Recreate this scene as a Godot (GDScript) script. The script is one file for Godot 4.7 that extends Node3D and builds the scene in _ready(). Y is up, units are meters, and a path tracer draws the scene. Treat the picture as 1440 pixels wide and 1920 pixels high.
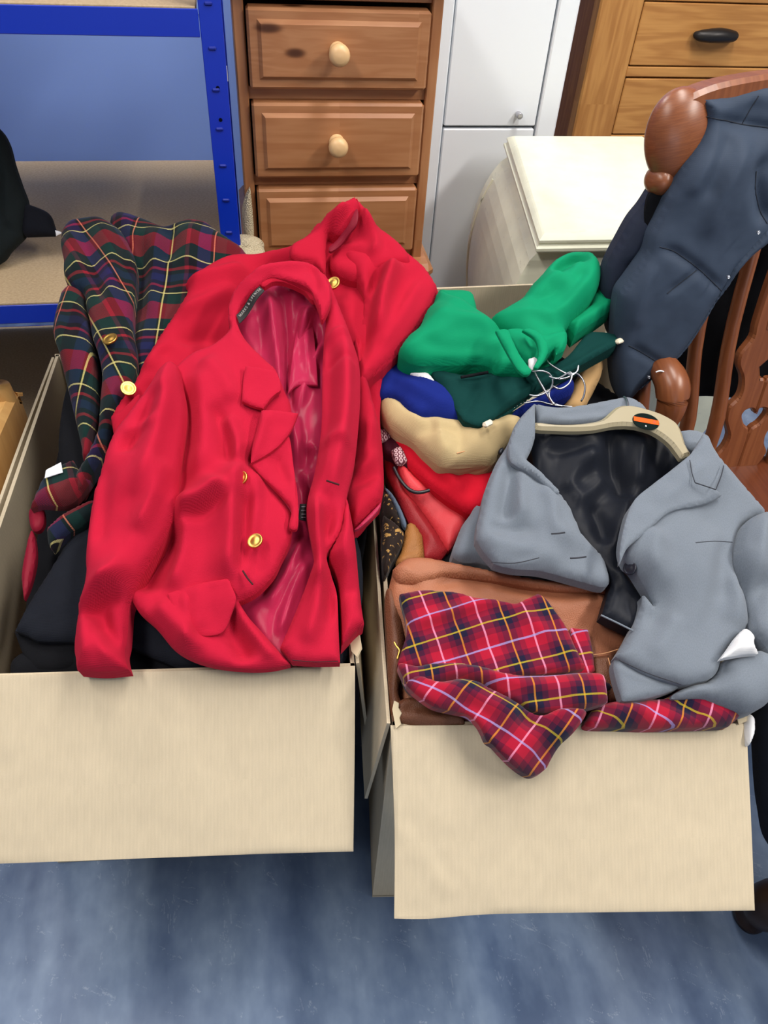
extends Node3D
# A charity-shop corner: two open cartons heaped with clothes in front of shelving, chests and a chair.
# Metres, y up; the back wall runs along x and the viewer stands at the origin looking towards -z.

var M := {}
var used := {}
var last_surface: Callable



func _ready() -> void:
	var cam := Camera3D.new()
	cam.name = "camera"
	cam.fov = 67.31
	cam.near = 0.02
	cam.far = 60.0
	add_child(cam)
	cam.position = Vector3(0, 1.3, 0)
	cam.rotation_degrees = Vector3(-44.4, -12.31, 4.29)
	cam.current = true
	var env := Environment.new()
	env.background_mode = Environment.BG_COLOR
	env.background_color = Color(0.02, 0.02, 0.025)
	env.tonemap_mode = Environment.TONE_MAPPER_LINEAR
	env.tonemap_exposure = 0.95
	env.sdfgi_enabled = true
	env.ssao_enabled = true
	env.ssil_enabled = true
	var we := WorldEnvironment.new()
	we.name = "world_environment"
	we.environment = env
	add_child(we)
	make_materials()
	ceiling_light(Vector3(1.9, 2.7, 0.3), 7.0, "above and to the right of the cartons")
	ceiling_light(Vector3(-0.9, 2.7, -0.15), 3.2, "above and to the left of the cartons")
	ceiling_light(Vector3(-1.2, 2.7, 4.3), 1.1, "far behind the viewer on the left")
	ceiling_light(Vector3(1.4, 2.7, 4.3), 1.1, "far behind the viewer on the right")
	ceiling_light(Vector3(0.75, 2.7, -0.95), 3.2, "over the cream cabinet and the chair")
	ceiling_light(Vector3(-0.7, 2.7, -2.33), 5.0, "added behind the shelving to brighten the back wall")  # extra lamp added to lift the wall seen through the shelves
	added_window_light(Vector3(-0.4, 1.45, 6.4), 2.0)
	# the room
	struct("floor", box(Vector3(7.2, 0.1, 9.2), 0.0), M.floor, "blue-grey scuffed smooth floor", "floor", Transform3D(Basis(), Vector3(0, -0.05, 1.9)))
	struct("ceiling", box(Vector3(7.2, 0.1, 9.2), 0.0), M.ceiling, "white ceiling over the shop", "ceiling", Transform3D(Basis(), Vector3(0, 2.75, 1.9)))
	struct("wall_back", box(Vector3(7.2, 2.7, 0.1), 0.0), M.wall, "pale blue back wall behind the shelving", "wall", Transform3D(Basis(), Vector3(0, 1.35, -2.65)))
	struct("wall_front", box(Vector3(7.2, 2.7, 0.1), 0.0), M.wall_white, "white wall behind the viewer", "wall", Transform3D(Basis(), Vector3(0, 1.35, 6.45)))
	struct("wall_left", box(Vector3(0.1, 2.7, 9.2), 0.0), M.wall_white, "white wall on the left", "wall", Transform3D(Basis(), Vector3(-3.55, 1.35, 1.9)))
	struct("wall_right", box(Vector3(0.1, 2.7, 9.2), 0.0), M.wall_white, "white wall on the right", "wall", Transform3D(Basis(), Vector3(3.55, 1.35, 1.9)))
	carton_left()
	carton_right()
	shelving()
	pine_chest()
	white_cupboard()
	oak_chest()
	cream_cabinet()
	arm_chair()
	small_furniture()
	black_trousers()
	dark_gap_filler_left()
	tartan_blazer()
	red_blazer_behind()
	red_blazer_front()
	dark_gap_filler_right()
	brown_bag()
	paisley_scarf()
	grey_strap()
	tan_pouch()
	red_handbag()
	lace_scarf()
	red_top()
	beige_jacket()
	tan_sleeve()
	blue_cloth()
	white_shirt()
	green_trousers()
	clip_hanger()
	wire_hanger()
	second_wire_hanger()
	green_dress()
	grey_jacket()
	jacket_hanger()
	tissue()
	white_cloth()
	plaid_scarf()
	navy_gilet()
	dark_coat_behind()
	shelf_coat()
	sack()
	grey_cushion()
	shade_cloth_right()
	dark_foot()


# ---------------------------------------------------------------- naming
func numbered(called: String) -> String:
	var n: int = used.get(called, 0)
	used[called] = n + 1
	return called if n == 0 else "%s_%03d" % [called, n]

func thing(called: String, label: String, category: String, at := Vector3.ZERO, turn := 0.0, group := "") -> Node3D:
	var o := Node3D.new()
	o.name = numbered(called)
	add_child(o, true)
	o.position = at
	o.rotation.y = turn
	o.set_meta("label", label)
	o.set_meta("category", category)
	if group != "":
		o.set_meta("group", group)
	return o

func obj(called: String, mesh: Mesh, mat: Material, parent: Node3D, xf := Transform3D()) -> MeshInstance3D:
	var o := MeshInstance3D.new()
	o.name = called
	o.mesh = mesh
	o.material_override = mat
	o.transform = xf
	parent.add_child(o, true)
	return o

func struct(called: String, mesh: Mesh, mat: Material, label: String, category: String, xf := Transform3D()) -> MeshInstance3D:
	var o := obj(called, mesh, mat, self, xf)
	o.set_meta("kind", "structure")
	o.set_meta("label", label)
	o.set_meta("category", category)
	return o

# ---------------------------------------------------------------- shapes
func start() -> SurfaceTool:
	var st := SurfaceTool.new()
	st.begin(Mesh.PRIMITIVE_TRIANGLES)
	return st

func tri(st: SurfaceTool, a: Vector3, b: Vector3, c: Vector3, n: Vector3, ua := Vector2.ZERO, ub := Vector2.ZERO, uc := Vector2.ZERO) -> void:
	# clockwise seen from the side n points to
	if (b - a).cross(c - a).dot(n) > 0.0:
		var t := b
		b = c
		c = t
		var u := ub
		ub = uc
		uc = u
	for k in 3:
		st.set_normal(n)
		st.set_uv([ua, ub, uc][k])
		st.add_vertex([a, b, c][k])

func quad(st: SurfaceTool, a: Vector3, b: Vector3, c: Vector3, d: Vector3, n: Vector3, ax := 0) -> void:
	var uv := []
	for p: Vector3 in [a, b, c, d]:
		var q := Vector2(p.x, p.y)
		if absf(n.x) > absf(n.y) and absf(n.x) > absf(n.z):
			q = Vector2(p.z, p.y)
		elif absf(n.y) > absf(n.z):
			q = Vector2(p.x, p.z)
		if ax == 1 or (ax == 2 and absf(n.y) >= absf(n.z) and absf(n.y) > absf(n.x)):
			q = Vector2(q.y, q.x)
		uv.append(q)
	tri(st, a, b, c, n, uv[0], uv[1], uv[2])
	tri(st, a, c, d, n, uv[0], uv[2], uv[3])

# chamfered box; grain 0 runs along the texture's u sideways, 1 upright, 2 along z
func bx(st: SurfaceTool, c: Vector3, s: Vector3, bev := 0.002, grain := 0) -> void:
	var h := s * 0.5
	bev = minf(bev, minf(h.x, minf(h.y, h.z)) * 0.9)
	var e := [Vector3(1, 0, 0), Vector3(0, 1, 0), Vector3(0, 0, 1)]
	var ha := [h.x, h.y, h.z]
	for i in 3:
		var j := (i + 1) % 3
		var k := (i + 2) % 3
		for sg in [-1.0, 1.0]:
			var n: Vector3 = e[i] * sg
			var o: Vector3 = c + n * ha[i]
			var u: Vector3 = e[j] * (ha[j] - bev)
			var v: Vector3 = e[k] * (ha[k] - bev)
			quad(st, o - u - v, o + u - v, o + u + v, o - u + v, n, grain)
			for sj in [-1.0, 1.0]:
				var m: Vector3 = (n + e[j] * sj).normalized()
				var p: Vector3 = c + n * ha[i] + e[j] * sj * (ha[j] - bev)
				var q: Vector3 = c + n * (ha[i] - bev) + e[j] * sj * ha[j]
				quad(st, p - v, p + v, q + v, q - v, m, grain)
	for sx in [-1.0, 1.0]:
		for sy in [-1.0, 1.0]:
			for sz in [-1.0, 1.0]:
				var g := Vector3(sx, sy, sz)
				var a := c + Vector3(h.x, h.y - bev, h.z - bev) * g
				var b := c + Vector3(h.x - bev, h.y, h.z - bev) * g
				var d := c + Vector3(h.x - bev, h.y - bev, h.z) * g
				tri(st, a, b, d, g.normalized())

func box(s: Vector3, bev := 0.002, grain := 0, c := Vector3.ZERO) -> ArrayMesh:
	var st := start()
	bx(st, c, s, bev, grain)
	st.generate_tangents()
	return st.commit()

# frustum-like raised panel: outer w x h at z=0, inner face inset by b at z=d
func raised(w: float, h: float, b: float, d: float) -> ArrayMesh:
	var st := start()
	var o := [Vector3(-w / 2, -h / 2, 0), Vector3(w / 2, -h / 2, 0), Vector3(w / 2, h / 2, 0), Vector3(-w / 2, h / 2, 0)]
	var i := [Vector3(-w / 2 + b, -h / 2 + b, d), Vector3(w / 2 - b, -h / 2 + b, d), Vector3(w / 2 - b, h / 2 - b, d), Vector3(-w / 2 + b, h / 2 - b, d)]
	quad(st, i[0], i[1], i[2], i[3], Vector3(0, 0, 1))
	for k in 4:
		var a: Vector3 = o[k]
		var c: Vector3 = o[(k + 1) % 4]
		var e: Vector3 = i[(k + 1) % 4]
		var f: Vector3 = i[k]
		var n := (c - a).cross(f - a).normalized()
		if n.z < 0:
			n = -n
		tri(st, a, c, e, n, Vector2(a.x, a.y), Vector2(c.x, c.y), Vector2(e.x, e.y))
		tri(st, a, e, f, n, Vector2(a.x, a.y), Vector2(e.x, e.y), Vector2(f.x, f.y))
	st.generate_tangents()
	return st.commit()

func lathe(prof: Array, segs := 28) -> ArrayMesh:
	# prof: Vector2(radius, y)
	var st := start()
	for k in prof.size():
		var p: Vector2 = prof[k]
		var t: Vector2 = (prof[mini(k + 1, prof.size() - 1)] as Vector2) - (prof[maxi(k - 1, 0)] as Vector2)
		var n2 := Vector2(-t.y, t.x).normalized()
		for s in segs + 1:
			var a := TAU * s / segs
			st.set_normal(Vector3(cos(a) * n2.x, n2.y, sin(a) * n2.x))
			st.set_uv(Vector2(a * 0.02, p.y))
			st.add_vertex(Vector3(cos(a) * p.x, p.y, sin(a) * p.x))
	for k in prof.size() - 1:
		for s in segs:
			var i := k * (segs + 1) + s
			for q in [i, i + segs + 1, i + 1, i + 1, i + segs + 1, i + segs + 2]:
				st.add_index(q)
	st.generate_tangents()
	return st.commit()

func smooth_path(pts: Array, per := 6) -> Array:
	var out := []
	for i in pts.size() - 1:
		var p0: Vector3 = pts[maxi(i - 1, 0)]
		var p1: Vector3 = pts[i]
		var p2: Vector3 = pts[i + 1]
		var p3: Vector3 = pts[mini(i + 2, pts.size() - 1)]
		for k in per:
			out.append(p1.cubic_interpolate(p2, p0, p3, float(k) / per))
	out.append(pts[-1])
	return out

# tube along a path with radii (one value or one per point); flat squashes the section
func tube(pts: Array, r, segs := 10, per := 6, flat := 1.0, up := Vector3.UP) -> ArrayMesh:
	var path := smooth_path(pts, per)
	var st := start()
	var n := path.size()
	var along := 0.0
	for i in n:
		var t: Vector3 = ((path[mini(i + 1, n - 1)] as Vector3) - (path[maxi(i - 1, 0)] as Vector3)).normalized()
		var u := up if absf(t.dot(up)) < 0.95 else Vector3.RIGHT
		var side := t.cross(u).normalized()
		var top := side.cross(t).normalized()
		var rad: float = 0.0
		if r is Array:
			var f := float(i) / per
			var j := mini(int(f), r.size() - 2)
			rad = lerpf(r[j], r[j + 1], clampf(f - j, 0, 1))
		else:
			rad = r
		if i > 0:
			along += (path[i] as Vector3).distance_to(path[i - 1])
		for s in segs + 1:
			var a := TAU * s / segs
			var d := side * cos(a) + top * sin(a) * flat
			st.set_normal((side * cos(a) + top * sin(a) / flat).normalized())
			st.set_uv(Vector2(along, a * rad))
			st.add_vertex((path[i] as Vector3) + d * rad)
	for i in n - 1:
		for s in segs:
			var q := i * (segs + 1) + s
			for k in [q, q + 1, q + segs + 1, q + 1, q + segs + 2, q + segs + 1]:
				st.add_index(k)
	var base := n * (segs + 1)
	for e in 2:
		var i: int = 0 if e == 0 else n - 1
		var t: Vector3 = ((path[0] as Vector3) - (path[1] as Vector3)).normalized() if e == 0 else ((path[n - 1] as Vector3) - (path[n - 2] as Vector3)).normalized()
		var ring := []
		for s in segs:
			var a := TAU * s / segs
			var u := up if absf(t.dot(up)) < 0.95 else Vector3.RIGHT
			var side := t.cross(u).normalized()
			var top := side.cross(t).normalized()
			var rad: float = (r[0] if e == 0 else r[-1]) if r is Array else r
			ring.append((path[i] as Vector3) + (side * cos(a) + top * sin(a) * flat) * rad)
		st.set_normal(t)
		st.set_uv(Vector2.ZERO)
		st.add_vertex(path[i])
		for p in ring:
			st.set_normal(t)
			st.set_uv(Vector2.ZERO)
			st.add_vertex(p)
		for s in segs:
			var a1: Vector3 = ring[s]
			var b1: Vector3 = ring[(s + 1) % segs]
			var c := base + 1 + s
			var d := base + 1 + (s + 1) % segs
			if (a1 - (path[i] as Vector3)).cross(b1 - (path[i] as Vector3)).dot(t) > 0:
				for k in [base, d, c]:
					st.add_index(k)
			else:
				for k in [base, c, d]:
					st.add_index(k)
		base += segs + 1
	st.generate_tangents()
	return st.commit()

func curve2(pts: Array, per := 5, closed := true) -> PackedVector2Array:
	# Catmull-Rom through Vector2 points; a point given twice is a corner
	var out := PackedVector2Array()
	var n := pts.size()
	for i in (n if closed else n - 1):
		var p0: Vector2 = pts[posmod(i - 1, n)] if closed else pts[maxi(i - 1, 0)]
		var p1: Vector2 = pts[i]
		var p2: Vector2 = pts[(i + 1) % n]
		var p3: Vector2 = pts[(i + 2) % n] if closed else pts[mini(i + 2, n - 1)]
		if p1.distance_squared_to(p2) < 1e-10:
			continue
		for k in per:
			out.append(p1.cubic_interpolate(p2, p0, p3, float(k) / per))
	if not closed:
		out.append(pts[-1])
	return out

# a flat board cut to an outline (x, y), thickness d along z, with a chamfered front edge
func board(poly: PackedVector2Array, d: float, bev := 0.0015) -> ArrayMesh:
	var st := start()
	if Geometry2D.is_polygon_clockwise(poly):
		poly = poly.duplicate()
		poly.reverse()
	var inner := poly
	if bev > 0:
		var off := Geometry2D.offset_polygon(poly, -bev)
		if off.size() > 0:
			inner = off[0]
	for face in 2:
		var pp: PackedVector2Array = inner if face == 0 else poly
		var z := d / 2 if face == 0 else -d / 2
		var nn := Vector3(0, 0, 1 if face == 0 else -1)
		var ix := Geometry2D.triangulate_polygon(pp)
		for k in range(0, ix.size(), 3):
			var a := pp[ix[k]]
			var b := pp[ix[k + 1]]
			var c := pp[ix[k + 2]]
			tri(st, Vector3(a.x, a.y, z), Vector3(b.x, b.y, z), Vector3(c.x, c.y, z), nn, Vector2(a.y, a.x), Vector2(b.y, b.x), Vector2(c.y, c.x))
	var n := poly.size()
	for i in n:
		var a := poly[i]
		var b := poly[(i + 1) % n]
		if a.distance_squared_to(b) < 1e-12:
			continue
		var t := (b - a).normalized()
		var nn := Vector3(t.y, -t.x, 0)
		var zf := d / 2 - bev
		quad(st, Vector3(a.x, a.y, -d / 2), Vector3(b.x, b.y, -d / 2), Vector3(b.x, b.y, zf), Vector3(a.x, a.y, zf), nn, 1)
		if bev > 0:
			var ia := a - Vector2(nn.x, nn.y) * bev
			var ib := b - Vector2(nn.x, nn.y) * bev
			quad(st, Vector3(a.x, a.y, zf), Vector3(b.x, b.y, zf), Vector3(ib.x, ib.y, d / 2), Vector3(ia.x, ia.y, d / 2), (nn + Vector3(0, 0, 1)).normalized(), 1)
	st.generate_tangents()
	return st.commit()

# corrugated card sheet between four corners, thickness t towards n
func sheet(p: Array, t: float, bulge := 0.0, nu := 10, nv := 10) -> ArrayMesh:
	var st := start()
	var a: Vector3 = p[0]
	var b: Vector3 = p[1]
	var c: Vector3 = p[2]
	var d: Vector3 = p[3]
	var n := (b - a).cross(d - a).normalized()
	var w := a.distance_to(b)
	var h := a.distance_to(d)
	var at := func(u: float, v: float) -> Vector3:
		return a.lerp(b, u).lerp(d.lerp(c, u), v) + n * bulge * sin(PI * u) * sin(PI * minf(v * 0.5 + 0.25, 1.0))
	for i in nu:
		for j in nv:
			var u0 := float(i) / nu
			var u1 := float(i + 1) / nu
			var v0 := float(j) / nv
			var v1 := float(j + 1) / nv
			var q := [at.call(u0, v0), at.call(u1, v0), at.call(u1, v1), at.call(u0, v1)]
			var uv := [Vector2(u0 * w, v0 * h), Vector2(u1 * w, v0 * h), Vector2(u1 * w, v1 * h), Vector2(u0 * w, v1 * h)]
			var m: Vector3 = (q[1] - q[0]).cross(q[3] - q[0]).normalized()
			tri(st, q[0], q[1], q[2], m, uv[0], uv[1], uv[2])
			tri(st, q[0], q[2], q[3], m, uv[0], uv[2], uv[3])
			tri(st, q[0] - n * t, q[1] - n * t, q[2] - n * t, -m, uv[0], uv[1], uv[2])
			tri(st, q[0] - n * t, q[2] - n * t, q[3] - n * t, -m, uv[0], uv[2], uv[3])
	for e in 4:
		var steps := nu if e % 2 == 0 else nv
		for i in steps:
			var f0 := float(i) / steps
			var f1 := float(i + 1) / steps
			var s: Vector2 = [Vector2(f0, 0), Vector2(1, f0), Vector2(f0, 1), Vector2(0, f0)][e]
			var s2: Vector2 = [Vector2(f1, 0), Vector2(1, f1), Vector2(f1, 1), Vector2(0, f1)][e]
			var q0: Vector3 = at.call(s.x, s.y)
			var q1: Vector3 = at.call(s2.x, s2.y)
			var out: Vector3 = [a - d, b - a, d - a, a - b][e]
			out = (out - n * out.dot(n)).normalized()
			tri(st, q0, q1, q1 - n * t, out, Vector2(f0 * w, 0), Vector2(f1 * w, 0), Vector2(f1 * w, t))
			tri(st, q0, q1 - n * t, q0 - n * t, out, Vector2(f0 * w, 0), Vector2(f1 * w, t), Vector2(f0 * w, t))
	st.generate_tangents()
	return st.commit()

# ---------------------------------------------------------------- cloth
func segd(px: float, py: float, ax: float, ay: float, bx_: float, by_: float) -> Vector3:
	# x: distance, y: signed side, z: 0..1 along
	var dx := bx_ - ax
	var dy := by_ - ay
	var l := dx * dx + dy * dy
	var t := clampf(((px - ax) * dx + (py - ay) * dy) / maxf(l, 1e-9), 0.0, 1.0)
	var qx := px - ax - dx * t
	var qy := py - ay - dy * t
	return Vector3(sqrt(qx * qx + qy * qy), dx * (py - ay) - dy * (px - ax), t)

# One piece of cloth lying on a surface. f: [origin (m), across, up] of the surface; everything else in centimetres on it.
# shape: outline x, y pairs (a point given twice is a corner). o: lift, puff, pw (width over which the edge rounds over),
# thick, cell, folds [[height, width left, width right, x, y, x, y ...] ...], wave [height, size, degrees, stretch, seed], rise [[x, y, height] ...], uv [scale, degrees]
func cloth(called: String, parent: Node3D, mat: Material, f: Array, shape: Array, o := {}) -> MeshInstance3D:
	var lift: float = o.get("lift", 0.0)
	var puff: float = o.get("puff", 0.8)
	var pw: float = o.get("pw", 2.0)
	var thick: float = o.get("thick", 0.6)
	var c: float = o.get("cell", 0.45)
	var folds: Array = o.get("folds", [])
	var rise: Array = o.get("rise", [])
	var pts := []
	for i in range(0, shape.size(), 2):
		pts.append(Vector2(shape[i], shape[i + 1]))
	var rough := curve2(pts, 8)
	var poly := PackedVector2Array()
	for p in rough:
		if poly.size() == 0 or poly[-1].distance_to(p) > c * 0.5:
			poly.append(p)
	if Geometry2D.is_polygon_clockwise(poly):
		poly.reverse()
	var lo := poly[0]
	var hi := poly[0]
	for p in poly:
		lo = lo.min(p)
		hi = hi.max(p)
	lo -= Vector2(c, c) * 1.37
	var nx := int((hi.x - lo.x) / c) + 3
	var ny := int((hi.y - lo.y) / c) + 3
	# distance to the edge, near it
	var dist := PackedFloat32Array()
	dist.resize(nx * ny)
	dist.fill(99.0)
	var edge := PackedByteArray()
	edge.resize(nx * ny)
	var reach := pw + c
	var np := poly.size()
	for s in np:
		var a := poly[s]
		var b := poly[(s + 1) % np]
		for i in range(maxi(0, int((minf(a.x, b.x) - reach - lo.x) / c)), mini(nx, int((maxf(a.x, b.x) + reach - lo.x) / c) + 2)):
			for j in range(maxi(0, int((minf(a.y, b.y) - reach - lo.y) / c)), mini(ny, int((maxf(a.y, b.y) + reach - lo.y) / c) + 2)):
				var p := Vector2(lo.x + i * c, lo.y + j * c)
				var d := p.distance_to(Geometry2D.get_closest_point_to_segment(p, a, b))
				if d < dist[i * ny + j]:
					dist[i * ny + j] = d
		for i in range(int((minf(a.x, b.x) - lo.x) / c), int((maxf(a.x, b.x) - lo.x) / c) + 1):
			for j in range(int((minf(a.y, b.y) - lo.y) / c), int((maxf(a.y, b.y) - lo.y) / c) + 1):
				edge[i * ny + j] = 1
	# folds
	var fold := PackedFloat32Array()
	fold.resize(nx * ny)
	for g: Array in folds:
		var amp: float = g[0]
		var wl: float = g[1]
		var wr: float = g[2]
		var gp := []
		for k in range(3, g.size(), 2):
			gp.append(Vector2(g[k], g[k + 1]))
		var line := curve2(gp, 4, false)
		var w := maxf(wl, wr) * 2.4
		var near := {}
		var m := line.size() - 1
		for s in m:
			var a := line[s]
			var b := line[s + 1]
			for i in range(maxi(0, int((minf(a.x, b.x) - w - lo.x) / c)), mini(nx, int((maxf(a.x, b.x) + w - lo.x) / c) + 2)):
				for j in range(maxi(0, int((minf(a.y, b.y) - w - lo.y) / c)), mini(ny, int((maxf(a.y, b.y) + w - lo.y) / c) + 2)):
					var q := segd(lo.x + i * c, lo.y + j * c, a.x, a.y, b.x, b.y)
					var key := i * ny + j
					if q.x < w and (not near.has(key) or near[key].x > q.x):
						near[key] = Vector3(q.x, q.y, (s + q.z) / m)
		for key: int in near:
			var q: Vector3 = near[key]
			var ww := wl if q.y > 0 else wr
			var fade := smoothstep(0.0, 0.22, q.z) * smoothstep(0.0, 0.22, 1.0 - q.z)
			fold[key] += amp * exp(-pow(q.x / ww, 1.6)) * (0.12 + 0.88 * fade)
	# soften the joints between the fold lines
	if folds.size() > 0:
		for turn in (2 if c > 0.36 else 4):
			var soft := fold.duplicate()
			for i in range(1, nx - 1):
				for j in range(1, ny - 1):
					var k := i * ny + j
					soft[k] = fold[k] * 0.4 + 0.15 * (fold[k - 1] + fold[k + 1] + fold[k - ny] + fold[k + ny])
			fold = soft
	var noise := FastNoiseLite.new()
	var wave: Array = o.get("wave", [0.25, 6.0, 0.0, 1.5, 1])
	noise.seed = int(wave[4])
	noise.frequency = 1.0 / float(wave[1])
	noise.fractal_octaves = 2
	var fine := FastNoiseLite.new()
	fine.seed = int(wave[4]) + 50
	fine.frequency = 0.4
	var ca := cos(deg_to_rad(wave[2]))
	var sa := sin(deg_to_rad(wave[2]))
	# surface height: the base and what lies on it
	var base_at := func(p: Vector2) -> float:
		var h := lift
		if rise.size() > 0:
			var sw := 0.0
			var sh := 0.0
			for r: Array in rise:
				var w := 1.0 / (p.distance_squared_to(Vector2(r[0], r[1])) + 9.0)
				w *= w
				sw += w
				sh += w * float(r[2])
			h += sh / sw
		return h
	var relief := PackedFloat32Array()
	relief.resize(nx * ny)
	for i in nx:
		for j in ny:
			var k := i * ny + j
			var x := lo.x + i * c
			var y := lo.y + j * c
			var e := 1.0 - minf(dist[k] / pw, 1.0)
			var r := puff * sqrt(maxf(0.0, 1.0 - e * e))
			var calm := minf(dist[k] / pw, 1.0)
			r += fold[k] * (0.25 + 0.75 * calm)
			r += float(wave[0]) * noise.get_noise_2d((x * ca + y * sa) / float(wave[3]), -x * sa + y * ca) * (0.2 + 0.8 * calm)
			r += 0.09 * fine.get_noise_2d(x + 40.0, y * 0.6) * calm
			relief[k] = r
	var uvs: Array = o.get("uv", [1.0, 0.0])
	var ua := cos(deg_to_rad(uvs[1]))
	var ub := sin(deg_to_rad(uvs[1]))
	var bend: float = uvs[2] if uvs.size() > 2 else 0.0
	var seen := {}
	var P := PackedVector3Array()
	var Q := PackedVector3Array()
	var U := PackedVector2Array()
	var ring := {}
	var O: Vector3 = f[0]
	var X: Vector3 = f[1]
	var Y: Vector3 = f[2]
	var N := X.cross(Y).normalized()
	var here := parent.global_transform.affine_inverse()
	var put := func(p: Vector2) -> int:
		var key := Vector2i(roundi(p.x * 500.0), roundi(p.y * 500.0))
		if seen.has(key):
			return seen[key]
		var gx := clampf((p.x - lo.x) / c, 0.0, nx - 1.001)
		var gy := clampf((p.y - lo.y) / c, 0.0, ny - 1.001)
		var i := int(gx)
		var j := int(gy)
		var tx := gx - i
		var ty := gy - j
		var k := i * ny + j
		var r := lerpf(lerpf(relief[k], relief[k + ny], tx), lerpf(relief[k + 1], relief[k + ny + 1], tx), ty)
		if edge[k] == 1:
			# on the edge itself the rounding starts from nothing
			if absf(gx - roundf(gx)) > 0.003 or absf(gy - roundf(gy)) > 0.003:
				r = fold[k] * 0.25
		var b: float = base_at.call(p)
		P.append(here * (O + (X * p.x + Y * p.y + N * (b + r)) * 0.01))
		Q.append(here * (O + (X * p.x + Y * p.y + N * (b + minf(r, 0.0) - thick)) * 0.01))
		var q := Vector2(p.x * ua + p.y * ub, -p.x * ub + p.y * ua)
		q += Vector2(r, -r) * 0.1 + Vector2(bend * q.y * q.y, bend * q.x * q.x) * 0.01
		U.append(q * float(uvs[0]) * 0.01)
		seen[key] = P.size() - 1
		return P.size() - 1
	last_surface = func(p: Vector2) -> Vector3:
		var gx := clampf((p.x - lo.x) / c, 0.0, nx - 1.001)
		var gy := clampf((p.y - lo.y) / c, 0.0, ny - 1.001)
		var k := int(gx) * ny + int(gy)
		var tx := gx - int(gx)
		var ty := gy - int(gy)
		var r := lerpf(lerpf(relief[k], relief[k + ny], tx), lerpf(relief[k + 1], relief[k + ny + 1], tx), ty)
		var b: float = base_at.call(p)
		return O + (X * p.x + Y * p.y + N * (b + r + 0.02)) * 0.01
	var I := PackedInt32Array()
	for i in nx - 1:
		for j in ny - 1:
			var x := lo.x + i * c
			var y := lo.y + j * c
			var cell := PackedVector2Array([Vector2(x, y), Vector2(x + c, y), Vector2(x + c, y + c), Vector2(x, y + c)])
			if edge[i * ny + j] == 1:
				for part: PackedVector2Array in Geometry2D.intersect_polygons(cell, poly):
					var ix := Geometry2D.triangulate_polygon(part)
					for k in range(0, ix.size(), 3):
						var a := part[ix[k]]
						var b := part[ix[k + 1]]
						var d := part[ix[k + 2]]
						var cr := (b - a).cross(d - a)
						if absf(cr) < 1e-7:
							continue
						I.append(put.call(a))
						I.append(put.call(d if cr > 0 else b))
						I.append(put.call(b if cr > 0 else d))
			elif Geometry2D.is_point_in_polygon(Vector2(x + c * 0.5, y + c * 0.5), poly):
				var a: int = put.call(cell[0])
				var b: int = put.call(cell[1])
				var d: int = put.call(cell[2])
				var e: int = put.call(cell[3])
				for k in [a, d, b, a, e, d]:
					I.append(k)
	# rim: edges used once
	var count := {}
	for k in range(0, I.size(), 3):
		for e in 3:
			var a := I[k + e]
			var b := I[k + (e + 1) % 3]
			var key := Vector2i(mini(a, b), maxi(a, b))
			if count.has(key):
				count.erase(key)
			else:
				count[key] = Vector2i(a, b)
	var n := P.size()
	var S := PackedVector3Array()
	S.resize(n)
	for k in range(0, I.size(), 3):
		var fn := (P[I[k + 2]] - P[I[k]]).cross(P[I[k + 1]] - P[I[k]])
		for e in 3:
			S[I[k + e]] += fn
	for k in n:
		S[k] = S[k].normalized()
	var V := P.duplicate()
	var NN := S.duplicate()
	var UU := U.duplicate()
	var II := I.duplicate()
	V.append_array(Q)
	for k in n:
		NN.append(-S[k])
	UU.append_array(U)
	for k in range(0, I.size(), 3):
		II.append(I[k] + n)
		II.append(I[k + 2] + n)
		II.append(I[k + 1] + n)
	var w2 := here.basis
	for key: Vector2i in count:
		var ab: Vector2i = count[key]
		var a := ab.x
		var b := ab.y
		var t := P[b] - P[a]
		var out := t.cross(w2 * N).normalized()
		var k := V.size()
		V.append_array([P[a], P[b], Q[b], Q[a]])
		# clockwise triangles: the outside of edge a->b lies to its left seen from above
		for z in 4:
			NN.append(-out)
		UU.append_array([U[a], U[b], U[b] + Vector2(0.004, 0.004), U[a] + Vector2(0.004, 0.004)])
		for z in [k, k + 2, k + 1, k, k + 3, k + 2]:
			II.append(z)
	var arr := []
	arr.resize(Mesh.ARRAY_MAX)
	arr[Mesh.ARRAY_VERTEX] = V
	arr[Mesh.ARRAY_NORMAL] = NN
	arr[Mesh.ARRAY_TEX_UV] = UU
	arr[Mesh.ARRAY_INDEX] = II
	var st := SurfaceTool.new()
	st.create_from_arrays(arr)
	st.generate_tangents()
	return obj(called, st.commit(), mat, parent)

# ---------------------------------------------------------------- materials
func picture(w: int, h: int, paint: Callable, normal := 0.0) -> ImageTexture:
	var im := Image.create_empty(w, h, false, Image.FORMAT_RGB8)
	for y in h:
		for x in w:
			im.set_pixel(x, y, paint.call(x, y))
	if normal > 0.0:
		im.bump_map_to_normal_map(normal)
	return ImageTexture.create_from_image(im)

func plain(c: Color, rough := 0.8, spec := 0.5, metal := 0.0) -> StandardMaterial3D:
	var m := StandardMaterial3D.new()
	m.albedo_color = c
	m.roughness = rough
	m.metallic_specular = spec
	m.metallic = metal
	return m

func rgb(r: int, g: int, b: int) -> Color:
	return Color8(r, g, b)

func fabric(c: Color, rough := 0.9, weave := 0.35, tile := 90.0, sheen := 0.25) -> StandardMaterial3D:
	var m := plain(c, rough, 0.25)
	m.normal_enabled = true
	m.normal_texture = M.weave
	m.normal_scale = weave
	m.uv1_scale = Vector3(tile, tile, 1)
	m.rim_enabled = sheen > 0
	m.rim = sheen
	m.rim_tint = 0.7
	return m

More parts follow.
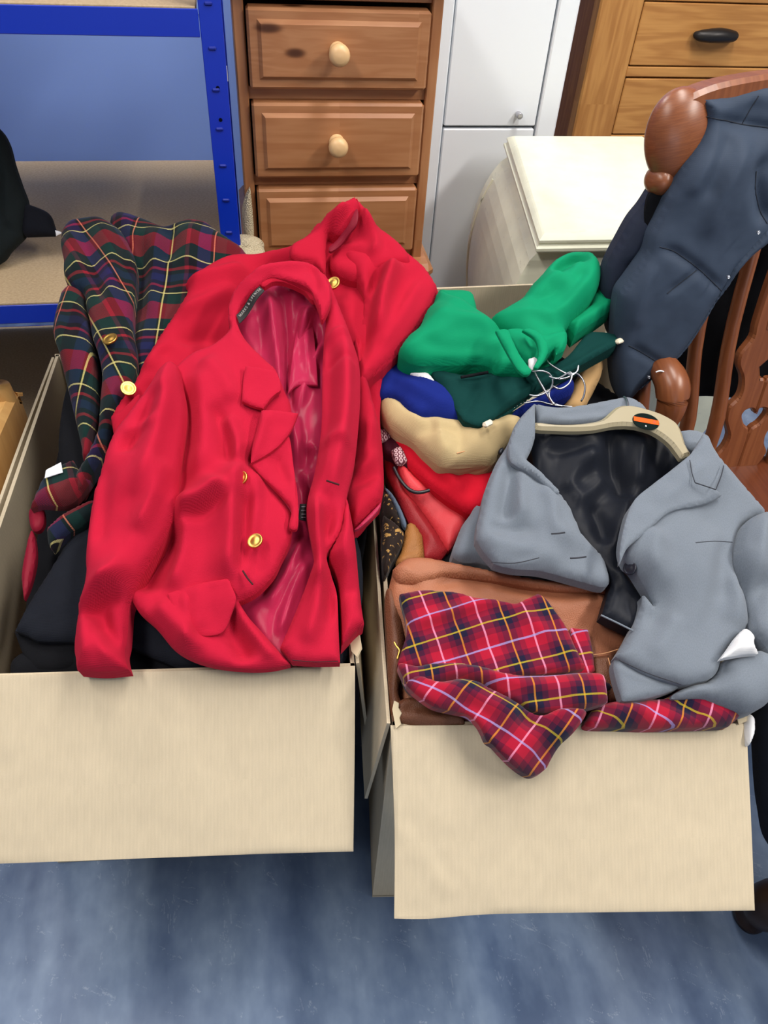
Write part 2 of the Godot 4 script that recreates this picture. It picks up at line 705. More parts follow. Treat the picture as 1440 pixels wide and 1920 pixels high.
func wood(light: Color, dark: Color, seed_: int, freq := 1.0, knots := []) -> ImageTexture:
	# grain runs along u
	var n := FastNoiseLite.new()
	n.seed = seed_
	n.frequency = 0.011
	n.fractal_octaves = 4
	var g := FastNoiseLite.new()
	g.seed = seed_ + 9
	g.frequency = 0.05
	return picture(512, 512, func(x: int, y: int) -> Color:
		var yy := float(y)
		var dark_spot := 0.0
		for k: Array in knots:
			var dx := (x - float(k[0])) / float(k[2])
			var dy := (y - float(k[1])) / float(k[3])
			var r := dx * dx + dy * dy
			yy += 26.0 * exp(-r * 0.3) * signf(y - float(k[1]) + 0.01)
			dark_spot = maxf(dark_spot, exp(-r * r * 0.8))
		var t := 0.5 + 0.5 * sin((yy * 0.11 * freq + n.get_noise_2d(x * 0.22, yy * 1.1) * 9.0))
		t = t * 0.55 + 0.3 * (0.5 + 0.5 * g.get_noise_2d(x * 0.12, yy * 3.0)) + 0.25 * (0.5 + n.get_noise_2d(x * 0.5, yy * 0.7))
		return light.lerp(dark, clampf(t, 0, 1)).lerp(Color(0.28, 0.15, 0.07), dark_spot * 0.95))

func bands(list: Array, at: float) -> Color:
	# list of [start, width, colour] laid over each other
	var c: Color = list[0][2]
	for b: Array in list:
		if at >= b[0] and at < b[0] + b[1]:
			c = b[2]
	return c

func tartan(warp: Array, weft: Array, lines_u: Array, lines_v: Array, rib: float) -> ImageTexture:
	var n := 512
	var g := FastNoiseLite.new()
	g.frequency = 0.09
	return picture(n, n, func(x: int, y: int) -> Color:
		var u := float(x) / n
		var v := float(y) / n
		var a := bands(warp, u)
		var b := bands(weft, v)
		var tw := 0.5 + 0.3 * sin((x + y) * TAU / 8.0) * rib
		var c := a.lerp(b, tw)
		for l: Array in lines_u:
			if absf(u - l[0]) < l[1]:
				c = c.lerp(l[2], l[3] + 0.18 * sin(y * TAU / 7.0))
		for l: Array in lines_v:
			if absf(v - l[0]) < l[1]:
				c = c.lerp(l[2], l[3] + 0.18 * sin(x * TAU / 7.0))
		return c * (1.0 + 0.14 * g.get_noise_2d(x * 2.0, y * 2.0)))

func make_materials() -> void:
	var wn := FastNoiseLite.new()
	wn.frequency = 0.14
	M.weave = picture(128, 128, func(x: int, y: int) -> Color:
		var v := 0.5 + 0.22 * sin(x * TAU / 16.0) * (1.0 if (y / 8) % 2 == 0 else -1.0) + 0.2 * sin(y * TAU / 16.0) + 0.3 * wn.get_noise_2d(x, y)
		return Color(v, v, v), 5.0)
	M.grainy = picture(256, 256, func(x: int, y: int) -> Color:
		var v := 0.5 + 0.5 * wn.get_noise_2d(x, y)
		return Color(v, v, v), 6.0)
	M.red = fabric(rgb(178, 24, 52), 0.92, 0.4)
	M.red_behind = fabric(rgb(176, 22, 48), 0.92, 0.4)
	M.lining_red = fabric(rgb(168, 36, 72), 0.3, 0.08, 60, 0.5)
	M.red_scarf = fabric(rgb(190, 18, 40), 0.9, 0.3)
	M.green = fabric(rgb(0, 132, 90), 0.75, 0.25, 120, 0.3)
	M.green_dark = fabric(rgb(6, 52, 50), 0.85, 0.3, 90, 0.1)
	M.blue = fabric(rgb(18, 34, 112), 0.85, 0.3, 90, 0.1)
	M.beige = fabric(rgb(180, 160, 120), 0.9, 0.4)
	M.tan_cloth = fabric(rgb(176, 142, 98), 0.9, 0.4)
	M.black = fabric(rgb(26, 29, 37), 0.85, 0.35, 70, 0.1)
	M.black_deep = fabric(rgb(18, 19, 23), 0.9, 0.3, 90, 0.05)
	M.lining_black = fabric(rgb(25, 28, 36), 0.45, 0.05, 60, 0.12)
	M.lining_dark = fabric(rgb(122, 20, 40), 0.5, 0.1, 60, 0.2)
	M.white = fabric(rgb(225, 226, 228), 0.8, 0.15)
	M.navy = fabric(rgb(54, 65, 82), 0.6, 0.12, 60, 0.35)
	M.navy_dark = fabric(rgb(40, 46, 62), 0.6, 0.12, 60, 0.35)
	M.coat_green = fabric(rgb(26, 32, 34), 0.95, 0.5)
	M.coat_black = fabric(rgb(20, 22, 30), 0.9, 0.5)
	var gn := FastNoiseLite.new()
	gn.frequency = 0.2
	gn.fractal_octaves = 3
	var melange := picture(512, 512, func(x: int, y: int) -> Color:
		var v := 1.0 + 0.07 * gn.get_noise_2d(x, y * 0.35) + 0.05 * gn.get_noise_2d(x * 3.0, y * 3.0)
		return Color(0.425 * v, 0.457 * v, 0.498 * v))
	M.grey = fabric(rgb(255, 255, 255), 0.95, 0.3, 9, 0.25)
	M.grey.albedo_texture = melange
	M.grey.normal_enabled = false
	# leather
	M.leather = plain(rgb(160, 102, 74), 0.5, 0.4)
	M.leather.normal_enabled = true
	M.leather.normal_texture = M.grainy
	M.leather.normal_scale = 0.35
	M.leather.uv1_scale = Vector3(14, 14, 1)
	M.leather_dark = M.leather.duplicate()
	M.leather_dark.albedo_color = rgb(104, 64, 44)
	M.leather_tan = M.leather.duplicate()
	M.leather_tan.albedo_color = rgb(166, 112, 60)
	M.leather_red = M.leather.duplicate()
	M.leather_red.albedo_color = rgb(204, 58, 66)
	M.leather_red.normal_scale = 0.15
	M.leather_red_side = M.leather_red.duplicate()
	M.leather_red_side.albedo_color = rgb(150, 30, 38)
	# tartans
	var nv := rgb(24, 28, 66)
	var gr := rgb(14, 40, 38)
	var bk := rgb(18, 17, 24)
	var rd := rgb(164, 24, 36)
	var pu := rgb(42, 28, 82)
	M.tartan = fabric(Color.WHITE, 0.92, 0.5, 8.0, 0.15)
	M.tartan.albedo_texture = tartan(
		[[0, 1, bk], [0.08, 0.14, nv], [0.3, 0.16, gr], [0.46, 0.05, rgb(84, 30, 44)], [0.6, 0.14, pu], [0.8, 0.12, gr]],
		[[0, 1, bk], [0.0, 0.11, rd], [0.89, 0.11, rd], [0.11, 0.14, gr], [0.75, 0.14, gr], [0.36, 0.035, rd], [0.60, 0.035, rd], [0.45, 0.1, nv]],
		[[0.25, 0.008, rgb(196, 184, 110), 0.75], [0.78, 0.008, rgb(205, 120, 90), 0.7]],
		[[0.27, 0.009, rgb(190, 182, 116), 0.75], [0.73, 0.009, rgb(190, 182, 116), 0.75]], 0.6)
	M.tartan.normal_enabled = false
	var cr := rgb(156, 20, 46)
	var mn := rgb(26, 22, 48)
	M.plaid = fabric(Color.WHITE, 0.98, 0.5, 18.5, 0.3)
	var dm := rgb(92, 18, 44)
	var sett := [[0, 1, cr], [0.0, 0.15, mn], [0.85, 0.15, mn], [0.15, 0.12, dm], [0.73, 0.12, dm]]
	M.plaid.albedo_texture = tartan(sett, sett,
		[[0.0, 0.018, rgb(214, 140, 44), 0.7], [1.0, 0.018, rgb(214, 140, 44), 0.72], [0.5, 0.02, rgb(222, 150, 180), 0.72]],
		[[0.0, 0.018, rgb(186, 170, 44), 0.7], [1.0, 0.018, rgb(186, 170, 44), 0.72], [0.5, 0.02, rgb(150, 150, 206), 0.72]], 1.3)
	M.plaid.normal_enabled = false
	M.leopard = fabric(Color.WHITE, 0.7, 0.2, 9.0, 0.2)
	var cell := FastNoiseLite.new()
	cell.noise_type = FastNoiseLite.TYPE_CELLULAR
	cell.cellular_return_type = FastNoiseLite.RETURN_DISTANCE2_SUB
	cell.frequency = 0.03
	M.leopard.albedo_texture = picture(256, 256, func(x: int, y: int) -> Color:
		var v := cell.get_noise_2d(x, y * 1.6) + 0.35 * gn.get_noise_2d(x * 0.3, y * 0.3)
		return rgb(34, 24, 20) if v < -0.55 else (rgb(168, 132, 74) if v < -0.2 else rgb(104, 74, 46)))
	M.leopard.normal_enabled = false
	M.lace = fabric(Color.WHITE, 0.85, 0.2, 40.0, 0.2)
	M.lace.albedo_texture = picture(128, 128, func(x: int, y: int) -> Color:
		var r := Vector2(fmod(x, 32.0) - 16.0, fmod(y + (16.0 if (x / 32) % 2 == 0 else 0.0), 32.0) - 16.0).length()
		return rgb(196, 168, 172) if absf(r - 10.0) < 4.0 else rgb(96, 52, 62))
	M.lace.normal_enabled = false
	M.burgundy = fabric(rgb(70, 26, 40), 0.9, 0.4)
	M.grey_band = fabric(rgb(84, 98, 116), 0.8, 0.3)
	# cardboard
	var cn := FastNoiseLite.new()
	cn.frequency = 0.02
	cn.fractal_octaves = 4
	M.card = plain(rgb(202, 188, 163), 0.9, 0.2)
	M.card.albedo_texture = picture(512, 512, func(x: int, y: int) -> Color:
		var v := 0.97 + 0.022 * cn.get_noise_2d(x * 2.0, y * 0.3) + 0.008 * sin(x * TAU / 16.0) + 0.02 * cn.get_noise_2d(x * 9.0, y * 7.0)
		return Color(v, v, v * 0.995))
	M.card.uv1_scale = Vector3(8, 8, 1)
	M.card.normal_enabled = true
	M.card.normal_texture = picture(64, 64, func(x: int, y: int) -> Color:
		var v := 0.5 + 0.3 * sin(x * TAU / 64.0)
		return Color(v, v, v), 1.6)
	M.card.normal_scale = 0.0
	var card_n: Texture2D = M.card.normal_texture
	M.card.normal_enabled = false
	M.card_flute = M.card.duplicate()
	M.card_flute.normal_enabled = true
	M.card_flute.normal_texture = card_n
	M.card_flute.normal_scale = 0.25
	M.card_flute.uv1_scale = Vector3(150, 150, 1)
	M.card_flute.albedo_texture = null
	M.card_torn = plain(rgb(205, 190, 160), 0.95, 0.2)
	# woods
	M.pine = plain(Color.WHITE, 0.42, 0.45)
	M.pine.albedo_texture = wood(rgb(176, 124, 84), rgb(158, 104, 66), 4)
	M.pine.uv1_scale = Vector3(1.6, 2.6, 1)
	M.pine_knotty = M.pine.duplicate()
	M.pine_knotty.albedo_texture = wood(rgb(178, 126, 86), rgb(160, 106, 68), 7, 1.0, [[190, 330, 26, 15], [245, 250, 20, 15]])
	M.pine_knotty.uv1_scale = Vector3(2.6, 4.6, 1)
	M.pine_knotty.uv1_offset = Vector3(0.67, 0.5, 0)
	M.pine_knob = plain(rgb(222, 182, 132), 0.4)
	M.pine_pale = M.pine.duplicate()
	M.pine_pale.albedo_texture = wood(rgb(220, 176, 112), rgb(204, 156, 94), 31)
	M.oak = plain(Color.WHITE, 0.5, 0.4)
	M.oak.albedo_texture = wood(rgb(198, 146, 84), rgb(164, 112, 60), 12, 0.8)
	M.oak.uv1_scale = Vector3(1.4, 2.6, 1)
	M.oak_side = M.oak.duplicate()
	M.oak_side.albedo_color = rgb(214, 200, 184)
	M.chair = plain(Color.WHITE, 0.36, 0.5)
	M.chair.albedo_texture = wood(rgb(138, 82, 48), rgb(116, 64, 36), 22, 0.7)
	M.chair.uv1_scale = Vector3(2.4, 5.0, 1)
	M.chair.clearcoat_enabled = true
	M.chair.clearcoat = 0.2
	M.chair.clearcoat_roughness = 0.3
	M.seat = M.chair.duplicate()
	M.seat.albedo_color = rgb(190, 170, 165)
	M.cream = plain(rgb(232, 234, 214), 0.35, 0.5)
	M.cream.albedo_texture = picture(256, 256, func(x: int, y: int) -> Color:
		var v := 0.98 + 0.04 * cn.get_noise_2d(x, y)
		if cn.get_noise_2d(x * 1.6 + 900.0, y * 12.0) > 0.56:
			v -= 0.06
		return Color(v, v, v * 0.99))
	M.cream.uv1_scale = Vector3(2.4, 2.4, 1)
	M.white_paint = plain(rgb(230, 236, 243), 0.4, 0.4)
	M.shelf_blue = plain(rgb(2, 46, 178), 0.4, 0.5)
	M.shelf_blue_dark = plain(rgb(8, 34, 140), 0.4, 0.5)
	M.hole = plain(rgb(12, 14, 26), 0.9, 0.1)
	var chip := FastNoiseLite.new()
	chip.frequency = 0.12
	M.chipboard = plain(Color.WHITE, 0.85, 0.2)
	M.chipboard.albedo_texture = picture(512, 512, func(x: int, y: int) -> Color:
		var v := 0.5 + 0.5 * chip.get_noise_2d(x, y * 1.4) + 0.3 * chip.get_noise_2d(x * 3.0, y * 3.0)
		return rgb(176, 152, 122).lerp(rgb(206, 184, 150), clampf(v, 0, 1)))
	M.chipboard.uv1_scale = Vector3(2.2, 2.2, 1)
	M.gold = plain(rgb(214, 176, 92), 0.36, 0.5, 1.0)
	M.wire = plain(rgb(180, 182, 188), 0.3, 0.5, 1.0)
	M.iron = plain(rgb(46, 44, 44), 0.4, 0.5, 0.6)
	M.hanger = plain(rgb(156, 146, 120), 0.35, 0.5)
	M.clip = plain(rgb(222, 212, 190), 0.35, 0.5)
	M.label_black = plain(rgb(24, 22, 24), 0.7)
	M.label_white = plain(rgb(226, 228, 236), 0.8)
	M.label_grey = plain(rgb(170, 172, 178), 0.8)
	M.label_print = plain(rgb(176, 174, 170), 0.8)
	M.thread_dark = plain(rgb(58, 8, 18), 0.9)
	M.thread_grey = plain(rgb(44, 46, 54), 0.9)
	M.thread_navy = plain(rgb(26, 32, 44), 0.9)
	M.thread_tan = plain(rgb(206, 150, 106), 0.8)
	M.button_dark = plain(rgb(28, 30, 40), 0.35)
	M.orange = plain(rgb(232, 92, 40), 0.9, 0.1)
	M.orange_dark = plain(rgb(196, 66, 26), 0.5)
	M.sticker = plain(rgb(18, 28, 27), 0.9, 0.1)
	M.cable = plain(rgb(22, 24, 30), 0.35)
	M.stone = plain(rgb(196, 182, 152), 0.6)
	M.stone.normal_enabled = true
	M.stone.normal_texture = M.grainy
	M.stone.normal_scale = 1.2
	M.stone.uv1_scale = Vector3(10, 10, 1)
	M.leg_dark = plain(rgb(52, 34, 24), 0.3)
	M.zip = plain(rgb(210, 214, 222), 0.3, 0.5, 0.9)
	M.knob_metal = plain(rgb(190, 190, 196), 0.3, 0.5, 0.8)
	# room
	var fl := FastNoiseLite.new()
	fl.frequency = 0.006
	fl.fractal_octaves = 5
	var sc := FastNoiseLite.new()
	sc.frequency = 0.02
	M.floor = plain(Color.WHITE, 0.34, 0.45)
	M.floor.albedo_texture = picture(1536, 1536, func(x: int, y: int) -> Color:
		var v := 0.5 + 0.7 * fl.get_noise_2d(x * 1.6, y * 0.4) + 0.2 * fl.get_noise_2d(x * 5.0, y * 4.0)
		var c := rgb(74, 94, 128).lerp(rgb(130, 150, 178), clampf(v, 0, 1))
		# scuffs and scratches
		var s := absf(sc.get_noise_2d(x * 0.9 + 300.0, y * 0.12))
		var t := absf(sc.get_noise_2d(x * 0.25 + y * 0.22, y * 1.3 + 700.0 - x * 0.8))
		if s < 0.006 and fl.get_noise_2d(x * 3.0 + 50.0, y * 3.0) > 0.12:
			c = c.lightened(0.16)
		if t < 0.012 and fl.get_noise_2d(x * 3.0, y * 3.0 + 90.0) > 0.2:
			c = c.lightened(0.2)
		if sc.get_noise_2d(x * 5.0, y * 5.0) > 0.86:
			c = c.darkened(0.4)
		return c)
	M.floor.uv1_scale = Vector3(0.6, 0.6, 1)
	M.floor.uv1_offset = Vector3(0.3, 0.8, 0)
	M.wall = plain(rgb(140, 168, 232), 0.85, 0.2)
	M.wall_white = plain(rgb(166, 167, 170), 0.9, 0.2)
	M.ceiling = plain(rgb(196, 196, 196), 0.95, 0.1)
	M.tube = plain(rgb(255, 255, 255), 0.6)
	M.tube.emission_enabled = true
	M.tube.emission = Color(1, 0.98, 0.95)
	M.tube.emission_energy_multiplier = 3.0
	M.window_fill = plain(rgb(255, 255, 255), 0.6)
	M.window_fill.emission_enabled = true
	M.window_fill.emission = Color(0.9, 0.95, 1.0)
	M.window_fill.emission_energy_multiplier = 1.5
	M.fitting = plain(rgb(230, 230, 232), 0.6)

# ---------------------------------------------------------------- furniture and boxes
func put(t: Node3D, called: String, mesh: Mesh, mat: Material, world: Vector3, parent: Node3D = null, turn := Basis()) -> MeshInstance3D:
	# a part given by its place in the world
	var p: Node3D = parent if parent else t
	var o := obj(called, mesh, mat, p)
	o.global_transform = Transform3D(turn, world)
	return o

func flat_mesh(poly: Array, d: float, bev := 0.0015, smooth := 5) -> ArrayMesh:
	var pts := []
	for i in range(0, poly.size(), 2):
		pts.append(Vector2(poly[i], poly[i + 1]))
	return board(curve2(pts, smooth), d, bev)

func ceiling_light(at: Vector3, energy: float, which: String) -> void:
	var t := thing("ceiling_light", "white ceiling light fitting with a glowing diffuser, " + which, "ceiling light", at, 0, "ceiling light fittings")
	obj("housing", box(Vector3(0.34, 0.06, 1.5), 0.01), M.fitting, t, Transform3D(Basis(), Vector3(0, -0.03, 0)))
	obj("light_diffuser", box(Vector3(0.28, 0.02, 1.44), 0.008), M.tube, t, Transform3D(Basis(), Vector3(0, -0.07, 0)))
	var a := AreaLight3D.new()
	a.name = "lamp_light"
	a.area_size = Vector2(0.28, 1.44)
	a.area_normalize_energy = true
	a.light_color = Color(1.0, 0.975, 0.94)
	a.light_energy = energy
	a.shadow_enabled = true
	a.set("area_range", 14.0)
	t.add_child(a, true)
	a.position = Vector3(0, -0.085, 0)
	a.rotation_degrees = Vector3(-90, 0, 0)

func added_window_light(at: Vector3, energy: float) -> void:
	# daylight is added here: an unseen window that brightens the back wall
	var w := Vector3(3.2, 1.5, 0.05)
	var st := start()
	for s in [-1.0, 1.0]:
		bx(st, Vector3(s * w.x * 0.5, 0, -0.02), Vector3(0.07, w.y + 0.07, 0.06), 0.006)
		bx(st, Vector3(0, s * w.y * 0.5, -0.02), Vector3(w.x + 0.07, 0.07, 0.06), 0.006)
	bx(st, Vector3(0, 0, -0.02), Vector3(0.05, w.y, 0.05), 0.005)
	st.generate_tangents()
	var f := struct("window_1", st.commit(), M.fitting, "white framed window added behind the viewer to light the back wall", "window", Transform3D(Basis(), at))
	obj("added_pane", box(Vector3(w.x - 0.06, w.y - 0.06, 0.012), 0.002), M.window_fill, f)
	var a := AreaLight3D.new()
	a.name = "window_fill"
	a.area_size = Vector2(w.x - 0.1, w.y - 0.1)
	a.area_normalize_energy = true
	a.light_color = Color(0.90, 0.95, 1.0)
	a.light_energy = energy
	a.shadow_enabled = true
	a.set("area_range", 14.0)
	f.add_child(a, true)
	a.position = Vector3(0, 0, -0.06)

func shelving() -> void:
	var t := thing("shelving_unit", "blue steel shelving unit with bare chipboard shelves standing behind the left carton", "shelving unit", Vector3(-0.6, 0, -1.7))
	for px in [-0.024, -1.19]:
		for pz in [-1.353, -2.045]:
			var st := start()
			var s: float = 1.0 if pz > -1.7 else -1.0
			var e: float = 1.0 if px > -0.6 else -1.0
			bx(st, Vector3(0, 0.92, 0), Vector3(0.034, 1.84, 0.003), 0.001)
			bx(st, Vector3(e * 0.0155, 0.92, -s * 0.017), Vector3(0.003, 1.84, 0.034), 0.001)
			st.generate_tangents()
			var post := put(t, "post", st.commit(), M.shelf_blue, Vector3(px, 0, pz))
			if s > 0 and e > 0:
				for k in 30:
					var y := 0.1 + k * 0.058
					put(t, "slot_tab", box(Vector3(0.0125, 0.0055, 0.004), 0.0018), M.shelf_blue_dark, Vector3(px - 0.002, y, pz + 0.0022), post)
				for y in [0.915, 0.868]:
					put(t, "bolt_hole", lathe([Vector2(0.0, 0.0006), Vector2(0.0028, 0.0006), Vector2(0.003, 0.0)], 12), M.hole, Vector3(px + 0.001, y, pz + 0.0016), post, Basis(Vector3.RIGHT, PI / 2))
				put(t, "scuff", box(Vector3(0.0018, 0.022, 0.001), 0.0004), M.label_grey, Vector3(px + 0.0172, 0.935, pz), post)
	put(t, "bay_shade_panel", box(Vector3(1.14, 0.4, 0.006), 0.001), M.label_black, Vector3(-0.61, 0.32, -2.03))  # black sheet added to stand for the deep shade under the lower shelf
	for y in [0.10, 0.55, 1.02, 1.5]:
		for z in [-1.352, -2.046]:
			var s: float = 1.0 if z > -1.7 else -1.0
			var st := start()
			bx(st, Vector3(0, -0.0175, 0), Vector3(1.14, 0.037, 0.003), 0.001)
			bx(st, Vector3(0, -0.011, -s * 0.012), Vector3(1.14, 0.002, 0.022), 0.0006)
			st.generate_tangents()
			put(t, "beam", st.commit(), M.shelf_blue, Vector3(-0.612, y, z))
		for x in [-1.19, -0.03]:
			put(t, "side_beam", box(Vector3(0.003, 0.037, 0.64), 0.001), M.shelf_blue, Vector3(x, y - 0.0175, -1.7))
		put(t, "shelf_board", box(Vector3(1.13, 0.012, 0.685), 0.001), M.chipboard, Vector3(-0.61, y - 0.003, -1.699))

func pine_chest() -> void:
	var t := thing("chest_of_drawers", "narrow varnished pine chest of drawers with turned wooden knobs beside the blue shelving", "chest", Vector3(0.177, 0, -1.58))
	var z := -1.42
	var st := start()
	bx(st, Vector3(0.017, 0.805, z - 0.18), Vector3(0.018, 0.53, 0.36), 0.002, 1)
	bx(st, Vector3(0.337, 0.805, z - 0.18), Vector3(0.018, 0.53, 0.36), 0.002, 1)
	bx(st, Vector3(0.177, 0.8, z - 0.35), Vector3(0.32, 0.5, 0.01), 0.001)
	for y in [1.033, 0.886, 0.742, 0.597]:
		bx(st, Vector3(0.177, y, z - 0.18), Vector3(0.306, 0.026 if y > 1.0 else 0.02, 0.34), 0.001)
	st.generate_tangents()
	put(t, "carcass", st.commit(), M.pine, Vector3.ZERO)
	put(t, "chest_top", box(Vector3(0.38, 0.022, 0.41), 0.007), M.pine, Vector3(0.177, 1.062, z - 0.175))
	# the wider lower section that the drawers stand on
	var lo := start()
	bx(lo, Vector3(0.181, 0.575, z - 0.17), Vector3(0.37, 0.03, 0.42), 0.011)
	bx(lo, Vector3(0.181, 0.553, z - 0.17), Vector3(0.356, 0.02, 0.406), 0.006)
	lo.generate_tangents()
	put(t, "base_moulding", lo.commit(), M.pine, Vector3.ZERO)
	put(t, "lower_section", box(Vector3(0.345, 0.545, 0.39), 0.004, 1), M.pine, Vector3(0.181, 0.2725, z - 0.17))
	var d := [[1.013, 0.897], [0.876, 0.752], [0.732, 0.609]]
	for k in 3:
		var h: float = d[k][0] - d[k][1]
		var y: float = (d[k][0] + d[k][1]) * 0.5
		var dr := put(t, "drawer", box(Vector3(0.296, h, 0.03), 0.004), M.pine_knotty if k == 0 else M.pine, Vector3(0.177, y, z - 0.003))
		var fr := start()
		# bevelled raised field standing on the drawer front
		put(t, "raised_panel", raised(0.264, h - 0.03, 0.006, 0.006), M.pine_knotty if k == 0 else M.pine, Vector3(0.177, y, z + 0.012), dr)
		var prof := [Vector2(0.0, 0.038), Vector2(0.009, 0.0375), Vector2(0.0145, 0.034), Vector2(0.017, 0.028), Vector2(0.0165, 0.022), Vector2(0.0125, 0.016), Vector2(0.0088, 0.011), Vector2(0.0095, 0.006), Vector2(0.013, 0.003), Vector2(0.0135, 0.0)]
		put(t, "knob", lathe(prof), M.pine_knob, Vector3(0.172, y + 0.002, z + 0.018), dr, Basis(Vector3.RIGHT, PI / 2))

func white_cupboard() -> void:
	var t := thing("cupboard", "tall narrow white painted cupboard with two plain doors behind the pine chest", "cupboard", Vector3(0.58, 0, -1.99))
	var z := -1.82
	var st := start()
	bx(st, Vector3(0.446, 0.9, z - 0.17), Vector3(0.036, 1.8, 0.36), 0.003)
	bx(st, Vector3(0.712, 0.9, z - 0.17), Vector3(0.046, 1.8, 0.36), 0.003)
	bx(st, Vector3(0.58, 0.9, z - 0.34), Vector3(0.3, 1.78, 0.01), 0.001)
	bx(st, Vector3(0.58, 1.79, z - 0.17), Vector3(0.3, 0.02, 0.34), 0.002)
	bx(st, Vector3(0.58, 0.03, z - 0.18), Vector3(0.3, 0.06, 0.32), 0.002)
	bx(st, Vector3(0.577, 0.703, z - 0.19), Vector3(0.24, 0.018, 0.3), 0.001)
	st.generate_tangents()
	put(t, "carcass", st.commit(), M.white_paint, Vector3.ZERO)
	var up := put(t, "door", box(Vector3(0.217, 1.06, 0.018), 0.0025), M.white_paint, Vector3(0.5765, 1.2375, z - 0.004))
	put(t, "door", box(Vector3(0.217, 0.62, 0.018), 0.0025), M.white_paint, Vector3(0.5765, 0.3915, z - 0.004))
	var prof := [Vector2(0.0, 0.021), Vector2(0.005, 0.0208), Vector2(0.0068, 0.0195), Vector2(0.0068, 0.004), Vector2(0.0055, 0.0)]
	put(t, "knob", lathe(prof, 18), M.knob_metal, Vector3(0.6385, 0.735, z + 0.005), up, Basis(Vector3.RIGHT, PI / 2))

func oak_chest() -> void:
	var t := thing("chest_of_drawers", "large honey oak chest of drawers with a dark iron cup handle, behind the cream cabinet", "chest", Vector3(1.3, 0, -2.15))
	var z := -1.95
	var st := start()
	bx(st, Vector3(0.893, 0.6, z - 0.02), Vector3(0.106, 1.2, 0.04), 0.004, 1)
	bx(st, Vector3(1.74, 0.6, z - 0.02), Vector3(0.106, 1.2, 0.04), 0.004, 1)
	for y in [0.945, 0.787, 0.63, 0.4, 0.12]:
		bx(st, Vector3(1.316, y, z - 0.02), Vector3(0.742, 0.022, 0.036), 0.002)
	st.generate_tangents()
	put(t, "front_frame", st.commit(), M.oak, Vector3.ZERO)
	var sd := start()
	bx(sd, Vector3(0.858, 0.6, z - 0.23), Vector3(0.022, 1.18, 0.38), 0.003, 1)
	bx(sd, Vector3(1.776, 0.6, z - 0.23), Vector3(0.022, 1.18, 0.38), 0.003, 1)
	bx(sd, Vector3(1.316, 0.6, z - 0.41), Vector3(0.9, 1.18, 0.012), 0.002, 1)
	sd.generate_tangents()
	put(t, "side_panel", sd.commit(), M.oak_side, Vector3.ZERO)
	put(t, "chest_top", box(Vector3(1.0, 0.03, 0.5), 0.006), M.oak, Vector3(1.316, 1.21, z - 0.2))
	for d: Array in [[1.185, 0.957], [0.933, 0.799], [0.774, 0.642], [0.618, 0.412], [0.388, 0.132]]:
		var h: float = d[0] - d[1]
		var y: float = (d[0] + d[1]) * 0.5
		var dr := put(t, "drawer", box(Vector3(0.736, h - 0.004, 0.024), 0.002), M.oak, Vector3(1.316, y, z - 0.014))
		for hx in [1.142, 1.49]:
			var hm := start()
			hm.append_from(tube([Vector3(-0.05, 0, 0.004), Vector3(-0.043, 0.0, 0.016), Vector3(-0.02, 0.002, 0.024), Vector3(0, 0.003, 0.026), Vector3(0.02, 0.002, 0.024), Vector3(0.043, 0, 0.016), Vector3(0.05, 0, 0.004)], [0.006, 0.013, 0.0165, 0.0175, 0.0165, 0.013, 0.006], 14, 5, 0.9), 0, Transform3D())
			put(t, "cup_handle", hm.commit(), M.iron, Vector3(hx, y + 0.004, z - 0.002), dr)

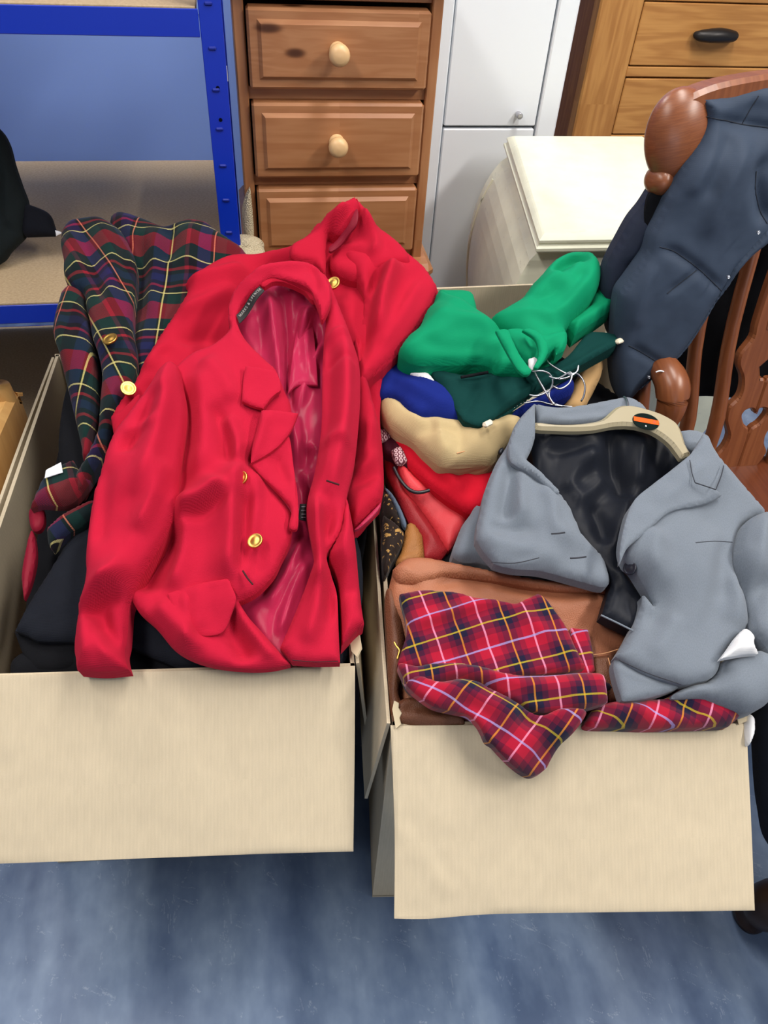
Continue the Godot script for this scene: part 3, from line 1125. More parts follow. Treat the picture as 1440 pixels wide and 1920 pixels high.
func cream_cabinet() -> void:
	var t := thing("bedside_cabinet", "cream painted bombe bedside cabinet with a moulded top behind the right carton", "cabinet", Vector3(0.75, 0, -1.47))
	# plan of the top: wider at the front
	var plan := [Vector2(0.504, -1.221), Vector2(0.588, -1.731), Vector2(0.919, -1.727), Vector2(0.99, -1.213)]
	var layers := [[0.7, 0.004, 0.009], [0.708, 0.0, 0.008], [0.72, 0.006, 0.010]]
	var st := start()
	var prof := [[0.684, 0.018], [0.69, 0.004], [0.694, 0.0], [0.699, 0.0], [0.702, 0.005], [0.705, 0.006], [0.708, 0.004], [0.712, 0.004], [0.716, 0.009], [0.718, 0.012], [0.72, 0.016]]
	var ctr := Vector2(0.75, -1.47)
	var ring := func(k: int) -> Array:
		var r := []
		for p: Vector2 in plan:
			var q := p + Vector2(signf(ctr.x - p.x), signf(ctr.y - p.y)) * float(prof[k][1])
			r.append(Vector3(q.x, prof[k][0], q.y))
		return r
	for k in prof.size() - 1:
		var a: Array = ring.call(k)
		var b: Array = ring.call(k + 1)
		for e in 4:
			var f := (e + 1) % 4
			var n: Vector3 = (a[f] - a[e]).cross(b[e] - a[e]).normalized()
			var mid: Vector3 = (a[e] + a[f]) * 0.5 - Vector3(ctr.x, a[e].y, ctr.y)
			if n.dot(mid) < 0 and absf(n.y) < 0.9:
				n = -n
			if absf(n.y) >= 0.9:
				n = Vector3(0, 1 if prof[k + 1][0] > 0.7 else -1, 0)
			quad(st, a[e], a[f], b[f], b[e], n)
	var top: Array = ring.call(prof.size() - 1)
	quad(st, top[0], top[1], top[2], top[3], Vector3.UP)
	var low: Array = ring.call(0)
	quad(st, low[0], low[1], low[2], low[3], Vector3.DOWN)
	st.generate_tangents()
	put(t, "cabinet_top", st.commit(), M.cream, Vector3.ZERO)
	# bombe carcass: the sides swell outwards below the top
	var bd := start()
	var swell := func(y: float) -> float:
		var v := clampf((0.69 - y) / 0.62, 0.0, 1.0)
		return 0.088 * sin(PI * pow(v, 0.62)) - 0.012
	var hs := 26
	for i in hs:
		var y0 := 0.06 + 0.63 * i / hs
		var y1 := 0.06 + 0.63 * (i + 1) / hs
		var s0: float = swell.call(y0)
		var s1: float = swell.call(y1)
		var row := func(y: float, s: float) -> Array:
			return [Vector3(0.524 - s * 0.8, y, -1.252 + s * 0.35), Vector3(0.606 - s, y, -1.715), Vector3(0.901 + s, y, -1.712), Vector3(0.97 + s * 0.8, y, -1.245 + s * 0.35)]
		var a: Array = row.call(y0, s0)
		var b: Array = row.call(y1, s1)
		for e in 4:
			var f := (e + 1) % 4
			var n: Vector3 = (a[f] - a[e]).cross(b[e] - a[e]).normalized()
			var mid: Vector3 = (a[e] + a[f]) * 0.5 - Vector3(ctr.x, a[e].y, ctr.y)
			if n.dot(mid) < 0:
				n = -n
			quad(bd, a[e], a[f], b[f], b[e], n)
	bd.generate_tangents()
	put(t, "carcass", bd.commit(), M.cream, Vector3.ZERO)
	# bead round the side panel, and drawer fronts between the stiles
	var bead := []
	for i in 14:
		var y := 0.64 - 0.5 * i / 13.0
		var s: float = swell.call(y)
		bead.append(Vector3(0.6 - s * 0.985 - 0.001, y, -1.68))
	put(t, "side_bead", tube(bead, 0.0035, 6, 2), M.cream, Vector3.ZERO)
	for d: Array in [[0.672, 0.5], [0.49, 0.31], [0.3, 0.1]]:
		var mesh := start()
		for i in 6:
			var y0: float = lerpf(d[1], d[0], i / 6.0)
			var y1: float = lerpf(d[1], d[0], (i + 1) / 6.0)
			var z0: float = -1.248 + float(swell.call(y0)) * 0.35
			var z1: float = -1.248 + float(swell.call(y1)) * 0.35
			var n := Vector3(0, z0 - z1, y1 - y0).normalized()
			quad(mesh, Vector3(0.572, y0, z0 + 0.006), Vector3(0.925, y0, z0 + 0.006), Vector3(0.925, y1, z1 + 0.006), Vector3(0.572, y1, z1 + 0.006), n)
			for x in [0.572, 0.925]:
				quad(mesh, Vector3(x, y0, z0 - 0.004), Vector3(x, y0, z0 + 0.006), Vector3(x, y1, z1 + 0.006), Vector3(x, y1, z1 - 0.004), Vector3(-1 if x < 0.7 else 1, 0, 0))
		mesh.generate_tangents()
		put(t, "drawer", mesh.commit(), M.cream, Vector3.ZERO)
	for x in [0.53, 0.96]:
		for z in [-1.25, -1.7]:
			put(t, "foot", box(Vector3(0.05, 0.07, 0.05), 0.01), M.cream, Vector3(x if z > -1.5 else clampf(x, 0.62, 0.88), 0.035, z))

func arm_chair() -> void:
	var t := thing("wooden_chair", "varnished brown wooden chair with a carved pierced splat, a navy gilet over its back", "chair", Vector3(0.82, 0, -0.68))
	# leaning plane of the back: local x across from the middle, y up from the seat
	var lean := Basis(Vector3(1, 0, 0), Vector3(0, 0.984, -0.179), Vector3(0, 0.179, 0.984))
	var o := Vector3(0.82, 0.45, -0.9)
	# top rail with a scrolled ear at each end
	var right := [0.256, 0.568, 0.266, 0.548, 0.27, 0.53, 0.27, 0.51, 0.268, 0.494, 0.264, 0.482, 0.258, 0.47, 0.25, 0.462, 0.24, 0.47, 0.228, 0.492, 0.2, 0.508, 0.1, 0.512]
	var pts := []
	for k in range(0, right.size(), 2):
		pts.append(Vector2(right[k], right[k + 1]))
	var outline := []
	for k in range(pts.size() - 1, -1, -1):
		outline.append(Vector2(-pts[k].x, pts[k].y))
	for p in [Vector2(-0.2, 0.588), Vector2(-0.08, 0.602), Vector2(0.08, 0.602), Vector2(0.2, 0.588)]:
		outline.append(p)
	outline.append_array(pts)
	put(t, "top_rail", board(curve2(outline, 5), 0.042, 0.006), M.chair, o, null, lean)
	for s in [-1.0, 1.0]:
		var lobe := SphereMesh.new()
		lobe.radius = 1.0
		lobe.height = 2.0
		put(t, "ear_lobe", lobe, M.chair, o + lean * Vector3(s * 0.243, 0.519, 0.002), null, lean * Basis.from_euler(Vector3(0, 0, s * -0.25)) * Basis.from_scale(Vector3(0.047, 0.062, 0.03)))
		put(t, "ear_lobe", lobe, M.chair, o + lean * Vector3(s * 0.259, 0.468, 0.002), null, lean * Basis.from_scale(Vector3(0.019, 0.02, 0.024)))
		put(t, "back_post", tube([Vector3(s * 0.24, 0.48, 0), Vector3(s * 0.242, 0.3, 0.004), Vector3(s * 0.215, 0.12, 0.006), Vector3(s * 0.2, -0.02, 0), Vector3(s * 0.2, -0.24, -0.02), Vector3(s * 0.2, -0.44, -0.09)], [0.019, 0.018, 0.02, 0.021, 0.019, 0.016], 10, 5, 0.9), M.chair, o, null, lean)
	for q: Array in [[-0.143, -0.118], [-0.086, -0.066]]:
		for s in [1.0, -1.0]:
			put(t, "spindle", tube([Vector3(s * q[0], 0.52, -0.002), Vector3(s * q[0], 0.26, 0.002), Vector3(s * q[1], 0.1, 0.003), Vector3(s * q[1], -0.01, 0)], [0.0115, 0.0125, 0.0145, 0.0125], 10, 5, 0.8), M.chair, o, null, lean)
	# splat: two mirrored halves cut round the heart, the lozenge and the slots
	var half := [0.0, -0.012, -0.03, -0.012, -0.04, 0.0, -0.048, 0.022, -0.038, 0.04, -0.036, 0.062, -0.05, 0.09, -0.052, 0.115, -0.04, 0.132, -0.039, 0.15, -0.045, 0.17, -0.058, 0.19, -0.06, 0.21, -0.048, 0.236, -0.05, 0.263, -0.048, 0.34, -0.04, 0.42, -0.034, 0.5, 0.0, 0.5]
	var cutm := [0.0, 0.47, -0.006, 0.46, -0.009, 0.36, -0.007, 0.26, 0.0, 0.228, 0.0, 0.226, 0.0, 0.205, 0.0, 0.205, -0.018, 0.185, -0.018, 0.185, -0.011, 0.165, -0.011, 0.165, 0.0, 0.158, 0.0, 0.108, 0.0, 0.102, -0.008, 0.11, -0.018, 0.108, -0.022, 0.098, -0.014, 0.082, 0.0, 0.064]
	for s in [1.0, -1.0]:
		var pp := []
		for k in range(0, half.size(), 2):
			pp.append(Vector2(half[k] * s, half[k + 1]))
		pp.insert(0, pp[0])
		pp.append(pp[-1])
		for k in range(0, cutm.size(), 2):
			pp.append(Vector2(cutm[k] * s, cutm[k + 1]))
		put(t, "splat", board(curve2(pp, 4), 0.014, 0.0035), M.chair, o, null, lean)
		put(t, "splat_slot_bar", tube([Vector3(s * 0.026, 0.25, 0.002), Vector3(s * 0.03, 0.33, 0.003), Vector3(s * 0.022, 0.42, 0.002), Vector3(s * 0.018, 0.49, 0)], 0.007, 8, 5), M.chair, o, null, lean)
	# seat, rails and legs
	var seat := [-0.21, -0.225, -0.21, -0.225, 0.21, -0.225, 0.21, -0.225, 0.24, 0.19, 0.23, 0.215, 0.18, 0.228, 0.0, 0.236, -0.18, 0.228, -0.23, 0.215, -0.24, 0.19]
	put(t, "seat", flat_mesh(seat, 0.034, 0.008), M.seat, Vector3(0.82, 0.433, -0.69), null, Basis(Vector3(1, 0, 0), Vector3(0, 0, 1), Vector3(0, -1, 0)))
	for s in [-1.0, 1.0]:
		put(t, "front_leg", tube([Vector3(0.82 + s * 0.205, 0.42, -0.495), Vector3(0.82 + s * 0.212, 0.33, -0.485), Vector3(0.82 + s * 0.208, 0.12, -0.49), Vector3(0.82 + s * 0.22, 0.03, -0.475), Vector3(0.82 + s * 0.224, 0.0, -0.47)], [0.024, 0.027, 0.017, 0.02, 0.018], 12, 5), M.chair, Vector3.ZERO)
		put(t, "side_rail", box(Vector3(0.022, 0.05, 0.4), 0.004, 2), M.chair, Vector3(0.82 + s * 0.205, 0.392, -0.69))
		# arm with a rounded scroll at its front end
		put(t, "arm", tube([Vector3(0.82 + s * 0.215, 0.655, -0.94), Vector3(0.82 + s * 0.214, 0.668, -0.9), Vector3(0.82 + s * 0.214, 0.668, -0.87), Vector3(0.82 + s * 0.212, 0.655, -0.85), Vector3(0.82 + s * 0.21, 0.62, -0.842), Vector3(0.82 + s * 0.208, 0.56, -0.86), Vector3(0.82 + s * 0.204, 0.44, -0.88)], [0.018, 0.022, 0.025, 0.026, 0.022, 0.016, 0.015], 12, 6, 0.9), M.chair, Vector3.ZERO)
	put(t, "front_rail", box(Vector3(0.44, 0.05, 0.022), 0.004), M.chair, Vector3(0.82, 0.392, -0.49))

func carton_left() -> void:
	var t := thing("cardboard_box", "brown cardboard carton on the left, heaped with the tartan and red blazers", "box", Vector3(-0.12, 0, -0.86))
	var fl := Vector3(-0.372, 0.53, -0.556)
	var fr := Vector3(0.091, 0.53, -0.514)
	var bl := Vector3(-0.337, 0.53, -1.215)
	var br := Vector3(0.125, 0.53, -1.17)
	carton(t, fl, fr, bl, br, 0.0)
	var f := [Vector3(-0.374, 0.5325, -0.557), Vector3(0.996, 0.0, 0.094).normalized(), Vector3(0.0722, 0.64, -0.765).normalized()]
	cloth("front_flap", t, M.card, f, [0, 0, 0, 0, 46.7, 0, 46.7, 0, 46.5, -10.5, 46.2, -21.1, 46.2, -21.1, 36, -20.9, 26, -20.8, 7, -20.6, -0.4, -20.5, -0.4, -20.5, -0.1, -10], {lift = 0.0, puff = 0.12, pw = 0.5, thick = 0.4, cell = 0.6, wave = [0.25, 22, 0, 1.5, 301], folds = [[-0.05, 0.3, 0.3, 1, -1.1, 24, -1.2, 46, -1.0]]})
	put(t, "side_flap", sheet([Vector3(0.118, 0.335, -0.52), Vector3(0.15, 0.335, -1.15), Vector3(0.13, 0.528, -1.165), Vector3(0.097, 0.528, -0.52)], 0.004, 0.006, 12, 6), M.card, Vector3.ZERO)
	put(t, "side_flap", sheet([Vector3(-0.353, 0.335, -1.19), Vector3(-0.388, 0.335, -0.58), Vector3(-0.379, 0.528, -0.56), Vector3(-0.344, 0.528, -1.21)], 0.004, 0.006, 12, 6), M.card, Vector3.ZERO)
	put(t, "back_flap", sheet([Vector3(0.13, 0.335, -1.2), Vector3(-0.34, 0.335, -1.24), Vector3(-0.34, 0.528, -1.22), Vector3(0.128, 0.528, -1.178)], 0.004, 0.0, 8, 5), M.card, Vector3.ZERO)
	put(t, "torn_edge", flat_mesh([-0.008, -0.05, -0.002, -0.06, 0.005, -0.05, 0.004, -0.03, 0.008, -0.02, 0.006, 0.0, 0.009, 0.015, 0.005, 0.03, 0.008, 0.05, 0.002, 0.062, -0.003, 0.05, -0.002, 0.03, -0.008, 0.02, -0.004, 0.0, -0.009, -0.02], 0.003, 0.0, 1), M.card_torn, Vector3(0.099, 0.541, -0.58), null, Basis(Vector3(0.9, 0.43, 0), Vector3(0.05, 0, -1), Vector3(-0.43, 0.9, 0)))

func carton(t: Node3D, fl: Vector3, fr: Vector3, bl: Vector3, br: Vector3, bulge: float) -> void:
	var dn := func(p: Vector3) -> Vector3:
		return Vector3(p.x, 0.002, p.z)
	put(t, "front_panel", sheet([dn.call(fl), dn.call(fr), fr, fl], 0.005, 0.0), M.card, Vector3.ZERO)
	put(t, "right_panel", sheet([dn.call(fr), dn.call(br), br, fr], 0.005, bulge, 16, 10), M.card, Vector3.ZERO)
	put(t, "left_panel", sheet([dn.call(bl), dn.call(fl), fl, bl], 0.005, bulge, 16, 10), M.card, Vector3.ZERO)
	put(t, "bay_shade_panel", sheet([dn.call(br), dn.call(bl), Vector3(bl.x, 0.53, bl.z), Vector3(br.x, 0.53, br.z)], 0.005, 0.0), M.card, Vector3.ZERO)
	put(t, "base_panel", sheet([dn.call(fl), dn.call(bl), dn.call(br), dn.call(fr)], 0.004, 0.0, 2, 2), M.card, Vector3(0, 0.004, 0))

func carton_right() -> void:
	var t := thing("cardboard_box", "brown cardboard carton on the right, filled with the grey jacket, scarf and leather bags", "box", Vector3(0.37, 0, -0.74))
	var fl := Vector3(0.122, 0.53, -0.431)
	var fr := Vector3(0.527, 0.53, -0.38)
	var bl := Vector3(0.197, 0.53, -1.085)
	var br := Vector3(0.612, 0.605, -1.095)
	carton(t, fl, fr, bl, br, 0.0)
	var f := [Vector3(0.1215, 0.5325, -0.430), Vector3(0.4065, 0.0, 0.051).normalized(), Vector3(0.0957, 0.6394, -0.7629).normalized()]
	cloth("front_flap", t, M.card, f, [-0.2, 0, -0.2, 0, 40.7, 0, 40.7, 0, 40.8, -10, 40.8, -20.5, 40.8, -20.5, 30, -20.4, 20.4, -20.3, 14, -20.25, 9.7, -20.3, 4, -20.6, 0.3, -20.5, 0.3, -20.5, 0.3, -10.9], {lift = 0.0, puff = 0.12, pw = 0.5, thick = 0.4, cell = 0.5, wave = [0.2, 20, 0, 1.5, 302],
		folds = [[0.16, 0.35, 0.9, 0.4, -10.5, 2.5, -12.8, 5.0, -16.2, 7.6, -18.0], [-0.1, 0.3, 0.3, 0.8, -11.2, 2.9, -13.6, 5.2, -16.8], [0.1, 0.3, 0.5, 1.6, -4.5, 4.2, -1.6, 6.5, -0.4], [-0.08, 0.2, 0.2, 13.8, -20.5, 13.9, -12, 14.1, -2], [-0.05, 0.3, 0.3, 1, -1.1, 20, -1.2, 40, -1.0], [0.08, 0.4, 0.4, 12.4, -17.6, 13.0, -17.1, 13.6, -17.3]]})
	put(t, "left_flap", sheet([Vector3(0.165, 0.345, -1.06), Vector3(0.098, 0.345, -0.437), Vector3(0.116, 0.532, -0.434), Vector3(0.19, 0.532, -1.08)], 0.004, 0.004, 12, 6), M.card, Vector3.ZERO)
	put(t, "back_flap", sheet([Vector3(0.612, 0.53, -1.095), Vector3(0.197, 0.53, -1.087), Vector3(0.205, 0.703, -1.088), Vector3(0.6, 0.703, -1.094)], 0.004, 0.0, 8, 5), M.card, Vector3.ZERO)
	put(t, "torn_edge", flat_mesh([-0.006, -0.012, 0.003, -0.009, 0.005, -0.002, 0.009, 0.001, 0.004, 0.006, 0.006, 0.011, -0.002, 0.009, -0.005, 0.013, -0.007, 0.004], 0.004, 0.0, 1), M.card_torn, Vector3(0.521, 0.541, -0.388), null, Basis(Vector3(0.9, 0.3, 0.2).normalized(), Vector3(0, 0.5, -0.86), Vector3(-0.36, 0.8, 0.45)).orthonormalized())
	put(t, "torn_edge", flat_mesh([-0.003, -0.014, 0.003, -0.01, 0.002, -0.003, 0.005, 0.002, 0.002, 0.008, 0.003, 0.013, -0.002, 0.016, -0.005, 0.007], 0.003, 0.0, 1), M.card_torn, Vector3(0.128, 0.541, -0.437), null, Basis(Vector3(0.9, 0.3, 0.2).normalized(), Vector3(0, 0.5, -0.86), Vector3(-0.36, 0.8, 0.45)).orthonormalized())

func small_furniture() -> void:
	var t := thing("wooden_bed_end", "pale pine board with a rounded end post, at the far left beside the carton", "board", Vector3(-0.45, 0, -0.85))
	var o := [-0.18, 0.0, -0.18, 0.0, 0.2, 0.0, 0.2, 0.0, 0.2, 0.47, 0.19, 0.51, 0.16, 0.53, -0.14, 0.53, -0.17, 0.52, -0.18, 0.49]
	put(t, "pine_board", flat_mesh(o, 0.026, 0.009), M.pine_pale, Vector3(-0.413, 0.0, -0.93), null, Basis(Vector3(0.08, 0, -1).normalized(), Vector3(0.0, 1, 0), Vector3(1, 0, 0.08).normalized()))
	put(t, "end_post", tube([Vector3(-0.404, 0.0, -1.1), Vector3(-0.404, 0.3, -1.1), Vector3(-0.404, 0.525, -1.1), Vector3(-0.404, 0.55, -1.1)], [0.019, 0.019, 0.018, 0.012], 14, 5, 1.0, Vector3.FORWARD), M.pine_pale, Vector3.ZERO)

# ---------------------------------------------------------------- clothes
func button(parent: Node3D, called: String, mat: Material, at: Vector3, f: Array, r: float, tx := 0.0, tz := 0.0) -> void:
	var x: Vector3 = f[0 + 1]
	var n := x.cross(f[2]).normalized()
	var b := Basis(x, n, x.cross(n)).orthonormalized() * Basis.from_euler(Vector3(deg_to_rad(tx), 0, deg_to_rad(tz)))
	var prof := [Vector2(0.0, 0.0042), Vector2(r * 0.35, 0.004), Vector2(r * 0.5, 0.0032), Vector2(r * 0.74, 0.0034), Vector2(r * 0.92, 0.0042), Vector2(r, 0.0032), Vector2(r * 0.98, 0.001), Vector2(r * 0.6, 0.0), Vector2(r * 0.3, -0.003), Vector2(0.0, -0.004)]
	var o := obj(called, lathe(prof, 22), mat, parent)
	o.global_transform = Transform3D(b, at)

func seam(parent: Node3D, called: String, mat: Material, pts: Array, r: float) -> MeshInstance3D:
	var o := obj(called, tube(pts, r, 6, 4), mat, parent)
	o.global_transform = Transform3D()
	return o

# raised lettering from a to b (centimetres on the cloth it is woven into), letter by letter along the cloth
func lettering(parent: Node3D, words: String, a: Vector2, b: Vector2, tall: float, surface: Callable) -> void:
	var face := SystemFont.new()
	face.font_names = PackedStringArray(["Droid Sans"])
	var wide := []
	var total := 0.0
	for ch in words:
		var s := face.get_string_size(ch, HORIZONTAL_ALIGNMENT_LEFT, -1, 32).x
		wide.append(s)
		total += s
	var along := 0.0
	var dir := (b - a).normalized()
	for k in words.length():
		var mid := a.lerp(b, (along + wide[k] * 0.5) / total)
		along += wide[k]
		if words[k] == " ":
			continue
		var glyph := TextMesh.new()
		glyph.text = words[k]
		glyph.font = face
		glyph.font_size = 32
		glyph.pixel_size = 0.001
		glyph.depth = 0.004
		var e := dir * 0.12
		var f := dir.orthogonal() * 0.12
		var x: Vector3 = (surface.call(mid + e) - surface.call(mid - e)).normalized()
		var y: Vector3 = (surface.call(mid + f) - surface.call(mid - f)).normalized()
		var n := x.cross(y).normalized()
		if n.y < 0:
			n = -n
		y = n.cross(x)
		var m := tall / 0.023
		var o := obj("lettering", glyph, M.label_print, parent)
		o.global_transform = Transform3D(Basis(x * (a.distance_to(b) * 0.01 / total / 0.001), y * m, n * 0.1), (surface.call(mid) as Vector3) + n * 0.0003)

# a line of stitching that follows the surface of the cloth made just before it
func stitch(parent: Node3D, called: String, mat: Material, at: Array, r: float) -> void:
	var flat := []
	for i in range(0, at.size(), 2):
		flat.append(Vector2(at[i], at[i + 1]))
	var pts := []
	for p: Vector2 in curve2(flat, 6, false):
		pts.append(last_surface.call(p))
	var o := obj(called, tube(pts, r, 6, 1), mat, parent)
	o.global_transform = Transform3D()

func clip_end(parent: Node3D, a: Vector3, b: Vector3) -> void:
	var o := obj("clip", box(Vector3(a.distance_to(b), 0.008, 0.009), 0.003), M.clip, parent)
	var x := (b - a).normalized()
	var z := x.cross(Vector3.UP).normalized()
	o.global_transform = Transform3D(Basis(x, z.cross(x), z), (a + b) * 0.5)

func black_trousers() -> void:
	var t := thing("trousers", "plain black trousers folded at the front of the left carton, under the red blazer", "trousers", Vector3(-0.120, 0.300, -0.750))
	var slope := [Vector3(-0.1000, 0.5450, -0.5500), Vector3(0.9976, 0.0000, 0.0698), Vector3(0.0666, 0.3007, -0.9514)]
	cloth("lower_leg", t, M.black_deep, slope, [-19.1, 2.3, -14.2, 2.5, -6.8, 4, 0.9, 5.4, 18.2, 5.3, 18.8, -2.4, 18.8, -2.4, 18.8, -2.4, -7.6, -1.5, -21, -1.3, -21, -1.3, -21.2, 1], {lift = -4, puff = 1.00, pw = 3, thick = 3, wave = [0.5, 8, 0, 2, 3], folds = [
			[0.5, 0.5, 1, -13.6, 2.6, -12.9, -1.1],
			[0.5, 1, 1, -7.3, 3, -0.2, -0.4],
			[-0.6, 0.8, 0.8, -7.8, 1.3, 0.4, 0.1]]})
	cloth("leg", t, M.black, slope, [-12.9, 17.9, -15.8, 15.8, -17.6, 11.9, -19.6, 7.4, -20.7, 4.1, -20.7, 4.1, -19.3, 3.5, -17.7, 2.7, -13.7, 2.4, -8.1, 1.8, -3.6, -0.4, 1.4, -1.8, 17.8, -2.1, 19.7, 17.3, 1.8, 24.3], {lift = -2.2, puff = 1.20, pw = 3, thick = 1.5, wave = [0.6, 9, 40, 2, 4], folds = [
			[0.7, 1.2, 1.2, -7.2, 6.4, -2.4, -0.5],
			[-0.5, 0.8, 0.8, -7.6, 3.1, -1.9, 1.1]]})
	cloth("waist_fold", t, M.black_deep, slope, [-21.2, 4.4, -21.2, 4.4, -18.1, 2.9, -14, 2.7, -13.3, 1.4, -13.7, -0.2, -18, -0.4, -19.7, 1.4], {lift = -3.4, puff = 0.60, pw = 2, thick = 1})

func dark_gap_filler_left() -> void:  # black sheet added to fill the carton and stand for its dark gaps
	var t := thing("coat", "black filler cloth added deep in the left carton to darken the gaps under the tartan blazer", "coat", Vector3(-0.120, 0.300, -1.000))
	var slope := [Vector3(-0.1000, 0.5450, -0.5500), Vector3(0.9976, 0.0000, 0.0698), Vector3(0.0666, 0.3007, -0.9514)]
	cloth("coat_body", t, M.black_deep, slope, [-19.6, 54, -19.6, 54, -21.1, 34.2, -22.3, 20.5, -22.4, 5.3, -22.4, 5.3, -4.9, 1.7, 18.1, 0.6, 18.1, 0.6, 22.8, 20.7, 24.1, 41.1, 20.2, 47.3, 20.2, 47.3, 0.3, 48.6, -12.2, 52.9], {lift = -9, puff = 1.50, pw = 4, thick = 3, cell = 0.80, wave = [1.2, 9, 20, 1.5, 5]})

func tartan_blazer() -> void:
	var t := thing("blazer", "dark green, navy and red tartan blazer with gold buttons, slumped at the back left", "blazer", Vector3(-0.150, 0.550, -1.100))
	var slope := [Vector3(-0.1000, 0.5450, -0.5500), Vector3(0.9976, 0.0000, 0.0698), Vector3(0.0666, 0.3007, -0.9514)]
	cloth("inside_lining", t, M.black_deep, slope, [-18.6, 58.8, -11.2, 66.2, -5.2, 61.7, -4.5, 48.8, -9.8, 37.3, -13, 25.1, -15.9, 20.4, -18.7, 27.8, -19.4, 37.4, -18.3, 48.9], {lift = -3, puff = 1.00, pw = 3, thick = 2})
	cloth("shoulder", t, M.tartan, slope, [-15.1, 69.8, -14.4, 71.2, -13.4, 71.5, -11.4, 70.9, -9.4, 69.9, -8, 69, -6.3, 68.2, -4.6, 68.4, -2.9, 68.9, -1.5, 68.6, 0.1, 68, 1.8, 66.1, 3.7, 64.7, 5.9, 62.7, 6.4, 58.2, -1.1, 45.6, -6.9, 39.4, -9.4, 42.7, -9.9, 47.3, -10, 52.9, -10.5, 57.1, -11.8, 61.8, -13.7, 66], {lift = 0.4, puff = 1.60, pw = 2.4, thick = 2.5, rise = [[-1.3, 64.6, 1.5], [-9.9, 68.4, 0], [-9.1, 55, -1], [1.1, 58.3, 0]], wave = [0.3, 9, 60, 2, 6], uv = [1, -4], folds = [
			[-1.6, 1.2, 1.4, -10.4, 65.3, -9.6, 59.7, -9.3, 54.3, -9.1, 48],
			[1.2, 1.3, 1.6, -7.9, 67.6, -7.5, 61.8, -7.8, 55.7, -7.7, 49.4],
			[1.1, 1.4, 1.6, -2.3, 67, -1.8, 61.7, -2.9, 58.2],
			[-1.3, 1, 1, -5.6, 67.3, -5.1, 63.1, -5.8, 59.8],
			[0.7, 1, 1, -12.9, 69.9, -11.6, 66.4, -10.1, 64.1]]})
	cloth("sleeve", t, M.tartan, slope, [-20.2, 53.9, -20.5, 51.6, -20.7, 47.9, -20.3, 45.7, -19.6, 43.9, -18.8, 41.2, -18.3, 39.2, -17.5, 36.3, -16.4, 32.6, -15.3, 28.8, -14.9, 26.9, -14.1, 27.4, -13.6, 31.4, -13.7, 35.4, -14, 39.5, -14.4, 42, -15.2, 45.7, -15.8, 48.6, -16.5, 51.2, -17.2, 55.7, -18.7, 55.7], {lift = 0.2, puff = 2.00, pw = 2.2, thick = 2, rise = [[-19.2, 53.3, 1], [-15.4, 27.2, -1]], wave = [0.3, 6, 80, 2, 7], uv = [1, -10], folds = [
			[0.6, 0.7, 0.7, -17.6, 52.6, -15.5, 46, -14.7, 40.5],
			[-0.5, 0.7, 0.7, -19.1, 50.6, -17.5, 44.8]]})
	cloth("front", t, M.tartan, slope, [-20.8, 61.8, -21, 64.7, -20, 66.6, -18.2, 67.2, -16.4, 67.5, -15.1, 67.2, -13.7, 66.1, -12.2, 64.5, -11, 61.9, -10, 59.2, -9.7, 56.2, -9.7, 52.8, -9.7, 49.5, -9.4, 45.6, -8.9, 43.8, -8.6, 40.9, -9, 37.9, -9.8, 35.3, -10.5, 32.7, -10.9, 31.2, -11.4, 29.2, -11.9, 26.9, -13.5, 23.2, -14.4, 21.1, -15.3, 23.2, -14.3, 26.1, -13.6, 28.3, -12.9, 31.1, -12.9, 35, -13.1, 39.2, -14, 42.9, -14.8, 45, -15.5, 48.2, -16.1, 50.1, -16.8, 53.1, -18.6, 53.7, -19.7, 55.9, -20.1, 58.9], {lift = 1.4, puff = 1.60, pw = 2, thick = 2, rise = [[-18.4, 64.3, 1.5], [-12.1, 48.1, 1], [-10.1, 36.5, 0.4], [-13.5, 24.8, -1]], wave = [0.12, 10, 100, 2, 8], uv = [1, 14, 0.25], folds = [
			[1.2, 1, 1.6, -15.8, 66.3, -12.8, 59.1, -12.6, 52.8, -12.6, 46.8],
			[-1, 0.9, 0.9, -18, 65.5, -16.7, 60, -14.7, 54.1, -13.5, 48.8],
			[0.9, 1, 1, -19.6, 63.6, -18.4, 58.9, -16.8, 55.4],
			[0.7, 0.8, 0.8, -13.9, 45.3, -12.2, 42, -10.4, 39.2],
			[-0.7, 0.7, 0.7, -11.8, 62.6, -10.9, 56.8, -10.6, 51.5]]})
	cloth("cuff", t, M.tartan, slope, [-19.3, 23.4, -19.3, 23.4, -18.2, 24.5, -17.2, 25.4, -15.8, 26.2, -15.8, 26.2, -15.1, 25, -14.4, 23.8, -13.4, 23.2, -13.9, 21.7, -14.9, 20.2, -15.8, 19.6, -16.9, 19.5, -19, 19.7, -20.3, 19.2, -20.3, 19.2, -20, 20.6], {lift = 0.2, puff = 1.30, pw = 1.6, thick = 1.2, cell = 0.35, uv = [1, 20], folds = [
			[0.5, 0.8, 0.8, -19.5, 20.3, -16.6, 21.1, -14.8, 23]]})
	cloth("hem", t, M.tartan, slope, [-18.2, 16.7, -18.2, 16.7, -16.8, 18.4, -15.1, 19.6, -13.5, 20.5, -12.4, 20.7, -12.4, 20.7, -12.4, 18.9, -13.7, 17.2, -15.2, 16.2, -16.2, 15.1, -17.2, 13.7, -17.2, 13.7, -17.8, 14.9], {lift = -0.6, puff = 1.10, pw = 1.5, thick = 1.2, cell = 0.35, uv = [1, 35]})
	cloth("red_lining", t, M.lining_dark, slope, [-20.4, 17.1, -19.7, 15.4, -19.3, 12.8, -19.5, 9.8, -20, 7.8, -20, 7.8, -20.7, 11, -20.7, 14.4], {lift = -1.5, puff = 0.80, pw = 1.2, thick = 0.8, cell = 0.30})
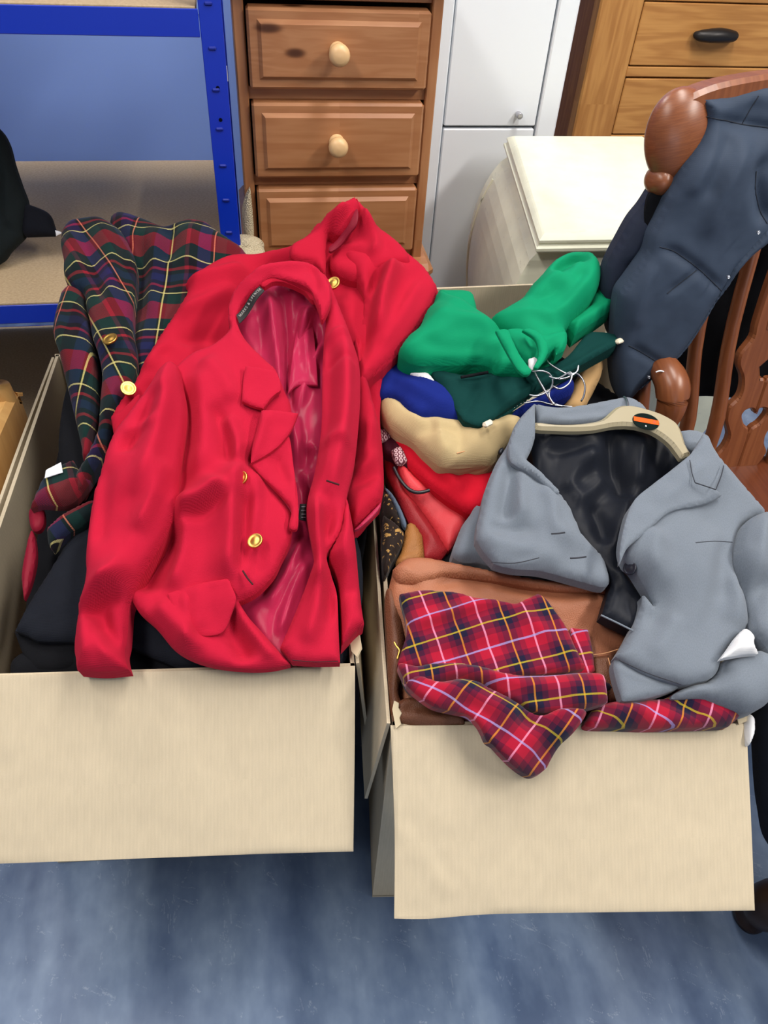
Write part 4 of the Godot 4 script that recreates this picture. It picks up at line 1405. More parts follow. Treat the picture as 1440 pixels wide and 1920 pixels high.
	cloth("cuff_lining", t, M.lining_dark, slope, [-21, 20.1, -19.6, 20.5, -19, 18.5, -19.3, 17.2, -20.1, 17, -20.7, 18], {lift = -1.5, puff = 0.60, pw = 1.2, thick = 0.8, cell = 0.30})
	cloth("wash_label", t, M.label_white, slope, [-18.5, 22.7, -18.5, 22.7, -18.5, 23.9, -18.5, 23.9, -16.8, 25, -16.8, 25, -16.4, 23.5, -16.4, 23.5], {lift = 1.9, puff = 0.10, pw = 0.4, thick = 0.1, cell = 0.25})
	button(t, "button", M.gold, Vector3(-0.1883, 0.7169, -0.9495), slope, 0.0105, -10, 15)
	button(t, "button", M.gold, Vector3(-0.1667, 0.6848, -0.8793), slope, 0.0105, 10, -20)

func red_blazer_behind() -> void:
	var t := thing("blazer", "second red blazer underneath, its collar standing up against the pine drawers", "blazer", Vector3(0.100, 0.550, -1.050))
	var slope := [Vector3(-0.1000, 0.5450, -0.5500), Vector3(0.9976, 0.0000, 0.0698), Vector3(0.0666, 0.3007, -0.9514)]
	cloth("body", t, M.red_behind, slope, [-2.5, 54.4, -2.5, 54.4, -1.2, 55.7, 2.3, 58.9, 5.2, 60.3, 9.2, 60.4, 12.9, 59.9, 15.3, 61.9, 17.4, 64.7, 20.4, 59.9, 24.4, 57.8, 26, 54.9, 25.8, 47.5, 25.6, 40.2, 24.7, 32.7, 24.3, 22.8, 19.9, 15.7, 13.1, 20.1, -4.5, 22.6, -10.6, 29.3, -10.6, 29.3, -11.3, 32, -11.3, 32, -10.2, 34.7, -8.9, 36.9, -7.8, 40.2, -5.8, 45.7, -3.5, 49.7, -2.1, 52.9], {lift = 1.6, puff = 1.30, pw = 1.6, thick = 4, rise = [[14.9, 60, 3.5], [1.4, 56.7, 1.5], [-8, 35.7, 0], [23.8, 47.5, 1.5], [11.4, 53.2, -2.5], [12.1, 43.4, -3], [11.9, 32.2, -3]], wave = [0.4, 9, 40, 2.2, 11], folds = [
			[1.44, 1, 1.6, -2.1, 53.9, 1.5, 54.7, 6.8, 57],
			[-1.44, 1.2, 1.2, -5.5, 40.2, -2.8, 44.2, 3.7, 46.2],
			[1.6, 1.2, 1.6, -7.5, 38.8, -5.6, 42.1, -2.1, 44.3],
			[1.28, 1, 1, -3.7, 48.4, 1.5, 50.7, 5.2, 53],
			[-1.12, 1, 1, -9.6, 33.5, -7.9, 33.9, -6, 37.5],
			[1.28, 0.8, 0.8, 18.8, 58.6, 22, 58.3, 25.3, 58.8]]})
	cloth("sleeve", t, M.red_behind, slope, [20.3, 57.8, 24.3, 58, 28.3, 59, 30.8, 57.4, 33, 55.6, 34.4, 52.1, 34.4, 52.1, 33, 48.8, 30.8, 45.2, 28.6, 41.9, 26.1, 38.7, 23.8, 36.5, 21.6, 35.1, 21.6, 40.8, 22.5, 45.4, 23.2, 49.7, 21.7, 54.5], {lift = 4, puff = 1.80, pw = 1.8, thick = 4, rise = [[26.5, 55.6, 1.5], [33.5, 52.3, 0], [23.1, 38, 0]], wave = [0.5, 8, 60, 2, 12], folds = [
			[-3.52, 0.6, 1, 26.1, 54.7, 24.2, 49.7, 23.1, 44.5, 22.1, 38],
			[2.56, 1, 1.4, 28.1, 55.7, 26, 48.8, 24.5, 41.8],
			[0.96, 1, 1, 32, 52.7, 28.1, 45.4, 24.7, 39.9],
			[-0.96, 0.8, 0.8, 24.9, 55.6, 28.1, 55.7, 31, 56.3]]})
	cloth("right_collar", t, M.red_behind, slope, [22.6, 65.9, 22.6, 65.9, 23.4, 64.4, 24.4, 62.7, 25.5, 61.6, 27.6, 60.6, 29.2, 58.9, 30.2, 57, 30.2, 55.3, 27.6, 54.7, 24.8, 53.5, 22.9, 52.7, 20.1, 53.9, 18.5, 55.9, 19.2, 58.6, 21.2, 60.3, 22, 62], {lift = 6, puff = 1.40, pw = 1.5, thick = 3, rise = [[22.5, 64.9, 3], [28.2, 57.2, 0], [21, 55, -1]], wave = [0.4, 7, 30, 2, 13], folds = [
			[-2.88, 0.5, 0.8, 23, 63.4, 22.6, 61.4, 21.1, 59.7, 19.4, 58.6],
			[2.4, 0.7, 1, 23.3, 62.9, 25.1, 59.9, 24.9, 55.4],
			[-1.28, 0.8, 0.8, 25.5, 61.4, 25.1, 59.5, 24.5, 56.5],
			[1.12, 0.7, 0.7, 18.7, 57.8, 21.1, 58.1, 24.2, 57.1]]})
	cloth("collar", t, M.red_behind, slope, [22.4, 64.5, 22.4, 64.5, 21.6, 63.7, 20.4, 62.9, 19, 62.2, 18.2, 62.1, 18.2, 62.1, 17.1, 61.2, 15, 59.3, 12.9, 57.5, 13.1, 55.4, 16.3, 54.5, 17.6, 53.4, 18, 56.6, 18.3, 59.8, 20.3, 59.2, 21.5, 60.1, 22.5, 61.5, 22.9, 63], {lift = 7.2, puff = 1.00, pw = 1.1, thick = 2, cell = 0.38, rise = [[22.4, 64, 3], [14, 56.9, 0], [17, 54.8, -1]], wave = [0.2, 6, 40, 2, 14], folds = [
			[1.28, 0.6, 1, 21.1, 62.3, 19.6, 60.6, 18.1, 59.1],
			[-1.44, 0.5, 0.5, 22.2, 62.5, 21.4, 60.5, 19.5, 59.4, 18.5, 57.5]]})
	cloth("collar_shade", t, M.lining_dark, slope, [22.5, 61.5, 22.7, 60.2, 22.3, 58.8, 21.1, 58, 19.9, 57.1, 18.6, 56.3, 18.5, 57.2, 20.2, 58.5, 21.4, 59.3], {lift = 8.5, puff = 0.10, pw = 0.5, thick = 0.4, cell = 0.25, rise = [[22.4, 61, 2.4], [18.6, 56.6, -1]]})  # dark strip standing for the shade inside the collar fold
	cloth("cuff", t, M.red_behind, slope, [-10.9, 31, -10.9, 31, -10.4, 31.4, -9.4, 32.3, -7.5, 34.6, -7, 32.5, -8, 30.4, -9.1, 28.6, -10.2, 27.8, -10.2, 27.8, -10.6, 29.6], {lift = 3, puff = 1.00, pw = 1.2, thick = 1.5, cell = 0.30})
	cloth("side_sleeve", t, M.red_behind, slope, [21.5, 42.9, 22.3, 41, 23, 35.4, 23.6, 31.6, 24.3, 27.3, 24.4, 23.3, 24.2, 20.2, 23.7, 18.2, 23.7, 18.2, 21.9, 16.3, 20, 14.4, 20, 14.4, 19.6, 15.9, 19.2, 19, 20.6, 24.9, 21.2, 32], {lift = 1.8, puff = 2.00, pw = 2.2, thick = 3, rise = [[22.3, 37.3, 2], [22.7, 18.5, -0.5]], wave = [0.5, 6, 70, 2, 15], folds = [
			[1.28, 0.8, 0.8, 24, 24.8, 22.4, 23.3, 20.2, 21.8],
			[-1.12, 0.6, 0.8, 24.1, 22.1, 22.2, 20.9, 19.7, 19.8],
			[1.12, 0.8, 0.8, 23.3, 28.9, 22.5, 26.3, 21.1, 24.1],
			[-0.96, 0.7, 0.7, 22.9, 33.7, 22.5, 28.9]]})
	cloth("side_cuff_lining", t, M.lining_red, slope, [20, 14, 20, 14, 21.8, 15.9, 23.6, 17.8, 23.6, 17.8, 23.4, 17.1, 22.5, 15.9, 20.7, 14.3], {lift = 2.2, puff = 0.30, pw = 0.6, thick = 0.6, cell = 0.25})
	button(t, "button", M.gold, Vector3(0.1211, 0.7605, -1.0031), slope, 0.0105, 5, 25)
	button(t, "button", M.gold, Vector3(-0.1489, 0.6852, -0.8327), slope, 0.0070, 0, -50)

func red_blazer_front() -> void:
	var t := thing("blazer", "bright red blazer lying open on top of the left carton, shiny crimson lining showing", "blazer", Vector3(-0.050, 0.550, -0.800))
	var slope := [Vector3(-0.1000, 0.5450, -0.5500), Vector3(0.9976, 0.0000, 0.0698), Vector3(0.0666, 0.3007, -0.9514)]
	cloth("lining", t, M.lining_red, slope, [7.1, 50.8, 9.4, 53.4, 12.8, 53.4, 16.2, 50.9, 17.7, 47.7, 18.5, 43, 18.1, 32.5, 17.1, 23.7, 16.5, 16.8, 16.2, 9.4, 14.1, 3.6, 12.3, -0.6, 10.3, -2.1, 7.2, 2.6, 4.6, 6.7, 5.2, 10, 9.1, 11.1, 10.5, 16.9, 9.1, 23.1, 8.5, 30.9, 7, 37.9, 5.3, 44.1, 5.6, 47.4], {lift = 4, puff = 0.60, pw = 2, thick = 2, cell = 0.38, rise = [[10.8, 49.3, 1.5], [12.8, 38, -1], [13.1, 13.9, -2], [9.1, 1.9, -3]], wave = [0.35, 4, 75, 3, 21], folds = [
			[2.55, 0.5, 0.9, 9.4, 50.8, 10.2, 45.5, 10.7, 41.5, 11.6, 35.3, 12, 29.2],
			[-2.21, 0.5, 0.5, 11.6, 49.3, 12.1, 43, 11.8, 36.2, 12.6, 29.2],
			[2.38, 0.5, 0.8, 16.1, 47.5, 14.5, 44.4, 12.7, 39.8, 12.6, 33.5],
			[-2.04, 0.5, 0.6, 13.8, 46.5, 13.3, 42.3, 12.3, 38, 11.9, 32.6],
			[1.7, 0.5, 0.5, 17.4, 43, 15.8, 39.8, 14.6, 36.1, 13.4, 31.7],
			[-1.53, 0.4, 0.4, 15.6, 45.9, 16.1, 43.1, 15.1, 39.8],
			[1.53, 0.5, 0.7, 10.9, 51.3, 12.7, 49.3, 14.6, 49.3],
			[1.53, 0.5, 0.8, 12.4, 30.9, 13.3, 25.3, 14.2, 19.9],
			[-1.36, 0.5, 0.5, 14.4, 26.8, 13.6, 21.5, 13.8, 16.8],
			[1.36, 0.6, 0.9, 13.7, 13.1, 11.7, 8.3, 9.1, 3.9],
			[-1.19, 0.6, 0.6, 13.1, 13.9, 10.4, 9, 7.8, 5.2],
			[1.36, 0.6, 0.6, 14.3, 10.2, 11.9, 5.1, 10.6, 0.5],
			[1.02, 0.4, 0.4, 14, 26.4, 16.1, 25.3, 17.1, 25.5]]})
	cloth("left_front", t, M.red, slope, [4.6, 46.1, 4.6, 46.1, 5.6, 42.3, 6.7, 39.8, 9.6, 36.1, 10.6, 35, 11.6, 32, 12.5, 29.3, 12.1, 26.7, 9.4, 24, 7.4, 21.7, 8.4, 20.4, 9.9, 18.7, 11, 16.9, 11.9, 15.5, 12.4, 14.2, 12.3, 12.4, 11.9, 10.7, 11, 8.9, 10, 6.9, 8.1, 4.9, 6.1, 4, 6.1, 4, 7.1, 2.4, 8.6, 0.8, 10.2, -1.1, 11.8, -3, 11.8, -3, 9.1, -3.4, 5, -3.2, 1.6, -2.3, -1, -0.8, -3.1, 1.6, -5.7, 4.4, -6.9, 9.2, -6.4, 16.8, -5.2, 25.2, -3.9, 31.2, -2.4, 35, -0.2, 37.6, 2.5, 39.1, 4.5, 41.6, 4.3, 43.8], {lift = 5.4, puff = 0.90, pw = 1.2, thick = 1.4, cell = 0.32, rise = [[5.3, 39.8, 2.2], [1.3, 32.8, 2.2], [3, 18.9, 1.5], [10.6, 14.9, 0.4], [-2.9, 6.3, -1], [10.3, -1.3, -2.8], [2, -1.1, -2.2], [7.4, 7, -0.3]], wave = [0.3, 12, 60, 2, 22], folds = [
			[3.23, 2.2, 0.6, -1.1, 14.7, 1.9, 15.1, 4.8, 17.3],
			[-1.36, 0.6, 0.6, -1, 13.8, 2.2, 14.2, 5.1, 16.3],
			[2.89, 0.6, 2.4, 6.3, 21.2, 6.1, 17.6, 5.9, 13.3, 5.7, 9.1, 5.5, 5.8],
			[-2.04, 1.2, 0.6, 6.7, 16.9, 6.6, 12.3, 6.1, 6.4],
			[1.7, 0.7, 1.4, 8.3, 20.6, 8.2, 15.7, 7.4, 10.3, 6.4, 5.1],
			[2.21, 1.8, 0.6, -0.8, 15, -0.3, 11.4, -0.7, 8.3, -1.8, 5.1],
			[-2.72, 1.8, 1.2, -1.3, 14.2, -3.7, 9.7, -5.1, 5.5],
			[1.7, 1.8, 2.2, 1, 34.5, 1.8, 26.5, 1.5, 19],
			[-2.55, 1.4, 1.6, -1.4, 33.7, -0.4, 26.5, -0.6, 20.6, -0.8, 15.9],
			[2.04, 1.2, 0.6, 4.1, 27.2, 5.5, 23.9, 6, 20.5],
			[-1.53, 0.8, 0.8, 2.8, 28.7, 4.5, 25, 4.9, 20.4],
			[1.7, 1, 0.7, 6, 3.6, 7.3, 1.6, 9.1, -1, 10.6, -2.8],
			[1.53, 0.5, 1.4, 0.3, 5.6, 0.9, 0.8, 0, -1.7],
			[-2.04, 1, 1, 4.1, 5.3, 5.5, 0.6, 7.4, -2.8],
			[1.36, 1.5, 1.5, 1.2, 36.2, 4, 32.8, 5.4, 28.7],
			[1.53, 0.6, 1.6, -2.8, 4.4, -0.4, 1.4, 2.6, -1.5]]})
	cloth("right_front", t, M.red, slope, [16.3, 51.8, 17.3, 49, 17.6, 45.1, 17.1, 40.1, 16.8, 36.6, 16.6, 32.9, 16.4, 28.1, 16, 24.4, 15.2, 20, 14.4, 17, 14.1, 14.8, 14.3, 12.6, 14.7, 9.9, 14.8, 8.4, 13.9, 6.2, 12.8, 3.6, 11.7, 1, 10.7, -1.2, 10.7, -1.2, 12, -2.9, 12, -2.9, 14.5, -3.2, 17.4, -3.3, 17.4, -3.3, 17.4, 0.6, 17.4, 4.8, 16.8, 7, 16.3, 9.1, 17.1, 10.5, 18, 11.7, 18.7, 14.6, 19.2, 17.6, 20.2, 21.3, 21, 26.4, 21.5, 31.3, 21.6, 36.5, 20.6, 41.3, 19.6, 44.7, 18.7, 48.2, 17.8, 51], {lift = 5.4, puff = 0.90, pw = 1.2, thick = 1.6, cell = 0.34, rise = [[17.6, 49, 2.5], [19.2, 34.8, 1.6], [15.7, 15.4, 0.5], [14, -0.5, -2]], wave = [0.4, 9, 80, 2.2, 23], folds = [
			[2.72, 0.8, 2.4, 19.9, 41.7, 19.9, 33, 19.4, 26.5, 18.2, 20.7, 16.9, 15.4],
			[-1.53, 1.2, 1, 17.7, 40.1, 17.2, 31.3, 16.3, 23],
			[2.38, 0.7, 1, 14.9, 17, 15.5, 11.9, 15.8, 8.6, 14.9, 5.2],
			[-2.55, 0.8, 0.7, 17, 15.4, 16.1, 10.5, 16.5, 6.3, 16.7, 0.7],
			[2.04, 0.8, 1.2, 16.3, 8, 15.4, 4, 13.7, -1.7],
			[1.19, 0.5, 0.7, 16.5, 38.8, 18.4, 40.1, 20.5, 40.8],
			[-1.02, 0.5, 0.5, 16.7, 34.8, 18.5, 35.7, 21.2, 35.6],
			[1.19, 1, 0.5, 16.4, 23, 18, 23.5, 20.3, 22.8]]})
	cloth("right_sleeve", t, M.red, slope, [18.7, 16.5, 18.7, 16.5, 19.1, 16.9, 19.4, 15, 19.7, 12.1, 19.9, 9.5, 20.2, 5.6, 20.3, 3.6, 20.5, 1.5, 20.5, 1.5, 19.3, 0.6, 17.7, -1, 17.7, -1, 17.8, 2.4, 17.7, 6.3, 17.3, 7.9, 16.6, 9.4, 17.4, 11.1, 18.2, 12.9], {lift = 3.6, puff = 1.80, pw = 1.6, thick = 3, cell = 0.35, rise = [[18.7, 15.1, 1.5], [19.3, 1, -1.5]], wave = [0.3, 6, 80, 2, 24], folds = [
			[-1.02, 0.4, 0.6, 20.3, 5.7, 18.9, 5.1, 17.7, 4.4],
			[0.85, 0.6, 0.6, 19, 15, 18.5, 10.8, 19, 7.4]]})
	cloth("left_sleeve", t, M.red, slope, [-2.8, 35.4, -4.1, 34.1, -5.2, 31.3, -7.2, 28.2, -8.8, 25.7, -9.6, 23.2, -10, 20.7, -10.5, 18.5, -10.8, 17, -11, 14.7, -11.1, 12.2, -11, 9.6, -10.8, 7.3, -11, 5.7, -11.7, 4.3, -11.9, 2.9, -12, 1.5, -12, -0.2, -11.5, -2.6, -11.5, -2.6, -8.9, -2.9, -6, -2.8, -6, -2.8, -6.4, -1.7, -6.6, -0.7, -6.5, 0.3, -6.4, 1.8, -6.2, 4, -5.6, 5.2, -4.8, 6.9, -3.8, 8.8, -2.7, 11, -1.7, 13.4, -0.7, 15.2, -0.9, 17.2, -0.9, 19.6, -0.6, 23.2, -0.3, 26.8, -0.4, 29.1, -0.9, 31.7, -1.6, 34.6], {lift = 6, puff = 2.20, pw = 2.4, thick = 2.6, cell = 0.32, rise = [[-3.2, 32.4, 2.2], [-6.5, 22, 1.2], [-8.8, 9.9, 0], [-9.2, -0.5, -3.2]], wave = [0.5, 8, 65, 2, 25], folds = [
			[2.04, 1, 2.2, -2.2, 34.1, -2.4, 27.6, -3.6, 21.2, -5.4, 15.1],
			[-1.87, 1.2, 1.2, -3.8, 30.7, -5.5, 25.7, -7.6, 21.3],
			[2.04, 0.6, 1.6, -1.7, 20.4, -3.1, 15.6, -4.7, 11.1],
			[-1.53, 1, 1, -9.5, 20.6, -9.5, 15.3, -9.6, 9.9],
			[2.72, 1.6, 0.6, -11.7, 3.6, -9.6, 4.9, -7.3, 6, -5, 7.6],
			[-2.72, 0.6, 0.8, -11.3, 2.9, -9, 4.2, -6.6, 4.9],
			[1.7, 0.8, 0.8, -11.1, 3.2, -10.7, 0.5, -10, -2.3],
			[-2.21, 0.9, 0.9, -9, 3.7, -8.4, 1.4, -6.7, -0.7],
			[1.53, 0.6, 0.8, -9.3, 1.4, -8.3, -0.8, -7.4, -2.5],
			[1.19, 0.8, 0.6, -7.6, 24.3, -5.5, 25.4, -3.5, 24.9]]})
	cloth("collar", t, M.red, slope, [4.3, 45.1, 4.3, 45.1, 4.9, 47, 6.1, 48.2, 7.5, 49.2, 8.8, 50.3, 11.1, 51, 13.8, 51.5, 15.4, 51.4, 16.7, 50.3, 17.7, 48.5, 18.3, 46.2, 17.9, 43.8, 16.9, 41.9, 16.5, 43.4, 16, 45.1, 15.5, 46.5, 13.9, 47.7, 11.8, 48.3, 10, 48.4, 8.6, 47.3, 7.4, 46.5, 6.4, 45.3, 5.6, 43.7, 5.8, 41.8, 6.8, 39.6, 8.8, 37.2, 10.3, 35.4, 9.4, 35.1, 7.9, 37.3, 5.8, 40.1, 4.7, 42.6], {lift = 7.4, puff = 0.50, pw = 0.6, thick = 1, cell = 0.30, rise = [[9.6, 49.4, 3], [16.1, 48.9, 2.6], [5.2, 43.2, 0.5], [9.4, 35.9, 0]], folds = [
			[0.85, 0.4, 0.6, 7.5, 48.7, 11.1, 50.2, 15.1, 50.9],
			[-0.85, 0.5, 0.5, 15.1, 50.9, 16, 48.9, 16.4, 45.5]]})
	cloth("collar_stand", t, M.red_behind, slope, [8.6, 48.1, 10, 49.3, 12.8, 50.1, 15, 50.4, 16.2, 48.4, 16.4, 45.9, 15.6, 45.7, 14.5, 47.3, 12.5, 48.1, 10.5, 48.1, 9.2, 47.2], {lift = 7, puff = 0.40, pw = 0.8, thick = 0.8, cell = 0.28, rise = [[9.6, 48.9, 3], [16.1, 47.9, 2]]})
	cloth("upper_lapel", t, M.red, slope, [6.9, 34.1, 6.9, 34.1, 8.7, 33.8, 10.7, 33.3, 10.7, 33.3, 11.2, 31.8, 11.3, 30.4, 11.3, 30.4, 10.2, 29.4, 9.1, 27.7, 9.1, 27.7, 7.7, 28.1, 6.5, 28.7, 6.5, 28.7, 6.6, 31.4], {lift = 7.3, puff = 0.20, pw = 0.3, thick = 0.5, cell = 0.28, rise = [[5.5, 38.1, 2.2], [1.6, 31.3, 2.2], [3.3, 17.8, 1.5], [10.7, 13.9, 0.4], [-2.5, 5.5, -1], [10.4, -1.9, -2.8], [2.3, -1.7, -2.2], [7.6, 6.2, -0.3]]})
	cloth("lower_lapel", t, M.red, slope, [8.9, 27.3, 8.9, 27.3, 11.2, 27.3, 13.4, 27, 13.4, 27, 12.4, 24.6, 11, 22.7, 9.4, 21.3, 8.4, 20.6, 7.6, 20.1, 7.6, 20.1, 7.7, 21.7, 8, 23.4, 8.5, 25.4], {lift = 7.5, puff = 0.22, pw = 0.3, thick = 0.5, cell = 0.28, rise = [[5.5, 38, 2.2], [1.7, 31.2, 2.2], [3.3, 17.7, 1.5], [10.7, 13.8, 0.4], [-2.5, 5.5, -1], [10.4, -2, -2.8], [2.3, -1.8, -2.2], [7.6, 6.1, -0.3]], folds = [
			[0.68, 0.5, 0.5, 9.7, 26.8, 8.8, 23.5, 7.8, 20.7]]})
	cloth("lapel_roll", t, M.red, slope, [7.5, 20.4, 7.5, 20.4, 9.4, 21.6, 11.2, 23.3, 12.2, 24.3, 12.7, 20, 13.1, 16, 13, 12.1, 12, 12.1, 12.3, 14.3, 11.4, 15.9, 9.9, 17.7, 8.5, 19.2], {lift = 6.9, puff = 0.30, pw = 0.4, thick = 0.6, cell = 0.30, rise = [[5.4, 38.5, 2.2], [1.6, 31.6, 2.2], [3.2, 18.1, 1.5], [10.7, 14.1, 0.4], [-2.6, 5.7, -1], [10.4, -1.8, -2.8], [2.2, -1.6, -2.2], [7.6, 6.3, -0.3]], folds = [
			[-0.85, 0.6, 0.6, 10.3, 21.9, 12, 17.3]]})
	cloth("pocket_flap", t, M.red, slope, [-1.7, 4.9, -1.7, 4.9, 0.2, 5.5, 2.4, 6, 5.1, 6.2, 5.1, 6.2, 5.4, 5.3, 5.9, 3.9, 5.4, 2.4, 4.3, 0.4, 1.9, 0.1, -0.2, 0.6, -1, 2.4], {lift = 6.8, puff = 0.20, pw = 0.3, thick = 0.4, cell = 0.32, rise = [[5.4, 38.6, 2.2], [1.6, 31.7, 2.2], [3.2, 18.1, 1.5], [10.7, 14.2, 0.4], [-2.6, 5.8, -1], [10.4, -1.8, -2.8], [2.2, -1.6, -2.2], [7.6, 6.4, -0.3]], folds = [
			[0.68, 0.5, 1.2, 1.8, 5.7, 2, 0.5]]})
	cloth("brand_label", t, M.label_black, slope, [5.5, 43.5, 5.5, 43.5, 8.7, 46.3, 8.7, 46.3, 9.4, 45.5, 9.4, 45.5, 5.9, 42.1, 5.9, 42.1], {lift = 9.6, puff = 0.08, pw = 0.3, thick = 0.1, cell = 0.20, rise = [[9, 45.8, 1.6], [5.6, 42.9, -1.4]]})
	var label_surface := last_surface
	cloth("care_label", t, M.label_black, slope, [13.3, 16.6, 13.3, 16.6, 14.2, 16.6, 14.2, 16.6, 14, 14.2, 14, 14.2, 13.1, 14.5, 13.1, 14.5], {lift = 4.6, puff = 0.08, pw = 0.3, thick = 0.1, cell = 0.20})
	seam(t, "label_print", M.label_grey, [Vector3(0.0442, 0.6408, -0.6778), Vector3(0.0493, 0.6407, -0.6773)], 0.00030)
	seam(t, "label_print", M.label_grey, [Vector3(0.0437, 0.6392, -0.6729), Vector3(0.0489, 0.6392, -0.6724)], 0.00030)
	seam(t, "label_print", M.label_grey, [Vector3(0.0432, 0.6377, -0.6680), Vector3(0.0484, 0.6376, -0.6675)], 0.00030)
	seam(t, "label_print", M.label_grey, [Vector3(0.0429, 0.6364, -0.6638), Vector3(0.0480, 0.6363, -0.6633)], 0.00030)
	cloth("inner_pocket", t, M.lining_red, slope, [12.1, 33.4, 12.1, 33.4, 13.4, 34.7, 16.1, 34.7, 16.1, 34.7, 16, 38.8, 15.6, 45.9, 14.5, 47.4, 13.4, 43.7, 12.7, 38.8], {lift = 4.6, puff = 0.20, pw = 0.5, thick = 0.3, cell = 0.30, folds = [
			[0.85, 0.4, 0.4, 15.1, 46.6, 14.7, 41.6, 15.1, 35.4]]})
	button(t, "button", M.gold, Vector3(-0.0233, 0.6798, -0.6932), slope, 0.0085, 10, 30)
	button(t, "button", M.gold, Vector3(-0.0130, 0.6464, -0.6195), slope, 0.0095, -5, 20)
	seam(t, "buttonhole", M.thread_dark, [Vector3(-0.0300, 0.6357, -0.5866), Vector3(-0.0252, 0.6328, -0.5774), Vector3(-0.0198, 0.6304, -0.5693)], 0.00110)
	seam(t, "buttonhole", M.thread_dark, [Vector3(0.0747, 0.6828, -0.6759), Vector3(0.0819, 0.6819, -0.6724), Vector3(0.0892, 0.6809, -0.6689)], 0.00120)
	seam(t, "hem_seam", M.thread_dark, [Vector3(0.0171, 0.5880, -0.4920), Vector3(0.0412, 0.5872, -0.4874), Vector3(0.0668, 0.5870, -0.4850)], 0.00060)
	lettering(t, "MARKS & SPENCER", Vector2(5.88, 43.24), Vector2(8.88, 45.79), 0.0035, label_surface)

func dark_gap_filler_right() -> void:  # added dark filler: stands for the unlit hollows between the clothes
	var t := thing("trousers", "near-black filler cloth added deep in the right carton to darken the gaps between the bags and the jackets", "trousers", Vector3(0.360, 0.300, -0.750))
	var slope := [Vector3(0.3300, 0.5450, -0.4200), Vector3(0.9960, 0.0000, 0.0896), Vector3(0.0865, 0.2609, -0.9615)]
	cloth("leg", t, M.black_deep, slope, [-18.7, 51.6, -18.7, 51.6, -18.5, 27.6, -19.7, 2.3, -19.7, 2.3, -2.6, 0.8, 24.1, -0, 24.1, -0, 23.9, 22.6, 20.7, 50, 20.7, 50, 7.2, 63.4, -4.8, 68], {lift = -9, puff = 1.50, pw = 4, thick = 4, cell = 0.80, wave = [1.2, 9, 20, 1.5, 31]})

